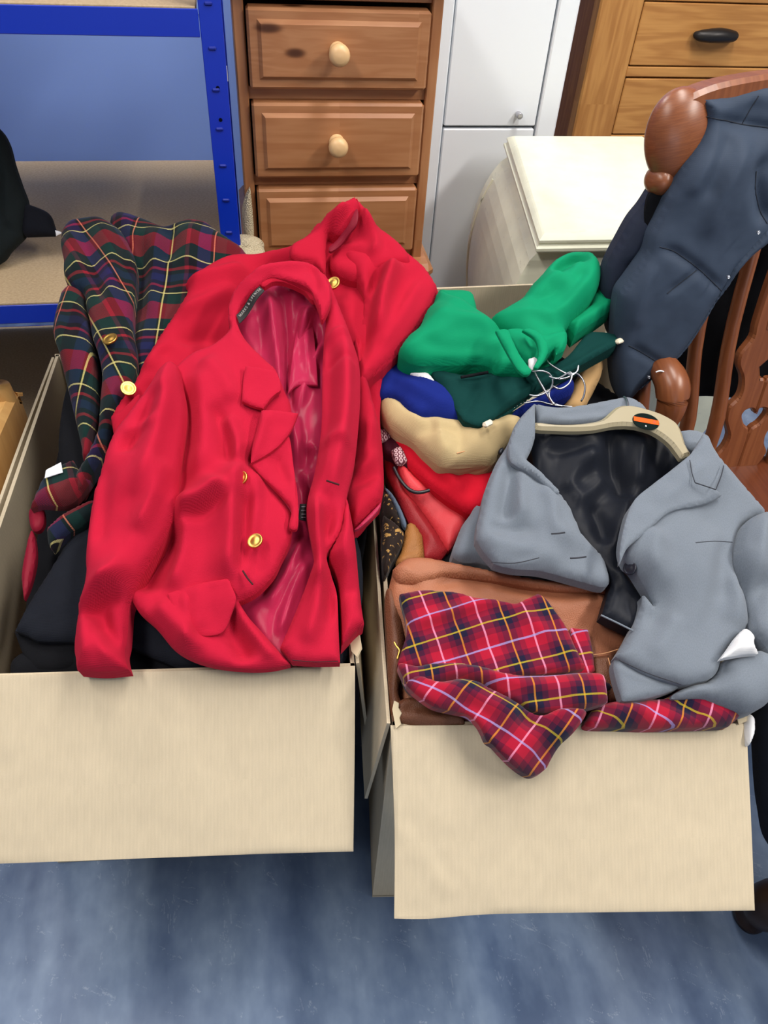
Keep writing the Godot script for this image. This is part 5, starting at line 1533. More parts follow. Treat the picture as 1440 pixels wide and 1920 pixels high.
func brown_bag() -> void:
	var t := thing("handbag", "tan brown leather bag with a rolled top seam, lying under the red plaid scarf", "handbag", Vector3(0.280, 0.350, -0.550))
	var slope := [Vector3(0.3300, 0.5450, -0.4200), Vector3(0.9960, 0.0000, 0.0896), Vector3(0.0865, 0.2609, -0.9615)]
	cloth("bag_body", t, M.leather, slope, [-19.4, 18.3, -17.6, 19.9, -14.6, 19.6, -9, 18.3, 1.4, 15.7, 7.5, 14.9, 8.9, 12.1, 9.7, 9.7, 8.6, 7.4, 6.9, 6.2, 6.9, 1.6, 6.9, 1.6, 2.2, -0.5, -10.1, 0.4, -19.6, 1, -19.6, 1, -20.1, 7.6, -20.3, 14.4], {lift = -3.4, puff = 2.00, pw = 3, thick = 4, rise = [[-16.5, 19.3, 1], [4.7, 14.8, 1.6], [7, 6.9, 0], [-16.1, 3.5, -1.5]], wave = [0.4, 7, 10, 2.5, 32], uv = [1, 0], folds = [
			[-1.2, 0.7, 1, -15.3, 15.3, -11.6, 16.8, -6.3, 16.3, -1, 14.2, 6.9, 13.7],
			[0.9, 1, 1.4, -9.2, 15.6, -2.5, 13.3, 6.3, 12.3],
			[-0.9, 0.5, 0.8, -19, 18.1, -18.1, 16.5, -16.4, 15.3],
			[0.8, 0.8, 0.8, 5.1, 12, 7.9, 9.7, 8.5, 7.2],
			[-0.5, 0.5, 0.5, -0.8, 12.9, 3, 12, 8.1, 11.1]]})
	cloth("rolled_edge", t, M.leather, slope, [-19.6, 18.1, -19.6, 18.1, -18.7, 19, -17.4, 19.6, -14.8, 19.5, -9.2, 18, -4, 16.2, 0.8, 15.2, 6.6, 14.3, 6.6, 14.3, 6.4, 13.7, 6.4, 13.7, 2.7, 14, -2.8, 14.7, -8.4, 16.3, -12.9, 16.9, -15.1, 16.2, -17.2, 15.9, -18.9, 16.1, -19.5, 17.1], {lift = -0.2, puff = 1.20, pw = 1.2, thick = 2, cell = 0.32, rise = [[-18, 18.7, -1], [3.9, 13.9, 0.4]], uv = [1, 0], folds = [
			[-0.7, 0.35, 0.35, -15.3, 18, -9.4, 17.1, -2.7, 15.3, 6.2, 14],
			[0.5, 0.4, 0.4, -18.8, 18.3, -17.8, 17.4, -17.2, 16.3]]})
	cloth("side_panel", t, M.leather_dark, slope, [-20.6, 15.3, -19.6, 15.7, -18.8, 11.9, -18.8, 6.9, -19.7, 2.2, -16.1, -0.8, -20.6, -0.6, -20.9, 2.6, -20.8, 9.1], {lift = -2.2, puff = 1.20, pw = 1.6, thick = 2})
	cloth("strap", t, M.leather_dark, slope, [-20.8, -0.6, -20.8, -0.6, -20.6, 0.8, -19.5, 1.8, -17.9, 2, -16, 1.8, -13.2, 0.4, -12.6, -1.3, -12.6, -1.3, -14.7, -1.4, -17.9, -1.3], {lift = -1.2, puff = 1.20, pw = 1.4, thick = 1.5, cell = 0.32, folds = [
			[-0.7, 0.4, 0.4, -20.3, -0.3, -18.3, 0.8, -15.8, 0.3, -13.3, -0.7]]})
	cloth("corner_patch", t, M.leather_dark, slope, [3.4, 6, 3.4, 6, 5.5, 6.2, 5.5, 6.2, 5.7, 0.8, 5.7, 0.8, 4.5, 0.6, 4.5, 0.6, 3.3, 3], {lift = -0.9, puff = 0.50, pw = 0.8, thick = 0.6, cell = 0.30})
	seam(t, "stitching", M.thread_tan, [Vector3(0.3839, 0.5603, -0.4683), Vector3(0.3835, 0.5546, -0.4472), Vector3(0.3815, 0.5477, -0.4216)], 0.00070)
	seam(t, "stitching", M.thread_tan, [Vector3(0.3681, 0.5589, -0.4758), Vector3(0.3828, 0.5592, -0.4757), Vector3(0.4070, 0.5608, -0.4796)], 0.00060)
	seam(t, "brass_ring", M.gold, [Vector3(0.1356, 0.5717, -0.5136), Vector3(0.1374, 0.5703, -0.5084), Vector3(0.1399, 0.5690, -0.5032), Vector3(0.1358, 0.5664, -0.4938)], 0.00130)

func paisley_scarf() -> void:
	var t := thing("scarf", "brown and gold leopard print scarf tucked against the left side of the right carton", "scarf", Vector3(0.170, 0.400, -0.750))
	var slope := [Vector3(0.3300, 0.5450, -0.4200), Vector3(0.9960, 0.0000, 0.0896), Vector3(0.0865, 0.2609, -0.9615)]
	cloth("upper", t, M.leopard, slope, [-19.7, 33.5, -19.2, 33.1, -18.7, 32, -18.3, 30.8, -17.9, 29.5, -17.6, 28.1, -17.4, 27.3, -17.9, 26.5, -19.1, 27.5, -20, 27.9], {lift = -6, puff = 1.20, pw = 1.6, thick = 3, cell = 0.35, wave = [0.6, 5, 50, 2, 41], uv = [1, 30], folds = [
			[0.6, 0.5, 0.5, -19.3, 32.4, -18.5, 30.7, -17.9, 27.4]]})
	cloth("lower", t, M.leopard, slope, [-20.1, 27.5, -19.2, 27.3, -18.6, 27, -17.7, 25.9, -17.3, 25.2, -17.7, 23.8, -18.3, 22.6, -19.2, 21.2, -20.4, 19.4], {lift = -5, puff = 1.40, pw = 1.8, thick = 3, cell = 0.35, wave = [0.6, 5, 50, 2, 42], uv = [1, -40], folds = [
			[-0.7, 0.5, 0.5, -20, 25.7, -18.9, 25.5, -17.8, 24.8]]})

func grey_strap() -> void:
	var t := thing("strap", "blue-grey fabric strap running down beside the leopard print scarf", "strap", Vector3(0.190, 0.400, -0.750))
	var slope := [Vector3(0.3300, 0.5450, -0.4200), Vector3(0.9960, 0.0000, 0.0896), Vector3(0.0865, 0.2609, -0.9615)]
	cloth("band", t, M.grey_band, slope, [-19.5, 32.5, -19, 32.2, -18.3, 31.1, -17.7, 29.7, -17.3, 28.5, -16.9, 26.9, -17.1, 26.2, -17.5, 26.9, -17.9, 28.4, -18.5, 29.9, -19.1, 31.4], {lift = -5, puff = 0.60, pw = 0.8, thick = 0.8, cell = 0.28})

func tan_pouch() -> void:
	var t := thing("pouch", "tan leather pouch wedged between the leopard scarf and the red bag", "pouch", Vector3(0.220, 0.400, -0.650))
	var slope := [Vector3(0.3300, 0.5450, -0.4200), Vector3(0.9960, 0.0000, 0.0896), Vector3(0.0865, 0.2609, -0.9615)]
	cloth("pouch_body", t, M.leather_tan, slope, [-16.7, 27.2, -15.9, 27.3, -15.4, 26.8, -14.9, 25.7, -14.7, 24.6, -15.1, 21.1, -18.5, 21.1, -17.8, 23.1, -17.2, 25.4], {lift = -6, puff = 1.20, pw = 1.6, thick = 2, cell = 0.35, folds = [
			[-0.5, 0.4, 0.4, -17.7, 22.6, -16.5, 22.7, -15.3, 23]]})

func red_handbag() -> void:
	var t := thing("handbag", "glossy red leather handbag with a thin black handle, under the beige jacket", "handbag", Vector3(0.240, 0.400, -0.800))
	var slope := [Vector3(0.3300, 0.5450, -0.4200), Vector3(0.9960, 0.0000, 0.0896), Vector3(0.0865, 0.2609, -0.9615)]
	cloth("bag_front", t, M.leather_red, slope, [-17.5, 36.5, -17.5, 36.5, -16.4, 35.7, -15.1, 34, -13.3, 32.7, -10.7, 30.8, -8.1, 28.3, -8.1, 28.3, -9.4, 25.9, -10.9, 23.7, -11.4, 23.2, -11.4, 23.2, -12, 24.3, -13, 26.7, -14.1, 28.8, -15.2, 30.5, -16.2, 31.6, -17.1, 33.8], {lift = -5.2, puff = 1.10, pw = 1.4, thick = 2, cell = 0.35, rise = [[-13.8, 29.4, -1.2], [-16.6, 33.6, 0.5]], folds = [
			[-0.5, 0.4, 0.6, -16.1, 31.2, -14.5, 29.6, -13, 27, -11.6, 23.8]]})
	cloth("bag_side", t, M.leather_red_side, slope, [-19.1, 39, -18, 38.4, -17.3, 37.6, -16.9, 34.7, -16, 32.3, -14.9, 30.4, -13, 26.7, -11.4, 23.3, -11.4, 23.3, -12.4, 22, -12.4, 22, -14.9, 22, -15.1, 25.3, -16.4, 27.6, -17.4, 30.2, -18.3, 33.4, -19, 35.9], {lift = -6.4, puff = 0.90, pw = 1.4, thick = 2, cell = 0.40, folds = [
			[0.6, 0.4, 0.7, -17.1, 32.4, -15.7, 29.5, -14.3, 26.4, -12.4, 22.5]]})
	seam(t, "handle", M.cable, [Vector3(0.1789, 0.6046, -0.7783), Vector3(0.1828, 0.6008, -0.7638), Vector3(0.1877, 0.5978, -0.7522), Vector3(0.1941, 0.5954, -0.7426), Vector3(0.2029, 0.5941, -0.7369), Vector3(0.2127, 0.5942, -0.7365), Vector3(0.2216, 0.5949, -0.7384)], 0.0026)

func lace_scarf() -> void:
	var t := thing("scarf", "dark burgundy scarf with pale lace ends beside the red handbag handle", "scarf", Vector3(0.190, 0.420, -0.950))
	var slope := [Vector3(0.3300, 0.5450, -0.4200), Vector3(0.9960, 0.0000, 0.0896), Vector3(0.0865, 0.2609, -0.9615)]
	cloth("scarf_body", t, M.burgundy, slope, [-19.7, 41.8, -19.1, 42, -18, 41, -17, 39.3, -16.3, 37.6, -16, 35.6, -16.6, 35.6, -17.5, 36.1, -18.1, 37, -19.1, 37.9, -19.5, 39.4], {lift = -4.4, puff = 1.10, pw = 1.3, thick = 1.5, cell = 0.30, folds = [
			[-0.5, 0.4, 0.4, -19.1, 39.7, -18.1, 37.6]]})
	cloth("lace_end", t, M.lace, slope, [-19.9, 41.3, -19.9, 41.3, -19.2, 41.4, -19.2, 41.4, -18.2, 40.2, -18.2, 40.2, -18.8, 39.6, -19.7, 39.3, -19.7, 39.3, -19.8, 40.3], {lift = -3.4, puff = 0.50, pw = 0.7, thick = 0.5, cell = 0.25})
	cloth("lace_end", t, M.lace, slope, [-18.4, 37.6, -18.4, 37.6, -17.8, 38, -17.1, 38.3, -17.1, 38.3, -16.6, 37.1, -16.3, 35.9, -16.3, 35.9, -17.1, 35.3, -17.1, 35.3, -17.8, 35.5, -18.3, 36.7], {lift = -3.3, puff = 0.60, pw = 0.7, thick = 0.5, cell = 0.25})

func red_top() -> void:
	var t := thing("top", "plain bright red top crumpled under the beige jacket", "top", Vector3(0.300, 0.420, -0.850))
	var slope := [Vector3(0.3300, 0.5450, -0.4200), Vector3(0.9960, 0.0000, 0.0896), Vector3(0.0865, 0.2609, -0.9615)]
	cloth("top_body", t, M.red_scarf, slope, [-20.1, 45, -18, 41.8, -15.3, 39.5, -13.5, 37.2, -11.9, 35.7, -8.3, 35.2, -3.6, 36.2, -4.1, 32.8, -5.6, 29.3, -8, 27.6, -10.1, 28.7, -13.1, 31.5, -15.9, 34.9, -17.4, 38.6, -19.2, 41.4], {lift = -4, puff = 1.50, pw = 2, thick = 3, wave = [0.6, 7, 30, 2, 51], folds = [
			[0.7, 0.6, 0.8, -8.9, 34.5, -8.5, 33.5, -7.5, 32.2],
			[-0.7, 0.5, 0.5, -8.4, 33.8, -6.8, 33.5, -5, 34.1],
			[0.7, 0.8, 0.8, -15.4, 38.6, -12.3, 34.5, -8.8, 30.3],
			[-0.5, 0.6, 0.6, -9.5, 34.2, -9.2, 31.9, -7.9, 29],
			[-0.6, 0.8, 0.8, -16.4, 39.7, -14.4, 36.2, -11, 30.6]]})

func beige_jacket() -> void:
	var t := thing("jacket", "beige wool jacket folded below the royal blue cloth in the right carton", "jacket", Vector3(0.330, 0.450, -0.950))
	var slope := [Vector3(0.3300, 0.5450, -0.4200), Vector3(0.9960, 0.0000, 0.0896), Vector3(0.0865, 0.2609, -0.9615)]
	cloth("body", t, M.beige, slope, [-19.7, 45.5, -18.6, 45.3, -17, 44.9, -15.3, 42.7, -13.2, 41.5, -8.2, 40.5, -5.5, 40.3, -3, 41.3, -0.3, 40.6, -0.7, 37.8, -2.3, 36.8, -3.8, 35.1, -5.2, 33.3, -8, 33, -10.7, 33, -12.3, 33.3, -13.3, 34.2, -14.5, 35.7, -15.7, 37.6, -17.3, 39, -18.6, 40.4, -19.6, 42.4], {lift = -1.6, puff = 2.20, pw = 2.6, thick = 3, cell = 0.40, rise = [[-19.3, 41.4, 0], [-6.7, 35.1, 1.2], [-9.7, 33.8, 0.5]], wave = [0.4, 7, 20, 2, 52], folds = [
			[1, 0.8, 1, -16.9, 44.6, -15.3, 42.4, -14.9, 40.6, -13.5, 38.3],
			[-0.9, 0.6, 0.8, -14.5, 41.6, -14.1, 39.8, -12.3, 38.5],
			[-0.8, 0.8, 0.6, -15.6, 38.5, -13.5, 37.7, -11, 37.8, -9.2, 37.1],
			[0.9, 0.9, 0.9, -13.2, 40.8, -12.1, 38.2, -12.3, 35.5, -10.6, 33.5],
			[-0.6, 0.8, 0.8, -8.3, 40, -9.2, 37.3, -10, 34.2],
			[0.5, 0.9, 0.9, -5.6, 39.5, -3.1, 37.1]]})
	seam(t, "welt_seam", M.thread_tan, [Vector3(0.2583, 0.6429, -0.7554), Vector3(0.2855, 0.6449, -0.7606), Vector3(0.3203, 0.6474, -0.7668)], 0.00070)
	cloth("button", t, M.button_dark, slope, [-4.3, 34.9, -3.8, 35.3, -3.6, 34.8, -3.9, 34.3, -4.3, 34.4], {lift = 0.6, puff = 0.30, pw = 0.4, thick = 0.3, cell = 0.25})

func tan_sleeve() -> void:
	var t := thing("jacket", "tan brown cloth standing at the back right corner of the right carton", "jacket", Vector3(0.550, 0.450, -1.000))
	var slope := [Vector3(0.3300, 0.5450, -0.4200), Vector3(0.9960, 0.0000, 0.0896), Vector3(0.0865, 0.2609, -0.9615)]
	cloth("sleeve", t, M.tan_cloth, slope, [6.9, 43.8, 8.2, 46.4, 9.4, 48.7, 10.9, 51, 12.5, 52.6, 14.7, 53, 13.9, 50.2, 12, 47.2, 10.7, 44.9, 9.1, 43.1], {lift = -2.5, puff = 2.00, pw = 2, thick = 3, wave = [0.4, 7, 20, 2, 53], folds = [
			[-0.6, 0.6, 0.6, 12.9, 51.8, 10.6, 47.9, 8.7, 43.8]]})

func blue_cloth() -> void:
	var t := thing("skirt", "royal blue garment folded under the dark green trousers", "skirt", Vector3(0.350, 0.500, -1.000))
	var slope := [Vector3(0.3300, 0.5450, -0.4200), Vector3(0.9960, 0.0000, 0.0896), Vector3(0.0865, 0.2609, -0.9615)]
	cloth("body", t, M.blue, slope, [-20.8, 48.3, -19.5, 49.5, -18, 50.6, -16.2, 51.1, -14, 49.7, -11.7, 46.7, -4, 43.6, 0.6, 43.5, 5.1, 46, 8.1, 47.5, 8, 45.3, 4.7, 43.5, 1, 42, -2.7, 40.5, -6.3, 39.3, -8.6, 39.6, -11.3, 39.7, -13.5, 40, -15.4, 40.6, -16.7, 42.1, -17.4, 43.4, -18.7, 44.2, -20, 44.6, -20.5, 46.3], {lift = -0.2, puff = 1.80, pw = 2.2, thick = 3, rise = [[-20.5, 49.3, -0.5], [-13.4, 42.7, 0.5], [6.1, 45, 0]], wave = [0.5, 7, 20, 2, 54], folds = [
			[0.7, 0.8, 1, -19.3, 48.6, -16.4, 45.8, -13.3, 42.7, -10.1, 40.6],
			[-0.6, 0.7, 0.7, -18.9, 46.3, -16, 43.5, -12.8, 41],
			[0.6, 0.8, 0.8, -15, 48.2, -12.5, 44.9, -10, 41.7]]})

func white_shirt() -> void:
	var t := thing("shirt", "corner of a white shirt showing between the green garment and the blue cloth", "shirt", Vector3(0.300, 0.500, -1.050))
	var slope := [Vector3(0.3300, 0.5450, -0.4200), Vector3(0.9960, 0.0000, 0.0896), Vector3(0.0865, 0.2609, -0.9615)]
	cloth("shirt_corner", t, M.white, slope, [-16.8, 48.9, -16.8, 48.9, -14.4, 48.6, -12.6, 46.4, -12.2, 45.3, -12.2, 45.3, -14, 46, -15.6, 47.1], {lift = 1.9, puff = 0.50, pw = 0.9, thick = 0.8, cell = 0.30})

func green_trousers() -> void:
	var t := thing("trousers", "dark bottle green trousers folded over a clip hanger in the right carton", "trousers", Vector3(0.400, 0.520, -1.000))
	var slope := [Vector3(0.3300, 0.5450, -0.4200), Vector3(0.9960, 0.0000, 0.0896), Vector3(0.0865, 0.2609, -0.9615)]
	cloth("leg", t, M.green_dark, slope, [-13, 48, -13, 48, -8, 46.6, -3.4, 47, 1.7, 47.1, 6.6, 49, 10.7, 53.6, 12.9, 54.1, 15.2, 53.8, 15.2, 53.8, 15.5, 52.8, 14.8, 51.7, 14.8, 51.7, 10.7, 49, 6.1, 46.1, 2, 43.7, -2, 41.1, -4.9, 38.9, -4.9, 38.9, -6.2, 38, -7.2, 37.7, -8.9, 38.6, -8.9, 38.6, -9.8, 40.6, -10.9, 43.2, -12.1, 45.9], {lift = 2.1, puff = 0.50, pw = 0.6, thick = 1.6, cell = 0.40, rise = [[-11.7, 47.9, 0], [14.6, 52.4, 0.8]], wave = [0.3, 8, 30, 2, 55], folds = [
			[-0.7, 0.4, 0.6, -12.5, 47, -11.2, 43.4, -8.9, 38.9],
			[0.7, 0.5, 0.8, -12, 46.2, -9.9, 45.2, -6, 44.8, -2.9, 46.6],
			[-0.6, 0.5, 0.5, -8.8, 39.6, -7.4, 42, -6, 44.8],
			[0.5, 0.4, 0.7, -5.2, 39.6, 1.3, 44.2, 7.6, 47.9, 14.6, 52.1],
			[-0.5, 0.6, 0.6, 0.8, 45, 7.7, 48.6, 13.2, 52.8]]})
	cloth("second_leg", t, M.green_dark, slope, [-4.8, 39.4, -4.8, 39.4, 2.4, 44.2, 9.7, 48.9, 15.6, 52.9, 15.6, 52.9, 15.2, 52.2, 15.2, 52.2, 8, 47.7, 1.4, 43.3, -4.3, 39, -4.3, 39], {lift = 1.3, puff = 0.50, pw = 0.8, thick = 1.2, cell = 0.35})

func clip_hanger() -> void:
	var t := thing("coat_hanger", "cream plastic clip hanger holding the dark green trousers, its wire hook uppermost", "hanger", Vector3(0.420, 0.530, -1.000))
	var slope := [Vector3(0.3300, 0.5450, -0.4200), Vector3(0.9960, 0.0000, 0.0896), Vector3(0.0865, 0.2609, -0.9615)]
	seam(t, "bar", M.clip, [Vector3(0.3088, 0.6564, -0.7972), Vector3(0.4169, 0.6740, -0.8531), Vector3(0.5458, 0.6965, -0.9250)], 0.004)
	clip_end(t, Vector3(0.2945, 0.6724, -0.7733), Vector3(0.3088, 0.6744, -0.7793))
	clip_end(t, Vector3(0.5206, 0.7114, -0.8978), Vector3(0.5415, 0.7138, -0.9051))
	seam(t, "hook", M.wire, [Vector3(0.3801, 0.7087, -0.8621), Vector3(0.3827, 0.7030, -0.8386), Vector3(0.3875, 0.6969, -0.8137), Vector3(0.3912, 0.6928, -0.7962), Vector3(0.3949, 0.6909, -0.7870)], 0.0018)
	seam(t, "hook", M.wire, [Vector3(0.3943, 0.6909, -0.7871), Vector3(0.3904, 0.6965, -0.8003), Vector3(0.3975, 0.7020, -0.8126), Vector3(0.4064, 0.7024, -0.8054), Vector3(0.4204, 0.7064, -0.8114), Vector3(0.4273, 0.7116, -0.8223), Vector3(0.4235, 0.7144, -0.8256), Vector3(0.4043, 0.7132, -0.8148), Vector3(0.3918, 0.7155, -0.8171)], 0.0013)

func wire_hanger() -> void:
	var t := thing("coat_hanger", "chrome wire hanger hook curling left over the dark green trousers", "hanger", Vector3(0.400, 0.530, -0.980))
	var slope := [Vector3(0.3300, 0.5450, -0.4200), Vector3(0.9960, 0.0000, 0.0896), Vector3(0.0865, 0.2609, -0.9615)]
	seam(t, "hook", M.wire, [Vector3(0.3752, 0.7104, -0.8380), Vector3(0.3891, 0.7110, -0.8369), Vector3(0.3985, 0.7099, -0.8296), Vector3(0.3987, 0.7071, -0.8170), Vector3(0.3913, 0.7039, -0.8036), Vector3(0.3779, 0.7021, -0.7959), Vector3(0.3675, 0.7019, -0.7939), Vector3(0.3597, 0.7027, -0.7953)], 0.0013)
	seam(t, "hook", M.wire, [Vector3(0.3625, 0.6762, -0.8122), Vector3(0.3826, 0.6776, -0.8131), Vector3(0.3979, 0.6768, -0.8059), Vector3(0.4135, 0.6764, -0.8005)], 0.0012)

func second_wire_hanger() -> void:
	var t := thing("coat_hanger", "chrome wire hanger hook farthest right, its open end pointing down at the tan cloth", "hanger", Vector3(0.460, 0.530, -0.980))
	var slope := [Vector3(0.3300, 0.5450, -0.4200), Vector3(0.9960, 0.0000, 0.0896), Vector3(0.0865, 0.2609, -0.9615)]
	seam(t, "hook", M.wire, [Vector3(0.4068, 0.7097, -0.8710), Vector3(0.4070, 0.7079, -0.8586), Vector3(0.4186, 0.7057, -0.8437), Vector3(0.4287, 0.7050, -0.8342), Vector3(0.4383, 0.7066, -0.8335), Vector3(0.4435, 0.7054, -0.8228), Vector3(0.4429, 0.7028, -0.8076), Vector3(0.4364, 0.6999, -0.7915), Vector3(0.4293, 0.6985, -0.7813)], 0.0013)
	seam(t, "hook", M.wire, [Vector3(0.4040, 0.6775, -0.8057), Vector3(0.4124, 0.6766, -0.8016), Vector3(0.4273, 0.6761, -0.7982)], 0.0012)
	seam(t, "hook", M.wire, [Vector3(0.3988, 0.7051, -0.8317), Vector3(0.4120, 0.7054, -0.8239), Vector3(0.4262, 0.7081, -0.8250), Vector3(0.4373, 0.7119, -0.8305), Vector3(0.4410, 0.7160, -0.8377)], 0.0013)

func green_dress() -> void:
	var t := thing("dress", "emerald green dress bundled with its sash at the back of the right carton", "dress", Vector3(0.380, 0.550, -1.050))
	var slope := [Vector3(0.3300, 0.5450, -0.4200), Vector3(0.9960, 0.0000, 0.0896), Vector3(0.0865, 0.2609, -0.9615)]
	cloth("back_fold", t, M.green, slope, [-10.5, 62, -8.8, 62.4, -6.4, 62.4, -5.2, 61.7, -4.9, 60.1, -4.7, 57.8, -3.3, 55.7, -7.2, 54.8, -10.4, 58.4], {lift = 2.6, puff = 1.20, pw = 1.6, thick = 2, cell = 0.38, wave = [0.4, 6, 20, 2, 60]})
	cloth("body", t, M.green, slope, [-14.2, 53.2, -12.8, 56.6, -11.6, 58.3, -10.8, 60.5, -9.6, 59.8, -7.7, 58.2, -5.9, 56.2, -3.8, 54.3, -2.6, 52.9, -1.5, 50.2, -0.4, 47.7, 0.2, 46, 1.3, 46.4, 0.4, 45.6, -1.5, 45.9, -3.8, 45.9, -4.5, 47, -6.4, 47.5, -9.3, 47.2, -12.2, 47, -14.4, 46.8, -16.2, 47.4, -17.3, 48.8, -16.1, 51.2], {lift = 3.8, puff = 2.60, pw = 3, thick = 3, cell = 0.40, rise = [[-12.4, 59.7, 0], [-5.5, 50, -0.6], [-6.8, 54.5, 1]], wave = [0.6, 7, 20, 2, 61], folds = [
			[0.7, 1.2, 1.2, -12.7, 54.1, -9.4, 53.1, -5.4, 52.7, -2.7, 50.3],
			[-0.8, 0.9, 0.9, -15.3, 49.7, -11.2, 48.5, -6.3, 48.9, -2.5, 47.4],
			[0.8, 0.8, 0.8, -5.7, 48.5, -3.3, 49.6, -1.3, 49.9],
			[-0.6, 0.6, 0.6, -4.5, 47, -3, 47.4, -0.6, 46.6],
			[-0.5, 0.9, 0.9, -11.2, 58.3, -8.7, 55.2, -5.3, 53.8],
			[0.5, 0.6, 0.6, -14.3, 52.6, -12.2, 53.3, -11.5, 55.6]]})
	cloth("loop", t, M.green, slope, [-3.7, 54.7, -1.4, 56.5, 1.2, 58.5, 3, 60.9, 4.5, 62.2, 6.5, 64.3, 8.6, 65.7, 10.5, 66, 12.4, 65.5, 13.3, 63.9, 13.4, 62.2, 12.6, 59.6, 11.1, 57.2, 9.2, 55.2, 7.6, 53.7, 6.9, 52.7, 7.1, 51.5, 6.1, 49.9, 4.5, 48.8, 2.9, 48, 1.6, 48.4, 0.1, 49.8, -1.2, 51.6, -2.8, 52.9], {lift = 4.4, puff = 2.80, pw = 3, thick = 3, cell = 0.40, rise = [[10.1, 64, 2], [-0.2, 57.1, 0], [1.9, 49.4, -0.5]], wave = [0.5, 6, 140, 2, 62], folds = [
			[-3.6, 0.8, 1, 5.7, 61.1, 7.1, 62.4, 8.8, 63.6, 10.3, 64, 10.4, 62.2],
			[1.2, 0.9, 1.2, 12.2, 63.9, 12, 61, 9.4, 57.5, 6.6, 54.8, 4, 52.8],
			[-0.9, 0.7, 0.9, 10.4, 60.6, 8, 57.4, 4.8, 54.5],
			[0.9, 1, 1, 1.8, 58.3, 4.9, 60.1, 6.4, 61.2],
			[-0.8, 0.8, 0.8, 1.6, 56.7, 4.6, 57.1, 7, 58.5],
			[0.7, 0.7, 0.7, -1.2, 54, 2.4, 54.1, 4.6, 52.8],
			[-0.6, 0.5, 0.5, 3.2, 51.7, 5.6, 51.7, 6.9, 52.7]]})
	cloth("tail", t, M.green, slope, [7.2, 53.8, 8.9, 55.5, 10.7, 57.1, 12, 58.3, 12.8, 60.8, 13.6, 61.8, 14.6, 61.4, 15.8, 61.5, 16.4, 60.1, 15.8, 58.8, 14.7, 57.3, 12.8, 55.7, 10.7, 54.1, 8.9, 52.7, 8.3, 52.2, 8.3, 52.2, 7.8, 53.5], {lift = 4.2, puff = 1.80, pw = 1.8, thick = 2.5, cell = 0.35, wave = [0.4, 5, 140, 2, 63], folds = [
			[-0.8, 0.5, 0.7, 7.6, 53.5, 10.4, 55.5, 13.7, 58.3, 15.4, 60.8],
			[0.6, 0.5, 0.5, 8.4, 53.1, 11.6, 55.5, 14.9, 58.3]]})
	cloth("gathers", t, M.green, slope, [-2.4, 51.3, -0.3, 51.9, 1.6, 50.9, 3.3, 50.8, 6.2, 51.4, 6.4, 49.9, 5.7, 48.2, 4.4, 47.4, 4.4, 47.4, 4.3, 48.4, 2.6, 46.9, 1.3, 45.8, 0.2, 45.8, -0.8, 46.9, -1.7, 48.3], {lift = 5.6, puff = 1.20, pw = 1.6, thick = 1.6, cell = 0.33, folds = [
			[-0.7, 0.35, 0.35, 0.4, 51.1, 0.7, 49.1, 0.6, 46.9],
			[0.6, 0.4, 0.4, 1.6, 50.9, 1.9, 48.3, 1.4, 46.2],
			[-0.6, 0.35, 0.35, 6.2, 51, 4.8, 49.5, 3.3, 47.6],
			[0.5, 0.4, 0.4, -0.2, 50.9, -0.2, 48.7, 0.1, 46.9]]})
	cloth("sash", t, M.green, slope, [-4.5, 48.9, -4.5, 48.9, -3.3, 49.2, -2.7, 48.9, -2.7, 48.9, -2.4, 47, -1.8, 44.5, -1.1, 42.8, -0.6, 41.9, -0.6, 41.9, -1.1, 41.3, -1.8, 41.2, -1.8, 41.2, -2.5, 42.1, -3.2, 44.2, -3.9, 46.6], {lift = 8.6, puff = 0.30, pw = 0.4, thick = 0.4, cell = 0.28, folds = [
			[0.3, 0.3, 0.3, -3.5, 48.1, -2.4, 44.2, -1.4, 41.8]]})
	cloth("sash", t, M.green, slope, [-0.8, 49, -0.8, 49, 0, 49.3, 1, 49, 1.9, 47.9, 2.3, 46.3, 2, 44.9, 1, 43.2, 0.2, 42.3, 0.2, 42.3, -0.3, 42.5, -0.3, 42.5, 0.6, 44.2, 0.9, 46, 0.6, 47.6], {lift = 8.6, puff = 0.30, pw = 0.4, thick = 0.4, cell = 0.28})
	seam(t, "zip_tape", M.black_deep, [Vector3(0.2790, 0.6986, -0.8490), Vector3(0.2950, 0.6995, -0.8511), Vector3(0.3185, 0.7010, -0.8542)], 0.00220)
	cloth("care_tag", t, M.white, slope, [-0, 45.6, -0, 45.6, 1, 45.9, 1.1, 44.9, 0.2, 43.9, -0.1, 44.4, -0.1, 44.4], {lift = 6.6, puff = 0.40, pw = 0.5, thick = 0.3, cell = 0.25})

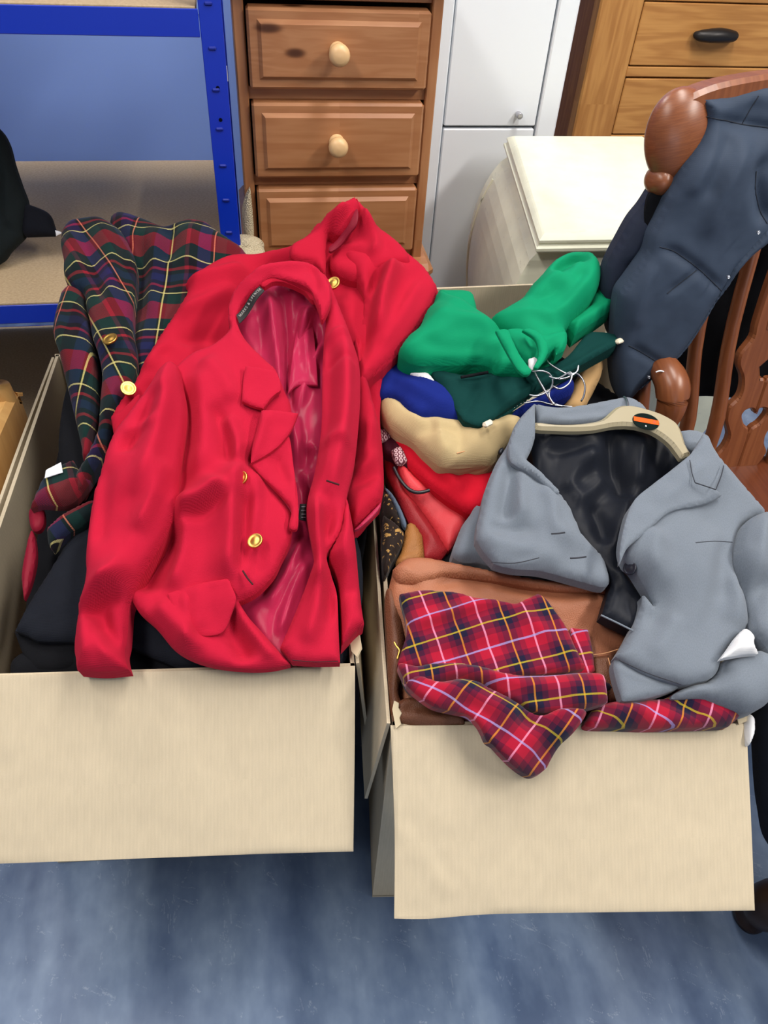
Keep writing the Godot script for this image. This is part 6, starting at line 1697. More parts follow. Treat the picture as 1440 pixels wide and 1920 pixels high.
func grey_jacket() -> void:
	var t := thing("jacket", "pale grey wool jacket on a cream hanger, black satin lining, draped over the right carton", "jacket", Vector3(0.480, 0.500, -0.650))
	var slope := [Vector3(0.3300, 0.5450, -0.4200), Vector3(0.9960, 0.0000, 0.0896), Vector3(0.0865, 0.2609, -0.9615)]
	cloth("lining", t, M.lining_black, slope, [-0.3, 35.8, 4.7, 35.2, 9, 36, 14, 35.7, 18.4, 35.1, 21, 32.5, 20.1, 30.9, 16.1, 28.5, 12.9, 25.8, 11.1, 21.6, 9, 17.8, 9, 14.3, 9.8, 12, 9.5, 10.5, 7.6, 7.8, 7.6, 7.8, 5.8, 8.8, 4.2, 9.8, 4.2, 9.8, 5.4, 12.3, 6.2, 14.1, 5.6, 16.5, 3.6, 19.1, 1.6, 24.1, -0.3, 27.6, -1.2, 30.5], {lift = 3.6, puff = 0.80, pw = 2, thick = 2, cell = 0.42, rise = [[6.6, 35.4, 1.5], [9, 24.9, -1.5], [5.7, 10.1, -1]], wave = [0.5, 6, 60, 2.2, 71], folds = [
			[-1.89, 0.9, 1.1, 9.5, 35.1, 9.6, 31.2, 10.4, 28.1, 10.5, 25.5],
			[1.49, 1.2, 1.4, 7.7, 31, 4, 28.9, 2.5, 26],
			[1.22, 1, 1.4, 8.3, 28.7, 5.6, 26.2, 3.2, 24.8],
			[1.62, 0.8, 1.2, 10.9, 26.2, 9.6, 22.9, 7.7, 19.7, 6.1, 17.8],
			[-1.35, 0.8, 0.8, 5.9, 24.9, 6.4, 21.7, 6.9, 18.4],
			[1.08, 0.8, 0.8, 14.3, 34.1, 13, 30.9, 12.6, 27.4],
			[1.22, 0.5, 0.7, 6.2, 15.6, 7.9, 14.3, 8.8, 12.3],
			[-1.08, 0.5, 0.6, 7, 16.5, 8.4, 15.2, 9.3, 13.4],
			[0.81, 0.6, 0.6, 0.3, 33.5, 3.7, 33, 7.4, 34],
			[-0.68, 0.5, 0.5, 0, 31.6, 4.1, 31.5, 7.1, 32.3]]})
	seam(t, "lining_hem", M.grey, [Vector3(0.3727, 0.6079, -0.4959), Vector3(0.3887, 0.6053, -0.4850), Vector3(0.4045, 0.6027, -0.4736)], 0.00120)
	cloth("back_sleeve", t, M.grey, slope, [-8.1, 26.8, -9.2, 25.4, -10.4, 23.8, -11.4, 21.7, -12, 20.3, -12, 19.4, -12, 19.4, -11, 18.7, -8.8, 18.5, -6.3, 18, -6.7, 21.5, -6.8, 25.4], {lift = -0.6, puff = 1.60, pw = 2, thick = 2.5, uv = [1, 20]})
	cloth("left_front", t, M.grey, slope, [-0.3, 38, -0.3, 38, -2.1, 36.3, -3.5, 34.5, -4.1, 33.2, -4.8, 31.8, -6, 30.1, -6.9, 28.5, -8.2, 25.7, -9.1, 22.7, -9.7, 20.9, -10, 19.1, -10, 19.1, -9.4, 17.6, -8.4, 16.1, -8, 15.7, -5.9, 15.1, -3.2, 14.9, -0.5, 14.4, 2.2, 13.7, 4.5, 13, 5.4, 13.3, 5.7, 14.3, 5.6, 15.3, 5.2, 16.9, 3.9, 18.2, 2.9, 19.4, 2.5, 21, 2, 23.2, 1.2, 24.8, 0.2, 26.6, -1, 27.9, -2.6, 29.1, -3.6, 29.9, -2.9, 31.3, -1.7, 31.9, -1, 33, -1, 33], {lift = 4.6, puff = 1.00, pw = 1.3, thick = 1.6, cell = 0.42, rise = [[-1.3, 37.8, 2], [-1.9, 27.1, 0.6], [-9.5, 19.2, 0], [4.2, 13.8, -1], [1.1, 21, 0.5]], wave = [0.4, 9, 70, 2, 72], uv = [1, 10], folds = [
			[-1.62, 0.7, 1, -4.5, 28.8, -5, 25.9, -5.9, 22.8, -6.1, 21.1],
			[1.08, 0.9, 0.9, -3.8, 28.4, -4.3, 24.6, -4.3, 20.9],
			[-0.94, 0.5, 0.9, -8.3, 20.8, -6.5, 20.2, -4.7, 19.9, -2.5, 20.2],
			[0.94, 0.9, 0.9, -1.5, 26.4, -0.4, 23.3, -0.6, 20.2, 1.6, 17.9],
			[-0.54, 0.3, 0.3, -8.4, 16.1, -5.8, 15.9, -2.7, 16.6],
			[0.68, 1, 1, -9.4, 18.7, -5.5, 17.5, -0.3, 15.5]]})
	cloth("left_lapel", t, M.grey, slope, [-0.9, 36.9, -0.9, 36.9, -1.2, 34.2, -1.5, 31.9, -1.5, 31.9, -2, 30.6, -2.9, 29.1, -2.9, 29.1, -1.7, 27.8, -0.5, 26.2, 0.6, 24.6, -0, 24.3, -1.2, 25.6, -2.6, 27, -3.9, 28, -4.8, 28.8, -5.1, 30, -4.8, 31.5, -3.9, 33.4, -2.4, 35.4], {lift = 6, puff = 0.30, pw = 0.4, thick = 0.6, cell = 0.30, rise = [[-1.8, 36.7, 2], [-2.4, 26.2, 0.6], [-9.8, 18.5, 0], [3.6, 13.1, -1], [0.6, 20.2, 0.5]], uv = [1, 30], folds = [
			[0.54, 0.5, 0.5, -4.4, 30.9, -3.5, 28.8, -0.8, 26.2]]})
	cloth("back_collar", t, M.grey, slope, [-0.3, 38.1, -0.3, 38.1, 0.8, 37.7, 2.9, 37.4, 5.9, 37.8, 9.1, 38.5, 11.3, 39, 12.6, 39.1, 13.7, 38.4, 14.5, 37.3, 14.6, 35.9, 14.6, 35.9, 12, 35.3, 8.4, 35.1, 5.4, 34.9, 2.4, 34.9, -0.5, 35, -0.5, 35], {lift = 5.2, puff = 0.70, pw = 0.9, thick = 1.5, cell = 0.32, rise = [[-0.5, 37.9, 1.2], [12.7, 38.8, 1.2]], uv = [1, 0], folds = [
			[-0.54, 0.3, 0.4, 2, 35.7, 5.1, 36.2, 9.3, 36.8]]})
	cloth("right_collar_inside", t, M.grey, slope, [19.3, 34.9, 19.3, 34.9, 20.9, 35.1, 22.3, 34.7, 22.9, 33.9, 21.9, 32.1, 20.6, 31.7, 19.6, 32.5], {lift = 4.6, puff = 0.60, pw = 1, thick = 1, cell = 0.32})
	cloth("right_front", t, M.grey, slope, [18.1, 29.2, 18.1, 29.2, 19.3, 30.5, 21, 32.7, 21, 32.7, 21.4, 31.7, 21.7, 29.6, 22.4, 28, 22.4, 28, 23.6, 26.3, 24.8, 24.8, 26.1, 22.8, 26.7, 21, 25.7, 21.3, 24.2, 20.7, 22.7, 19.5, 21.7, 17.9, 20.7, 15.8, 20.3, 14.1, 20.3, 12.1, 20.6, 10.3, 20.7, 8.8, 20.5, 7.5, 19.9, 6.7, 18.6, 5.6, 17.5, 4.7, 16.5, 3.6, 15.6, 2.2, 14.5, 1.4, 13, 1.1, 11.4, 0.9, 9.5, 1.4, 7.7, 2.1, 5.9, 3.3, 4.5, 4.5, 4.5, 4.5, 6.1, 6.4, 7.7, 8.7, 8.5, 10.4, 8.8, 11.3, 10, 10.2, 9.5, 11.2, 8.4, 12.8, 7.6, 14.1, 6.9, 14.9, 6.7, 16.5, 7.3, 18.6, 8.8, 21.9, 10.5, 23.7, 12.5, 25.2, 15.2, 27.1], {lift = 5, puff = 1.10, pw = 1.5, thick = 1.8, cell = 0.42, rise = [[19.2, 31.3, 2.2], [9.4, 18.5, 1.6], [22.6, 18.9, 0.6], [13, 2.9, -1.2], [6.1, 4.5, -1.6]], wave = [0.45, 10, 70, 2, 73], uv = [1, -12], folds = [
			[1.35, 1.4, 1.6, 11.5, 18.5, 9.9, 16.2, 9.7, 13.5, 10.6, 11.2],
			[-1.08, 1, 1.2, 9.1, 13.5, 10.1, 11.6, 10.3, 9.8, 8.4, 7.4],
			[0.81, 1.6, 1.6, 19.4, 19.5, 17, 15, 15.2, 11.1, 12.7, 6.1],
			[-0.68, 1.4, 1.4, 20, 17.7, 18.3, 13.6, 18.2, 9.7],
			[0.81, 1.2, 1.2, 20, 13.5, 19.6, 10.4, 18, 7.2],
			[0.68, 1.2, 1.2, 11.8, 8.8, 10.2, 6.2, 8.1, 3.7]]})
	cloth("right_lapel", t, M.grey, slope, [17, 28, 17, 28, 18.2, 29.3, 19.8, 31.4, 19.8, 31.4, 20.2, 30, 20.6, 28.1, 21.1, 26.7, 21.1, 26.7, 20.3, 25, 19.5, 23.6, 19.5, 23.6, 20.3, 23, 20.3, 23, 18.6, 22.1, 16.4, 21.4, 13.9, 20.8, 12.3, 20.1, 10.5, 18.7, 8.6, 17.2, 6.6, 15.7, 5.3, 13.7, 5.3, 13.7, 5.6, 15.3, 6.4, 17.6, 7.8, 20.5, 9.2, 22.4, 11.6, 24.2, 14.1, 25.9], {lift = 6.9, puff = 0.30, pw = 0.4, thick = 0.6, cell = 0.33, rise = [[18, 29.9, 2.2], [8.5, 17.5, 1.6], [21.4, 17.8, 0.6], [12.1, 2.3, -1.2], [5.3, 3.9, -1.6]], uv = [1, -30], folds = [
			[0.54, 0.8, 0.8, 18.6, 27, 15.1, 24.1, 10.9, 21.1]]})
	seam(t, "notch_seam", M.thread_grey, [Vector3(0.5152, 0.7088, -0.6388), Vector3(0.5112, 0.7038, -0.6203), Vector3(0.5103, 0.7003, -0.6075)], 0.00060)
	seam(t, "notch_seam", M.thread_grey, [Vector3(0.5110, 0.6995, -0.6083), Vector3(0.5224, 0.6982, -0.6022), Vector3(0.5331, 0.6969, -0.5966)], 0.00070)
	seam(t, "notch_seam", M.thread_grey, [Vector3(0.5338, 0.6961, -0.5974), Vector3(0.5470, 0.7008, -0.6139), Vector3(0.5567, 0.7050, -0.6286)], 0.00060)
	cloth("hem", t, M.grey, slope, [4.9, 4.8, 4.9, 4.8, 6.6, 3.7, 8.6, 2.4, 10.5, 1.7, 12, 1.3, 12, 1.3, 10.8, 0.7, 8.6, 0.1, 6.4, -0.3, 4.5, -0.4, 4.5, -0.4, 4.3, 1.5, 4.3, 3.6], {lift = 2.6, puff = 0.60, pw = 0.8, thick = 1.5, cell = 0.36, uv = [1, -30]})
	cloth("right_sleeve", t, M.grey, slope, [26.1, 20.6, 25.1, 20.9, 23.4, 20.1, 22, 18.9, 21, 17.3, 20.2, 15.2, 20.1, 13.7, 20.4, 11.9, 20.7, 10.1, 20.7, 8.6, 20.4, 7.4, 20.4, 6.4, 21.1, 5.5, 21.6, 4.6, 22.2, 3.8, 24.6, 10.7, 25.3, 15.9], {lift = 5.6, puff = 1.80, pw = 2, thick = 3, cell = 0.42, rise = [[24.5, 19.8, 1], [20.3, 5.5, -0.8]], wave = [0.4, 8, 80, 2, 74], uv = [1, -8], folds = [
			[-1.22, 0.7, 0.7, 20.8, 8.7, 21.5, 10.3, 22.2, 11.3, 23.8, 11.7],
			[0.94, 0.9, 0.9, 24.8, 20.1, 22.7, 15.9, 21.8, 12.1],
			[0.81, 0.8, 0.8, 21.4, 16, 20.7, 13.9, 21.9, 11.3]]})
	cloth("sleeve_end", t, M.grey, slope, [15.7, 2.2, 16.4, 3.2, 17.5, 3.8, 19.2, 4.2, 21, 4.5, 21.9, 4.2, 23.1, 3.7, 21.7, -0.4, 20.7, -1.3, 19.5, -2, 17.9, -2.3, 16.8, -2, 15.3, -1.4, 13.1, -0.5, 10.1, -0.2, 12.4, 1, 14.5, 1.4], {lift = 3, puff = 2.00, pw = 2.2, thick = 3, cell = 0.42, rise = [[19.2, 2.2, 0.6], [12.4, -1.5, -0.5]], wave = [0.4, 8, 20, 2, 75], uv = [1, 50], folds = [
			[-1.08, 0.6, 0.8, 13.8, 1.4, 15.3, 2, 16.1, 2.7]]})
	button(t, "button", M.button_dark, Vector3(0.4149, 0.6417, -0.5329), slope, 0.0085, 0, 50)
	seam(t, "buttonhole", M.thread_grey, [Vector3(0.3219, 0.6747, -0.5678), Vector3(0.3311, 0.6748, -0.5674), Vector3(0.3382, 0.6751, -0.5678)], 0.00100)
	seam(t, "buttonhole", M.thread_grey, [Vector3(0.3391, 0.6597, -0.5415), Vector3(0.3496, 0.6598, -0.5409), Vector3(0.3582, 0.6602, -0.5413)], 0.00100)
	seam(t, "pocket_welt", M.thread_grey, [Vector3(0.2521, 0.6464, -0.5574), Vector3(0.2790, 0.6459, -0.5533), Vector3(0.3092, 0.6476, -0.5566)], 0.00060)
	seam(t, "pocket_welt", M.thread_grey, [Vector3(0.4823, 0.6792, -0.5315), Vector3(0.5054, 0.6796, -0.5309), Vector3(0.5259, 0.6791, -0.5273)], 0.00050)
	seam(t, "hem_stitching", M.thread_grey, [Vector3(0.3751, 0.5990, -0.4395), Vector3(0.4030, 0.5948, -0.4213), Vector3(0.4364, 0.5912, -0.4049)], 0.00060)

func jacket_hanger() -> void:
	var t := thing("coat_hanger", "cream plastic jacket hanger with an oval orange size sticker, inside the grey jacket", "hanger", Vector3(0.500, 0.550, -0.850))
	var slope := [Vector3(0.3300, 0.5450, -0.4200), Vector3(0.9960, 0.0000, 0.0896), Vector3(0.0865, 0.2609, -0.9615)]
	var face := Basis(Vector3(0.9960, 0.0000, 0.0896), Vector3(0.0865, 0.2609, -0.9615), Vector3(-0.0234, 0.9654, 0.2598))
	put(t, "hanger_arm", flat_mesh([-0.1182, 0.0084, -0.0935, 0.0056, -0.0704, 0.0055, -0.0466, 0.0082, -0.0309, 0.0131, -0.0184, 0.0238, -0.0087, 0.0317, 0.0010, 0.0353, 0.0109, 0.0357, 0.0210, 0.0339, 0.0348, 0.0288, 0.0483, 0.0229, 0.0610, 0.0136, 0.0677, 0.0050, 0.0698, -0.0077, 0.0698, -0.0268, 0.0726, -0.0415, 0.0652, -0.0455, 0.0587, -0.0481, 0.0558, -0.0414, 0.0505, -0.0277, 0.0419, -0.0156, 0.0309, -0.0061, 0.0162, 0.0002, -0.0007, 0.0031, -0.0186, 0.0021, -0.0339, -0.0013, -0.0490, -0.0040, -0.0723, -0.0050, -0.0952, -0.0042, -0.1198, -0.0020], 0.011, 0.004, 3), M.hanger, Vector3(0.4635, 0.7050, -0.7100), null, face)
	var tilt := Basis(Vector3(0.9510, -0.0587, 0.3036), Vector3(0.3084, 0.2542, -0.9167), Vector3(-0.0234, 0.9654, 0.2598))
	var at := Vector3(0.4882, 0.7126, -0.7127)
	var oval := []
	for k in 20:
		oval.append_array([0.0172 * cos(TAU * k / 20), 0.0128 * sin(TAU * k / 20)])
	put(t, "size_sticker", flat_mesh(oval, 0.0008, 0.0, 2), M.sticker, at, null, tilt)
	put(t, "orange_band", flat_mesh([-0.0162, -0.0036, -0.0162, -0.0036, 0.0162, -0.0036, 0.0162, -0.0036, 0.0162, 0.0036, 0.0162, 0.0036, -0.0162, 0.0036, -0.0162, 0.0036], 0.0004, 0.0, 2), M.orange, at + tilt * Vector3(0.0004, 0.0008, 0.0007), null, tilt)
	put(t, "size_print", flat_mesh([0.009, -0.0016, 0.009, -0.0016, 0.0125, -0.0016, 0.0125, -0.0016, 0.0125, 0.0014, 0.0125, 0.0014, 0.009, 0.0014, 0.009, 0.0014], 0.0002, 0.0, 2), M.orange_dark, at + tilt * Vector3(0.0, 0.0008, 0.001), null, tilt)
	put(t, "size_print", flat_mesh([-0.001, -0.0088, 0.0008, -0.0088, 0.0006, -0.0066, -0.0008, -0.0066], 0.0002, 0.0, 2), M.label_grey, at + tilt * Vector3(0, 0, 0.0006), null, tilt)
	seam(t, "hook", M.wire, [Vector3(0.4708, 0.7160, -0.7349), Vector3(0.4782, 0.7159, -0.7529), Vector3(0.4804, 0.7124, -0.7669)], 0.0016)

func tissue() -> void:
	var t := thing("tissue", "crumpled white tissue paper sticking out of the grey jacket cuff at the right", "tissue", Vector3(0.550, 0.500, -0.500))
	var slope := [Vector3(0.3300, 0.5450, -0.4200), Vector3(0.9960, 0.0000, 0.0896), Vector3(0.0865, 0.2609, -0.9615)]
	cloth("paper", t, M.white, slope, [15.3, 3, 15.3, 3, 16.5, 4.1, 17.8, 5.4, 19, 6.4, 19, 6.4, 19.6, 6, 19.8, 5.2, 19.4, 4.3, 19.8, 3.4, 19.8, 3.4, 18.3, 3.4, 16.7, 3.2], {lift = 6, puff = 1.00, pw = 1.2, thick = 1, cell = 0.28, wave = [0.6, 2.5, 40, 1.6, 76], folds = [
			[0.6, 0.3, 0.4, 16.3, 3.6, 18.1, 4.6, 19.4, 4.4],
			[-0.6, 0.25, 0.3, 17.3, 4.3, 18.9, 5.3, 19.5, 5.6],
			[0.5, 0.3, 0.3, 17.2, 3.3, 18.7, 3.9, 19.6, 3.6]]})

func white_cloth() -> void:
	var t := thing("cloth", "white crumpled cloth corner poking out at the front right corner of the right carton", "cloth", Vector3(0.540, 0.500, -0.380))
	var slope := [Vector3(0.3300, 0.5450, -0.4200), Vector3(0.9960, 0.0000, 0.0896), Vector3(0.0865, 0.2609, -0.9615)]
	cloth("cloth_corner", t, M.white, slope, [19.7, -1.8, 20.5, -1.5, 20.9, -2.1, 20.5, -3.6, 19.8, -4.6, 19.4, -4.9, 19.4, -3.4], {lift = -0.8, puff = 1.00, pw = 1, thick = 1.5, cell = 0.25})

func plaid_scarf() -> void:
	var t := thing("scarf", "red and navy plaid fleece scarf draped over the front edge of the right carton", "scarf", Vector3(0.250, 0.500, -0.480))
	var slope := [Vector3(0.3300, 0.5450, -0.4200), Vector3(0.9960, 0.0000, 0.0896), Vector3(0.0865, 0.2609, -0.9615)]
	cloth("under_layer", t, M.plaid, slope, [1.1, 9.3, 1.1, 9.3, 3.1, 9.1, 3.1, 9.1, 3.2, 6.8, 3, 4, 3, 4, 1.7, 3.4, 0.2, 4.1], {lift = 0.2, puff = 0.60, pw = 0.9, thick = 0.8, cell = 0.30, uv = [1, 10]})
	cloth("bundle_base", t, M.plaid, slope, [-19.3, 6.4, -14, 5.9, -7.5, 4.7, 4.3, 3, 3.9, 1, 0.2, -0.8, -3.8, -1.3, -10.9, -1.1, -14.6, 0.3, -18.3, 2.1], {lift = -0.8, puff = 1.00, pw = 2, thick = 2, uv = [1, 20]})
	cloth("top_layer", t, M.plaid, slope, [-19.3, 13.5, -19.3, 13.5, -18, 13.8, -16.1, 13.9, -14, 13.7, -12.2, 13.3, -10.5, 12.5, -8.2, 12, -6, 11.5, -4.6, 12, -3, 12.7, -3, 12.7, -2.2, 12, -1.1, 10.1, 0, 8.2, 0.7, 5.9, 1.4, 3.8, 1.4, 3.8, -0.7, 3.4, -3.4, 3.3, -5.7, 3, -8.3, 3, -10.5, 3.4, -13.6, 4, -17.1, 4.5, -20.1, 5, -20.1, 5, -19.4, 6.9, -18.8, 8.6, -18.8, 10.4, -19.1, 12.1], {lift = 1.6, puff = 0.60, pw = 0.7, thick = 1.2, cell = 0.38, rise = [[-3.7, 11.9, 1.2], [0.9, 4, 0.2], [-18.9, 9.1, 0]], wave = [0.4, 7, 15, 2, 81], uv = [1, 10, 0.3], folds = [
			[-0.8, 0.6, 0.9, -18.7, 8.3, -14.7, 9.5, -10.7, 10.5, -6, 11.3],
			[0.9, 0.8, 1.2, -18.3, 9.3, -13.9, 10.7, -10, 11.5, -5.9, 11.9],
			[0.6, 0.8, 0.8, -6.1, 10.9, -3.1, 7.8, 0.5, 4.9],
			[-0.5, 0.9, 0.9, -16, 5.5, -11.1, 6.5, -6, 6.2]]})
	cloth("rolled_fold", t, M.plaid, slope, [-20, 4.9, -18.1, 4.5, -16.2, 4.7, -13.6, 4.7, -10.8, 4.1, -7.8, 3.1, -4.1, 2.7, -0.2, 2.9, 2.1, 2.8, 2.9, 2.3, 2.9, 1.2, 2.7, -0.5, 2.7, -0.5, 0.1, -1.1, -2.2, -1.3, -4.4, -1.4, -5.9, -1, -8.2, 0.4, -10.5, 1.8, -12.3, 2.5, -14.8, 2.6, -17, 2.1, -18.9, 2.3, -19.7, 3.4], {lift = 2.2, puff = 1.20, pw = 1.2, thick = 1.6, cell = 0.38, rise = [[-19.3, 4.5, 0], [2.5, 1.1, 0.6]], wave = [0.4, 6, 10, 2, 82], uv = [1, 2, 0.4], folds = [
			[0.6, 0.8, 0.8, -16.5, 4, -10.9, 3.1, -5.5, 1.4, 2.1, 1.2],
			[-0.6, 0.6, 0.6, -11, 2.5, -7.5, 0.7, -4.6, -0.4, -0.8, -0.6]]})
	cloth("hanging_fold", t, M.plaid, slope, [-19.4, 2.4, -18, 3.1, -15.8, 2.4, -13.6, 2.6, -11.7, 2.4, -10, 1.4, -8.2, 0.4, -6.2, -1.1, -4.8, -1.7, -3, -1.2, -1.1, -1.2, -0.1, -1.6, -0.7, -2.6, -1.9, -3.8, -3.1, -4.7, -3.9, -5.8, -4.4, -6.6, -4.4, -6.6, -5.2, -7.1, -6.2, -7.4, -7.2, -7.1, -8.7, -6.3, -9.8, -5.3, -10.5, -4.5, -11.2, -4, -11.6, -3, -12.1, -2.1, -13.1, -1.2, -14.9, -0.8, -16.7, -0.3, -18.2, 0.8, -19, 1.6], {lift = 3, puff = 0.90, pw = 0.9, thick = 1.4, cell = 0.36, rise = [[-17.2, 1.7, 0], [-2.5, -1.6, 0.6], [-9.7, -3.3, 0.5], [-5.7, -6.5, -3.6], [-10.1, -4.5, -1.5]], wave = [0.35, 6, 40, 2, 83], uv = [1, -38, 0.6], folds = [
			[-1.1, 0.5, 0.8, -7.9, -2.4, -6.3, -1.8, -5.4, -2.7, -7.3, -2.9],
			[0.8, 0.7, 1, -16.5, 1.8, -12.5, 0.8, -9.6, -0.8, -7.2, -1.9],
			[-0.7, 0.6, 0.6, -15.1, -0.1, -12.1, -0.7, -10.2, -2.6, -10, -4.6],
			[0.7, 0.8, 0.8, -6, -2.4, -6, -4.2, -6.4, -6.4],
			[-0.5, 0.6, 0.6, -4.5, -2.3, -3.2, -2.7, -1.2, -1.9]]})
	cloth("right_end", t, M.plaid, slope, [0.6, -2.5, 1.1, -1.4, 2.3, -0.3, 4.6, 0.1, 6.5, 0, 8, 0.1, 9.9, 0.1, 12.1, 1.1, 13.6, 1.6, 15.9, 1.6, 18, 1.8, 18.9, 0.8, 19.8, -0.9, 19.8, -0.9, 18.4, -1.9, 17.6, -2.6, 16.5, -3.3, 16.5, -3.3, 10.1, -3.2, 3.9, -2.8], {lift = 0.6, puff = 1.40, pw = 1.3, thick = 1.6, cell = 0.38, rise = [[13.7, 1.5, 0.8], [2.1, -1.2, 0]], wave = [0.4, 6, 10, 2, 84], uv = [1, -30, 0.4], folds = [
			[-1, 0.6, 0.7, 7.7, -0.2, 10.7, -0.7, 12.4, -1.7, 13.4, -2.9],
			[0.8, 0.8, 0.8, 3.1, -0.7, 5.7, -0.8, 7.3, -2.2],
			[0.8, 0.8, 0.8, 13.1, 1, 16.2, 0.2, 18.5, -1.2],
			[-0.6, 0.5, 0.5, 1.5, -2.2, 3, -1, 3.6, -1.3]]})

func navy_gilet() -> void:
	var t := thing("gilet", "navy blue quilted padded gilet hanging over the top rail of the wooden chair", "gilet", Vector3(0.620, 0.620, -0.930))
	var slope := [Vector3(0.6200, 0.8000, -0.9300), Vector3(0.9950, 0.0000, 0.0995), Vector3(0.0169, 0.9854, -0.1692)]
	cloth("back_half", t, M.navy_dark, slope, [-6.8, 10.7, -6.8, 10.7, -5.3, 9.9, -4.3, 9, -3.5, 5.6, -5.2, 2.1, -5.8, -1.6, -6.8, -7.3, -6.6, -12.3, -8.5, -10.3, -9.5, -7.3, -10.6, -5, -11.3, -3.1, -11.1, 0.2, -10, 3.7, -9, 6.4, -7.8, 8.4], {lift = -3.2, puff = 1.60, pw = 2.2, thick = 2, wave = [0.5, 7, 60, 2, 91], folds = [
			[-0.8, 0.6, 0.6, -6.3, 2.1, -7, 0.3, -8.1, -2.3, -8.9, -3.8],
			[0.6, 0.8, 0.8, -6.8, 7.2, -7.4, 3.8, -8.6, 0.6]]})
	cloth("armhole_lining", t, M.black_deep, slope, [-7.7, 10.1, -5.3, 10.5, -4.7, 9.3, -5.1, 6.8, -5.8, 4.6, -6.6, 4.1, -7.2, 5.1, -7.7, 7.3], {lift = -1.6, puff = 0.30, pw = 1, thick = 0.6})
	cloth("front_half", t, M.navy, slope, [-4.5, 21.6, -4.5, 21.6, -3.7, 21.5, -3.3, 21, -3, 20.2, -2.8, 19, -3.2, 17.6, -4, 15.8, -4.9, 13.8, -5.5, 11.9, -6, 10.5, -6.3, 8.9, -6.7, 7.3, -7.3, 5.2, -7.4, 3.2, -7.9, 1.8, -9.1, -0.6, -10, -2.4, -10.1, -3.9, -9.8, -6.7, -9.3, -9.6, -8.7, -13.6, -7.3, -17.7, -5.3, -20.7, -5.3, -20.7, -4.8, -19.4, -3.5, -17.2, -2, -15.3, -0.1, -13.5, 1.8, -10.4, 3.2, -7.1, 4.3, -3.7, 5.3, -1, 6.2, 1.1, 8, 2.7, 9.7, 4.9, 10.2, 5.7, 10.7, 10, 6.9, 23.8, 6.9, 23.8, 5.1, 23.5, 2.5, 23.1, -0.4, 22.4, -3.1, 21.8], {lift = 0.6, puff = 1.90, pw = 2, thick = 2.4, cell = 0.36, rise = [[1.3, 22, -3.5], [-3.4, 19, -2], [-1.1, 13, 0], [-4.4, -3.4, 0.4], [-5.7, -15, 0.4]], wave = [0.35, 10, 60, 2, 92], folds = [
			[-1.1, 0.35, 0.45, -2.8, 19.8, -0, 19.3, 2.4, 19, 5.4, 18.8, 7.5, 18.4],
			[-0.6, 0.4, 0.4, 2.4, 19, 2.8, 20.4, 3.5, 22.3],
			[-1.1, 0.35, 0.45, -6.4, 4.2, -4.3, 3.7, -2.5, 2.8, 0.1, 1.3, 2.4, -0.3, 4.8, -2],
			[-0.9, 0.35, 0.4, -3.9, -2, -2.3, -0.7, -1.1, 0.4, -0.2, 1.1],
			[-0.9, 0.35, 0.45, -7.6, -9.8, -5, -11.1, -1.8, -12.9, 0.5, -14.5],
			[-1.6, 0.8, 0.8, 6.2, 15.8, 5.3, 13.7, 5.7, 11.6, 7, 9.2, 8.3, 7.4],
			[1, 1.2, 1.2, 3.2, 18.5, 1.6, 14.6, 0.3, 9.9, -0.1, 5],
			[0.8, 1.2, 1.2, -1.7, 18.5, -3, 14.8, -4.1, 10.6],
			[-0.6, 1, 1, 1.1, 18.1, -0.7, 14.6, -1.6, 10.2],
			[0.7, 1, 1, -7.1, 2.4, -7.5, -2, -7.5, -7.6]]})
	stitch(t, "quilting_stitch", M.thread_navy, [-2.9, 19.8, -0, 19.4, 2.4, 19, 5.4, 18.8, 7.5, 18.4], 0.0007)
	stitch(t, "quilting_stitch", M.thread_navy, [2.4, 19.1, 2.8, 20.4, 3.5, 22.3], 0.0007)
	stitch(t, "quilting_stitch", M.thread_navy, [-6.3, 4.2, -4.3, 3.7, -2.5, 2.8, 0.1, 1.3, 2.4, -0.3, 4.8, -2.1], 0.0007)
	stitch(t, "quilting_stitch", M.thread_navy, [-3.9, -2, -2.3, -0.7, -1.1, 0.4, -0.1, 1.1], 0.0007)
	stitch(t, "quilting_stitch", M.thread_navy, [-7.6, -9.8, -5, -11.1, -1.8, -12.9, 0.7, -14.5], 0.0007)
	stitch(t, "quilting_stitch", M.thread_navy, [5.3, 13.7, 5.7, 11.6, 7, 9.2, 8.3, 7.4], 0.0007)
	cloth("zip_edge", t, M.navy, slope, [8.5, 6.7, 8.5, 6.7, 9.4, 5.6, 8.5, 4.4, 7.2, 3, 6, 1, 5.2, -1.3, 4.2, -3.3, 3.1, -6.7, 1.8, -10.2, -0.1, -13.3, -2, -15.1, -3.9, -17.2, -4.4, -16.8, -1.9, -14.1, 0.2, -11.7, 1.7, -8.7, 3, -5, 4.3, -1.9, 5.1, 1.4, 6.7, 4], {lift = 1.9, puff = 0.70, pw = 0.7, thick = 0.8, cell = 0.30})
	button(t, "zip_tooth", M.zip, Vector3(0.6759, 0.8750, -0.8966), slope, 0.0022, 0, 0)
	button(t, "zip_tooth", M.zip, Vector3(0.6519, 0.8157, -0.8887), slope, 0.0022, 0, 0)
	button(t, "zip_tooth", M.zip, Vector3(0.5770, 0.6641, -0.8760), slope, 0.0022, 0, 0)
	seam(t, "hanging_loop", M.label_white, [Vector3(0.5778, 0.6807, -0.8625), Vector3(0.5840, 0.6828, -0.8623), Vector3(0.5922, 0.6800, -0.8610), Vector3(0.6012, 0.6705, -0.8584), Vector3(0.6068, 0.6617, -0.8563), Vector3(0.6073, 0.6528, -0.8548), Vector3(0.6030, 0.6460, -0.8540)], 0.0011)

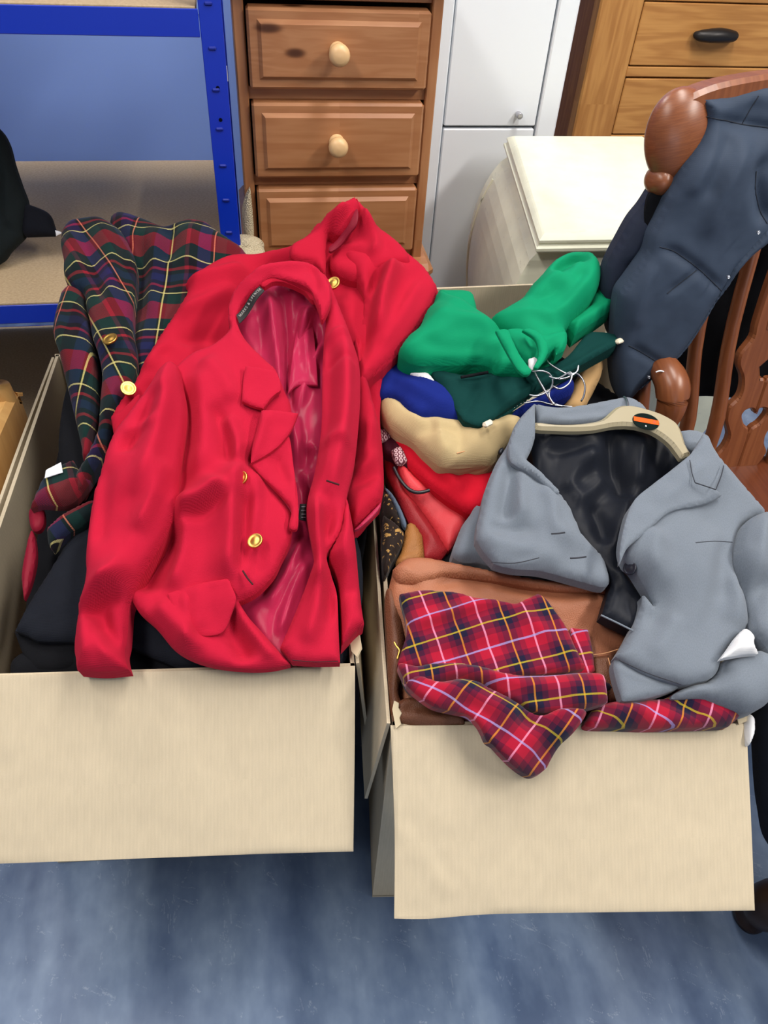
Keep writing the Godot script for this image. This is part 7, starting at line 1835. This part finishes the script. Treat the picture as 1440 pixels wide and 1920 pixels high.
func dark_coat_behind() -> void:
	var t := thing("coat", "near-black coat hanging behind the chair back, glimpsed between the spindles", "coat", Vector3(0.850, 0.700, -1.070))
	var slope := [Vector3(0.8500, 0.8000, -1.0600), Vector3(0.9988, 0.0000, 0.0499), Vector3(0.0060, 0.9928, -0.1200)]
	cloth("coat_body", t, M.black_deep, slope, [-21.3, 0.8, -18, 10.1, -8.4, 13.9, -8.4, 13.9, 1.9, 13.3, 1.9, 13.3, 20.5, -30.1, 20.5, -30.1, 8, -30.7, -3.8, -29.7, -11, -28.7, -16.4, -18.8], {lift = 0, puff = 1.50, pw = 3, thick = 2, cell = 0.80, wave = [0.9, 9, 90, 2, 93]})

func shelf_coat() -> void:
	var t := thing("coat", "black and dark green coat heaped on the lower chipboard shelf, its white tag showing", "coat", Vector3(-0.450, 0.560, -1.550))
	var slope := [Vector3(-0.4500, 0.5600, -1.5000), Vector3(0.9929, 0.0000, -0.1191), Vector3(-0.0432, 0.9321, -0.3596)]
	cloth("coat_body", t, M.coat_green, slope, [-0.8, 26.9, 3.2, 23.3, 4.4, 20.6, 4.6, 17, 5, 13.4, 5.4, 10.1, 4.5, 6.8, 3.6, 4.6, 3.3, 4, 0.4, 1.8, -1.9, -0.1, -7.8, -1], {lift = 1, puff = 2.50, pw = 3, thick = 3, wave = [0.7, 6, 80, 2, 94], folds = [
			[0.7, 0.8, 0.8, 3.9, 18.9, 2.9, 12.6, 0.5, 6.1],
			[-0.6, 0.6, 0.6, 2.8, 18, 0.2, 9, 2.2, 5]]})
	cloth("sleeve", t, M.coat_black, slope, [4.9, 10.2, 6.3, 9.8, 8.3, 8.7, 9.1, 7.5, 9.3, 6, 9.4, 4.6, 9.1, 4.2, 9.1, 4.2, 6.8, 4.3, 4, 4.4, 4, 4.4, 3.4, 5.9, 4.2, 8.8], {lift = 1.4, puff = 1.80, pw = 1.8, thick = 2})
	cloth("tag", t, M.label_white, slope, [9.3, 5.4, 9.3, 5.4, 10.3, 5, 10.3, 4.7, 10.3, 4.7, 9.2, 4.3, 9.2, 4.3], {lift = 1.5, puff = 0.20, pw = 0.4, thick = 0.3, cell = 0.25})

func sack() -> void:
	var t := thing("bag", "pale crumpled beige sack behind the tartan blazer, at the foot of the blue post", "bag", Vector3(0.010, 0.500, -1.310))
	var slope := [Vector3(0.0000, 0.6000, -1.3200), Vector3(1.0000, 0.0000, 0.0000), Vector3(0.0000, 0.6000, -0.8000)]
	cloth("sack_body", t, M.stone, slope, [-4.1, 8.5, -1.7, 8.8, 0.4, 8.7, 2.4, 8.3, 3.5, 7.3, 3.6, 5.6, 5.5, 0.5, 0.3, -3.5, -6.2, -1.2, -5.2, 6], {lift = 0.5, puff = 2.50, pw = 3, thick = 4, cell = 0.35, wave = [1.4, 3, 10, 1.5, 95]})

func grey_cushion() -> void:
	var t := thing("cushion", "dull grey-brown cushion edge squeezed between the blue post and the pine chest", "cushion", Vector3(0.000, 0.600, -1.400))
	var slope := [Vector3(0.0000, 0.7000, -1.4000), Vector3(1.0000, 0.0000, 0.0000), Vector3(0.0000, 0.9950, -0.0995)]
	cloth("cushion_body", t, M.stone, slope, [1.4, 3.2, 0.6, 1.6, -0, -0.7, -0, -3.6, 0.4, -5.2, 1.8, -5.2, 1.8, 3], {lift = -0.2, puff = 0.80, pw = 1, thick = 1.2, cell = 0.30})

func shade_cloth_right() -> void:  # dark cloth added where the floor lies in shade under the chair
	var t := thing("trousers", "black cloth added to darken the shaded floor by the chair at the right edge of the picture", "trousers", Vector3(0.660, 0.100, -0.350))
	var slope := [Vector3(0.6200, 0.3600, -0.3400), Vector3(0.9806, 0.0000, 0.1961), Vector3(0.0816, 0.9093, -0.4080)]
	cloth("shade_cloth", t, M.black, slope, [-4.8, 13.8, -4, 16.2, 1, 17.3, 1, 17.3, 8.4, -11.8, 8.4, -11.8, 2.5, -8.5, -0.3, -2.5, -2.4, 4.2], {lift = -2, puff = 1.50, pw = 2, thick = 2, wave = [0.5, 6, 80, 2, 96]})

func dark_foot() -> void:
	var t := thing("stool", "dark brown wooden stool, one rounded foot showing at the lower right edge", "stool", Vector3(0.87, 0, -0.22))
	obj("seat", lathe([Vector2(0.0, 0.46), Vector2(0.15, 0.46), Vector2(0.168, 0.452), Vector2(0.172, 0.44), Vector2(0.165, 0.428), Vector2(0.0, 0.425)], 36), M.leg_dark, t)
	for q: Vector3 in [Vector3(-0.153, 0, -0.095), Vector3(0.153, 0, -0.095), Vector3(-0.153, 0, 0.095), Vector3(0.153, 0, 0.095)]:
		var up := Vector3(-q.x * 0.45, 0.42, -q.z * 0.45)
		var y := up.normalized()
		var x := y.cross(Vector3.FORWARD).normalized()
		var turned := lathe([Vector2(0.0, 0.455), Vector2(0.016, 0.455), Vector2(0.021, 0.3), Vector2(0.017, 0.2), Vector2(0.021, 0.14), Vector2(0.016, 0.125), Vector2(0.026, 0.11), Vector2(0.036, 0.085), Vector2(0.037, 0.06), Vector2(0.03, 0.035), Vector2(0.022, 0.02), Vector2(0.026, 0.008), Vector2(0.026, 0.0), Vector2(0.0, 0.0)])
		obj("leg", turned, M.leg_dark, t, Transform3D(Basis(x, y, x.cross(y)), q))
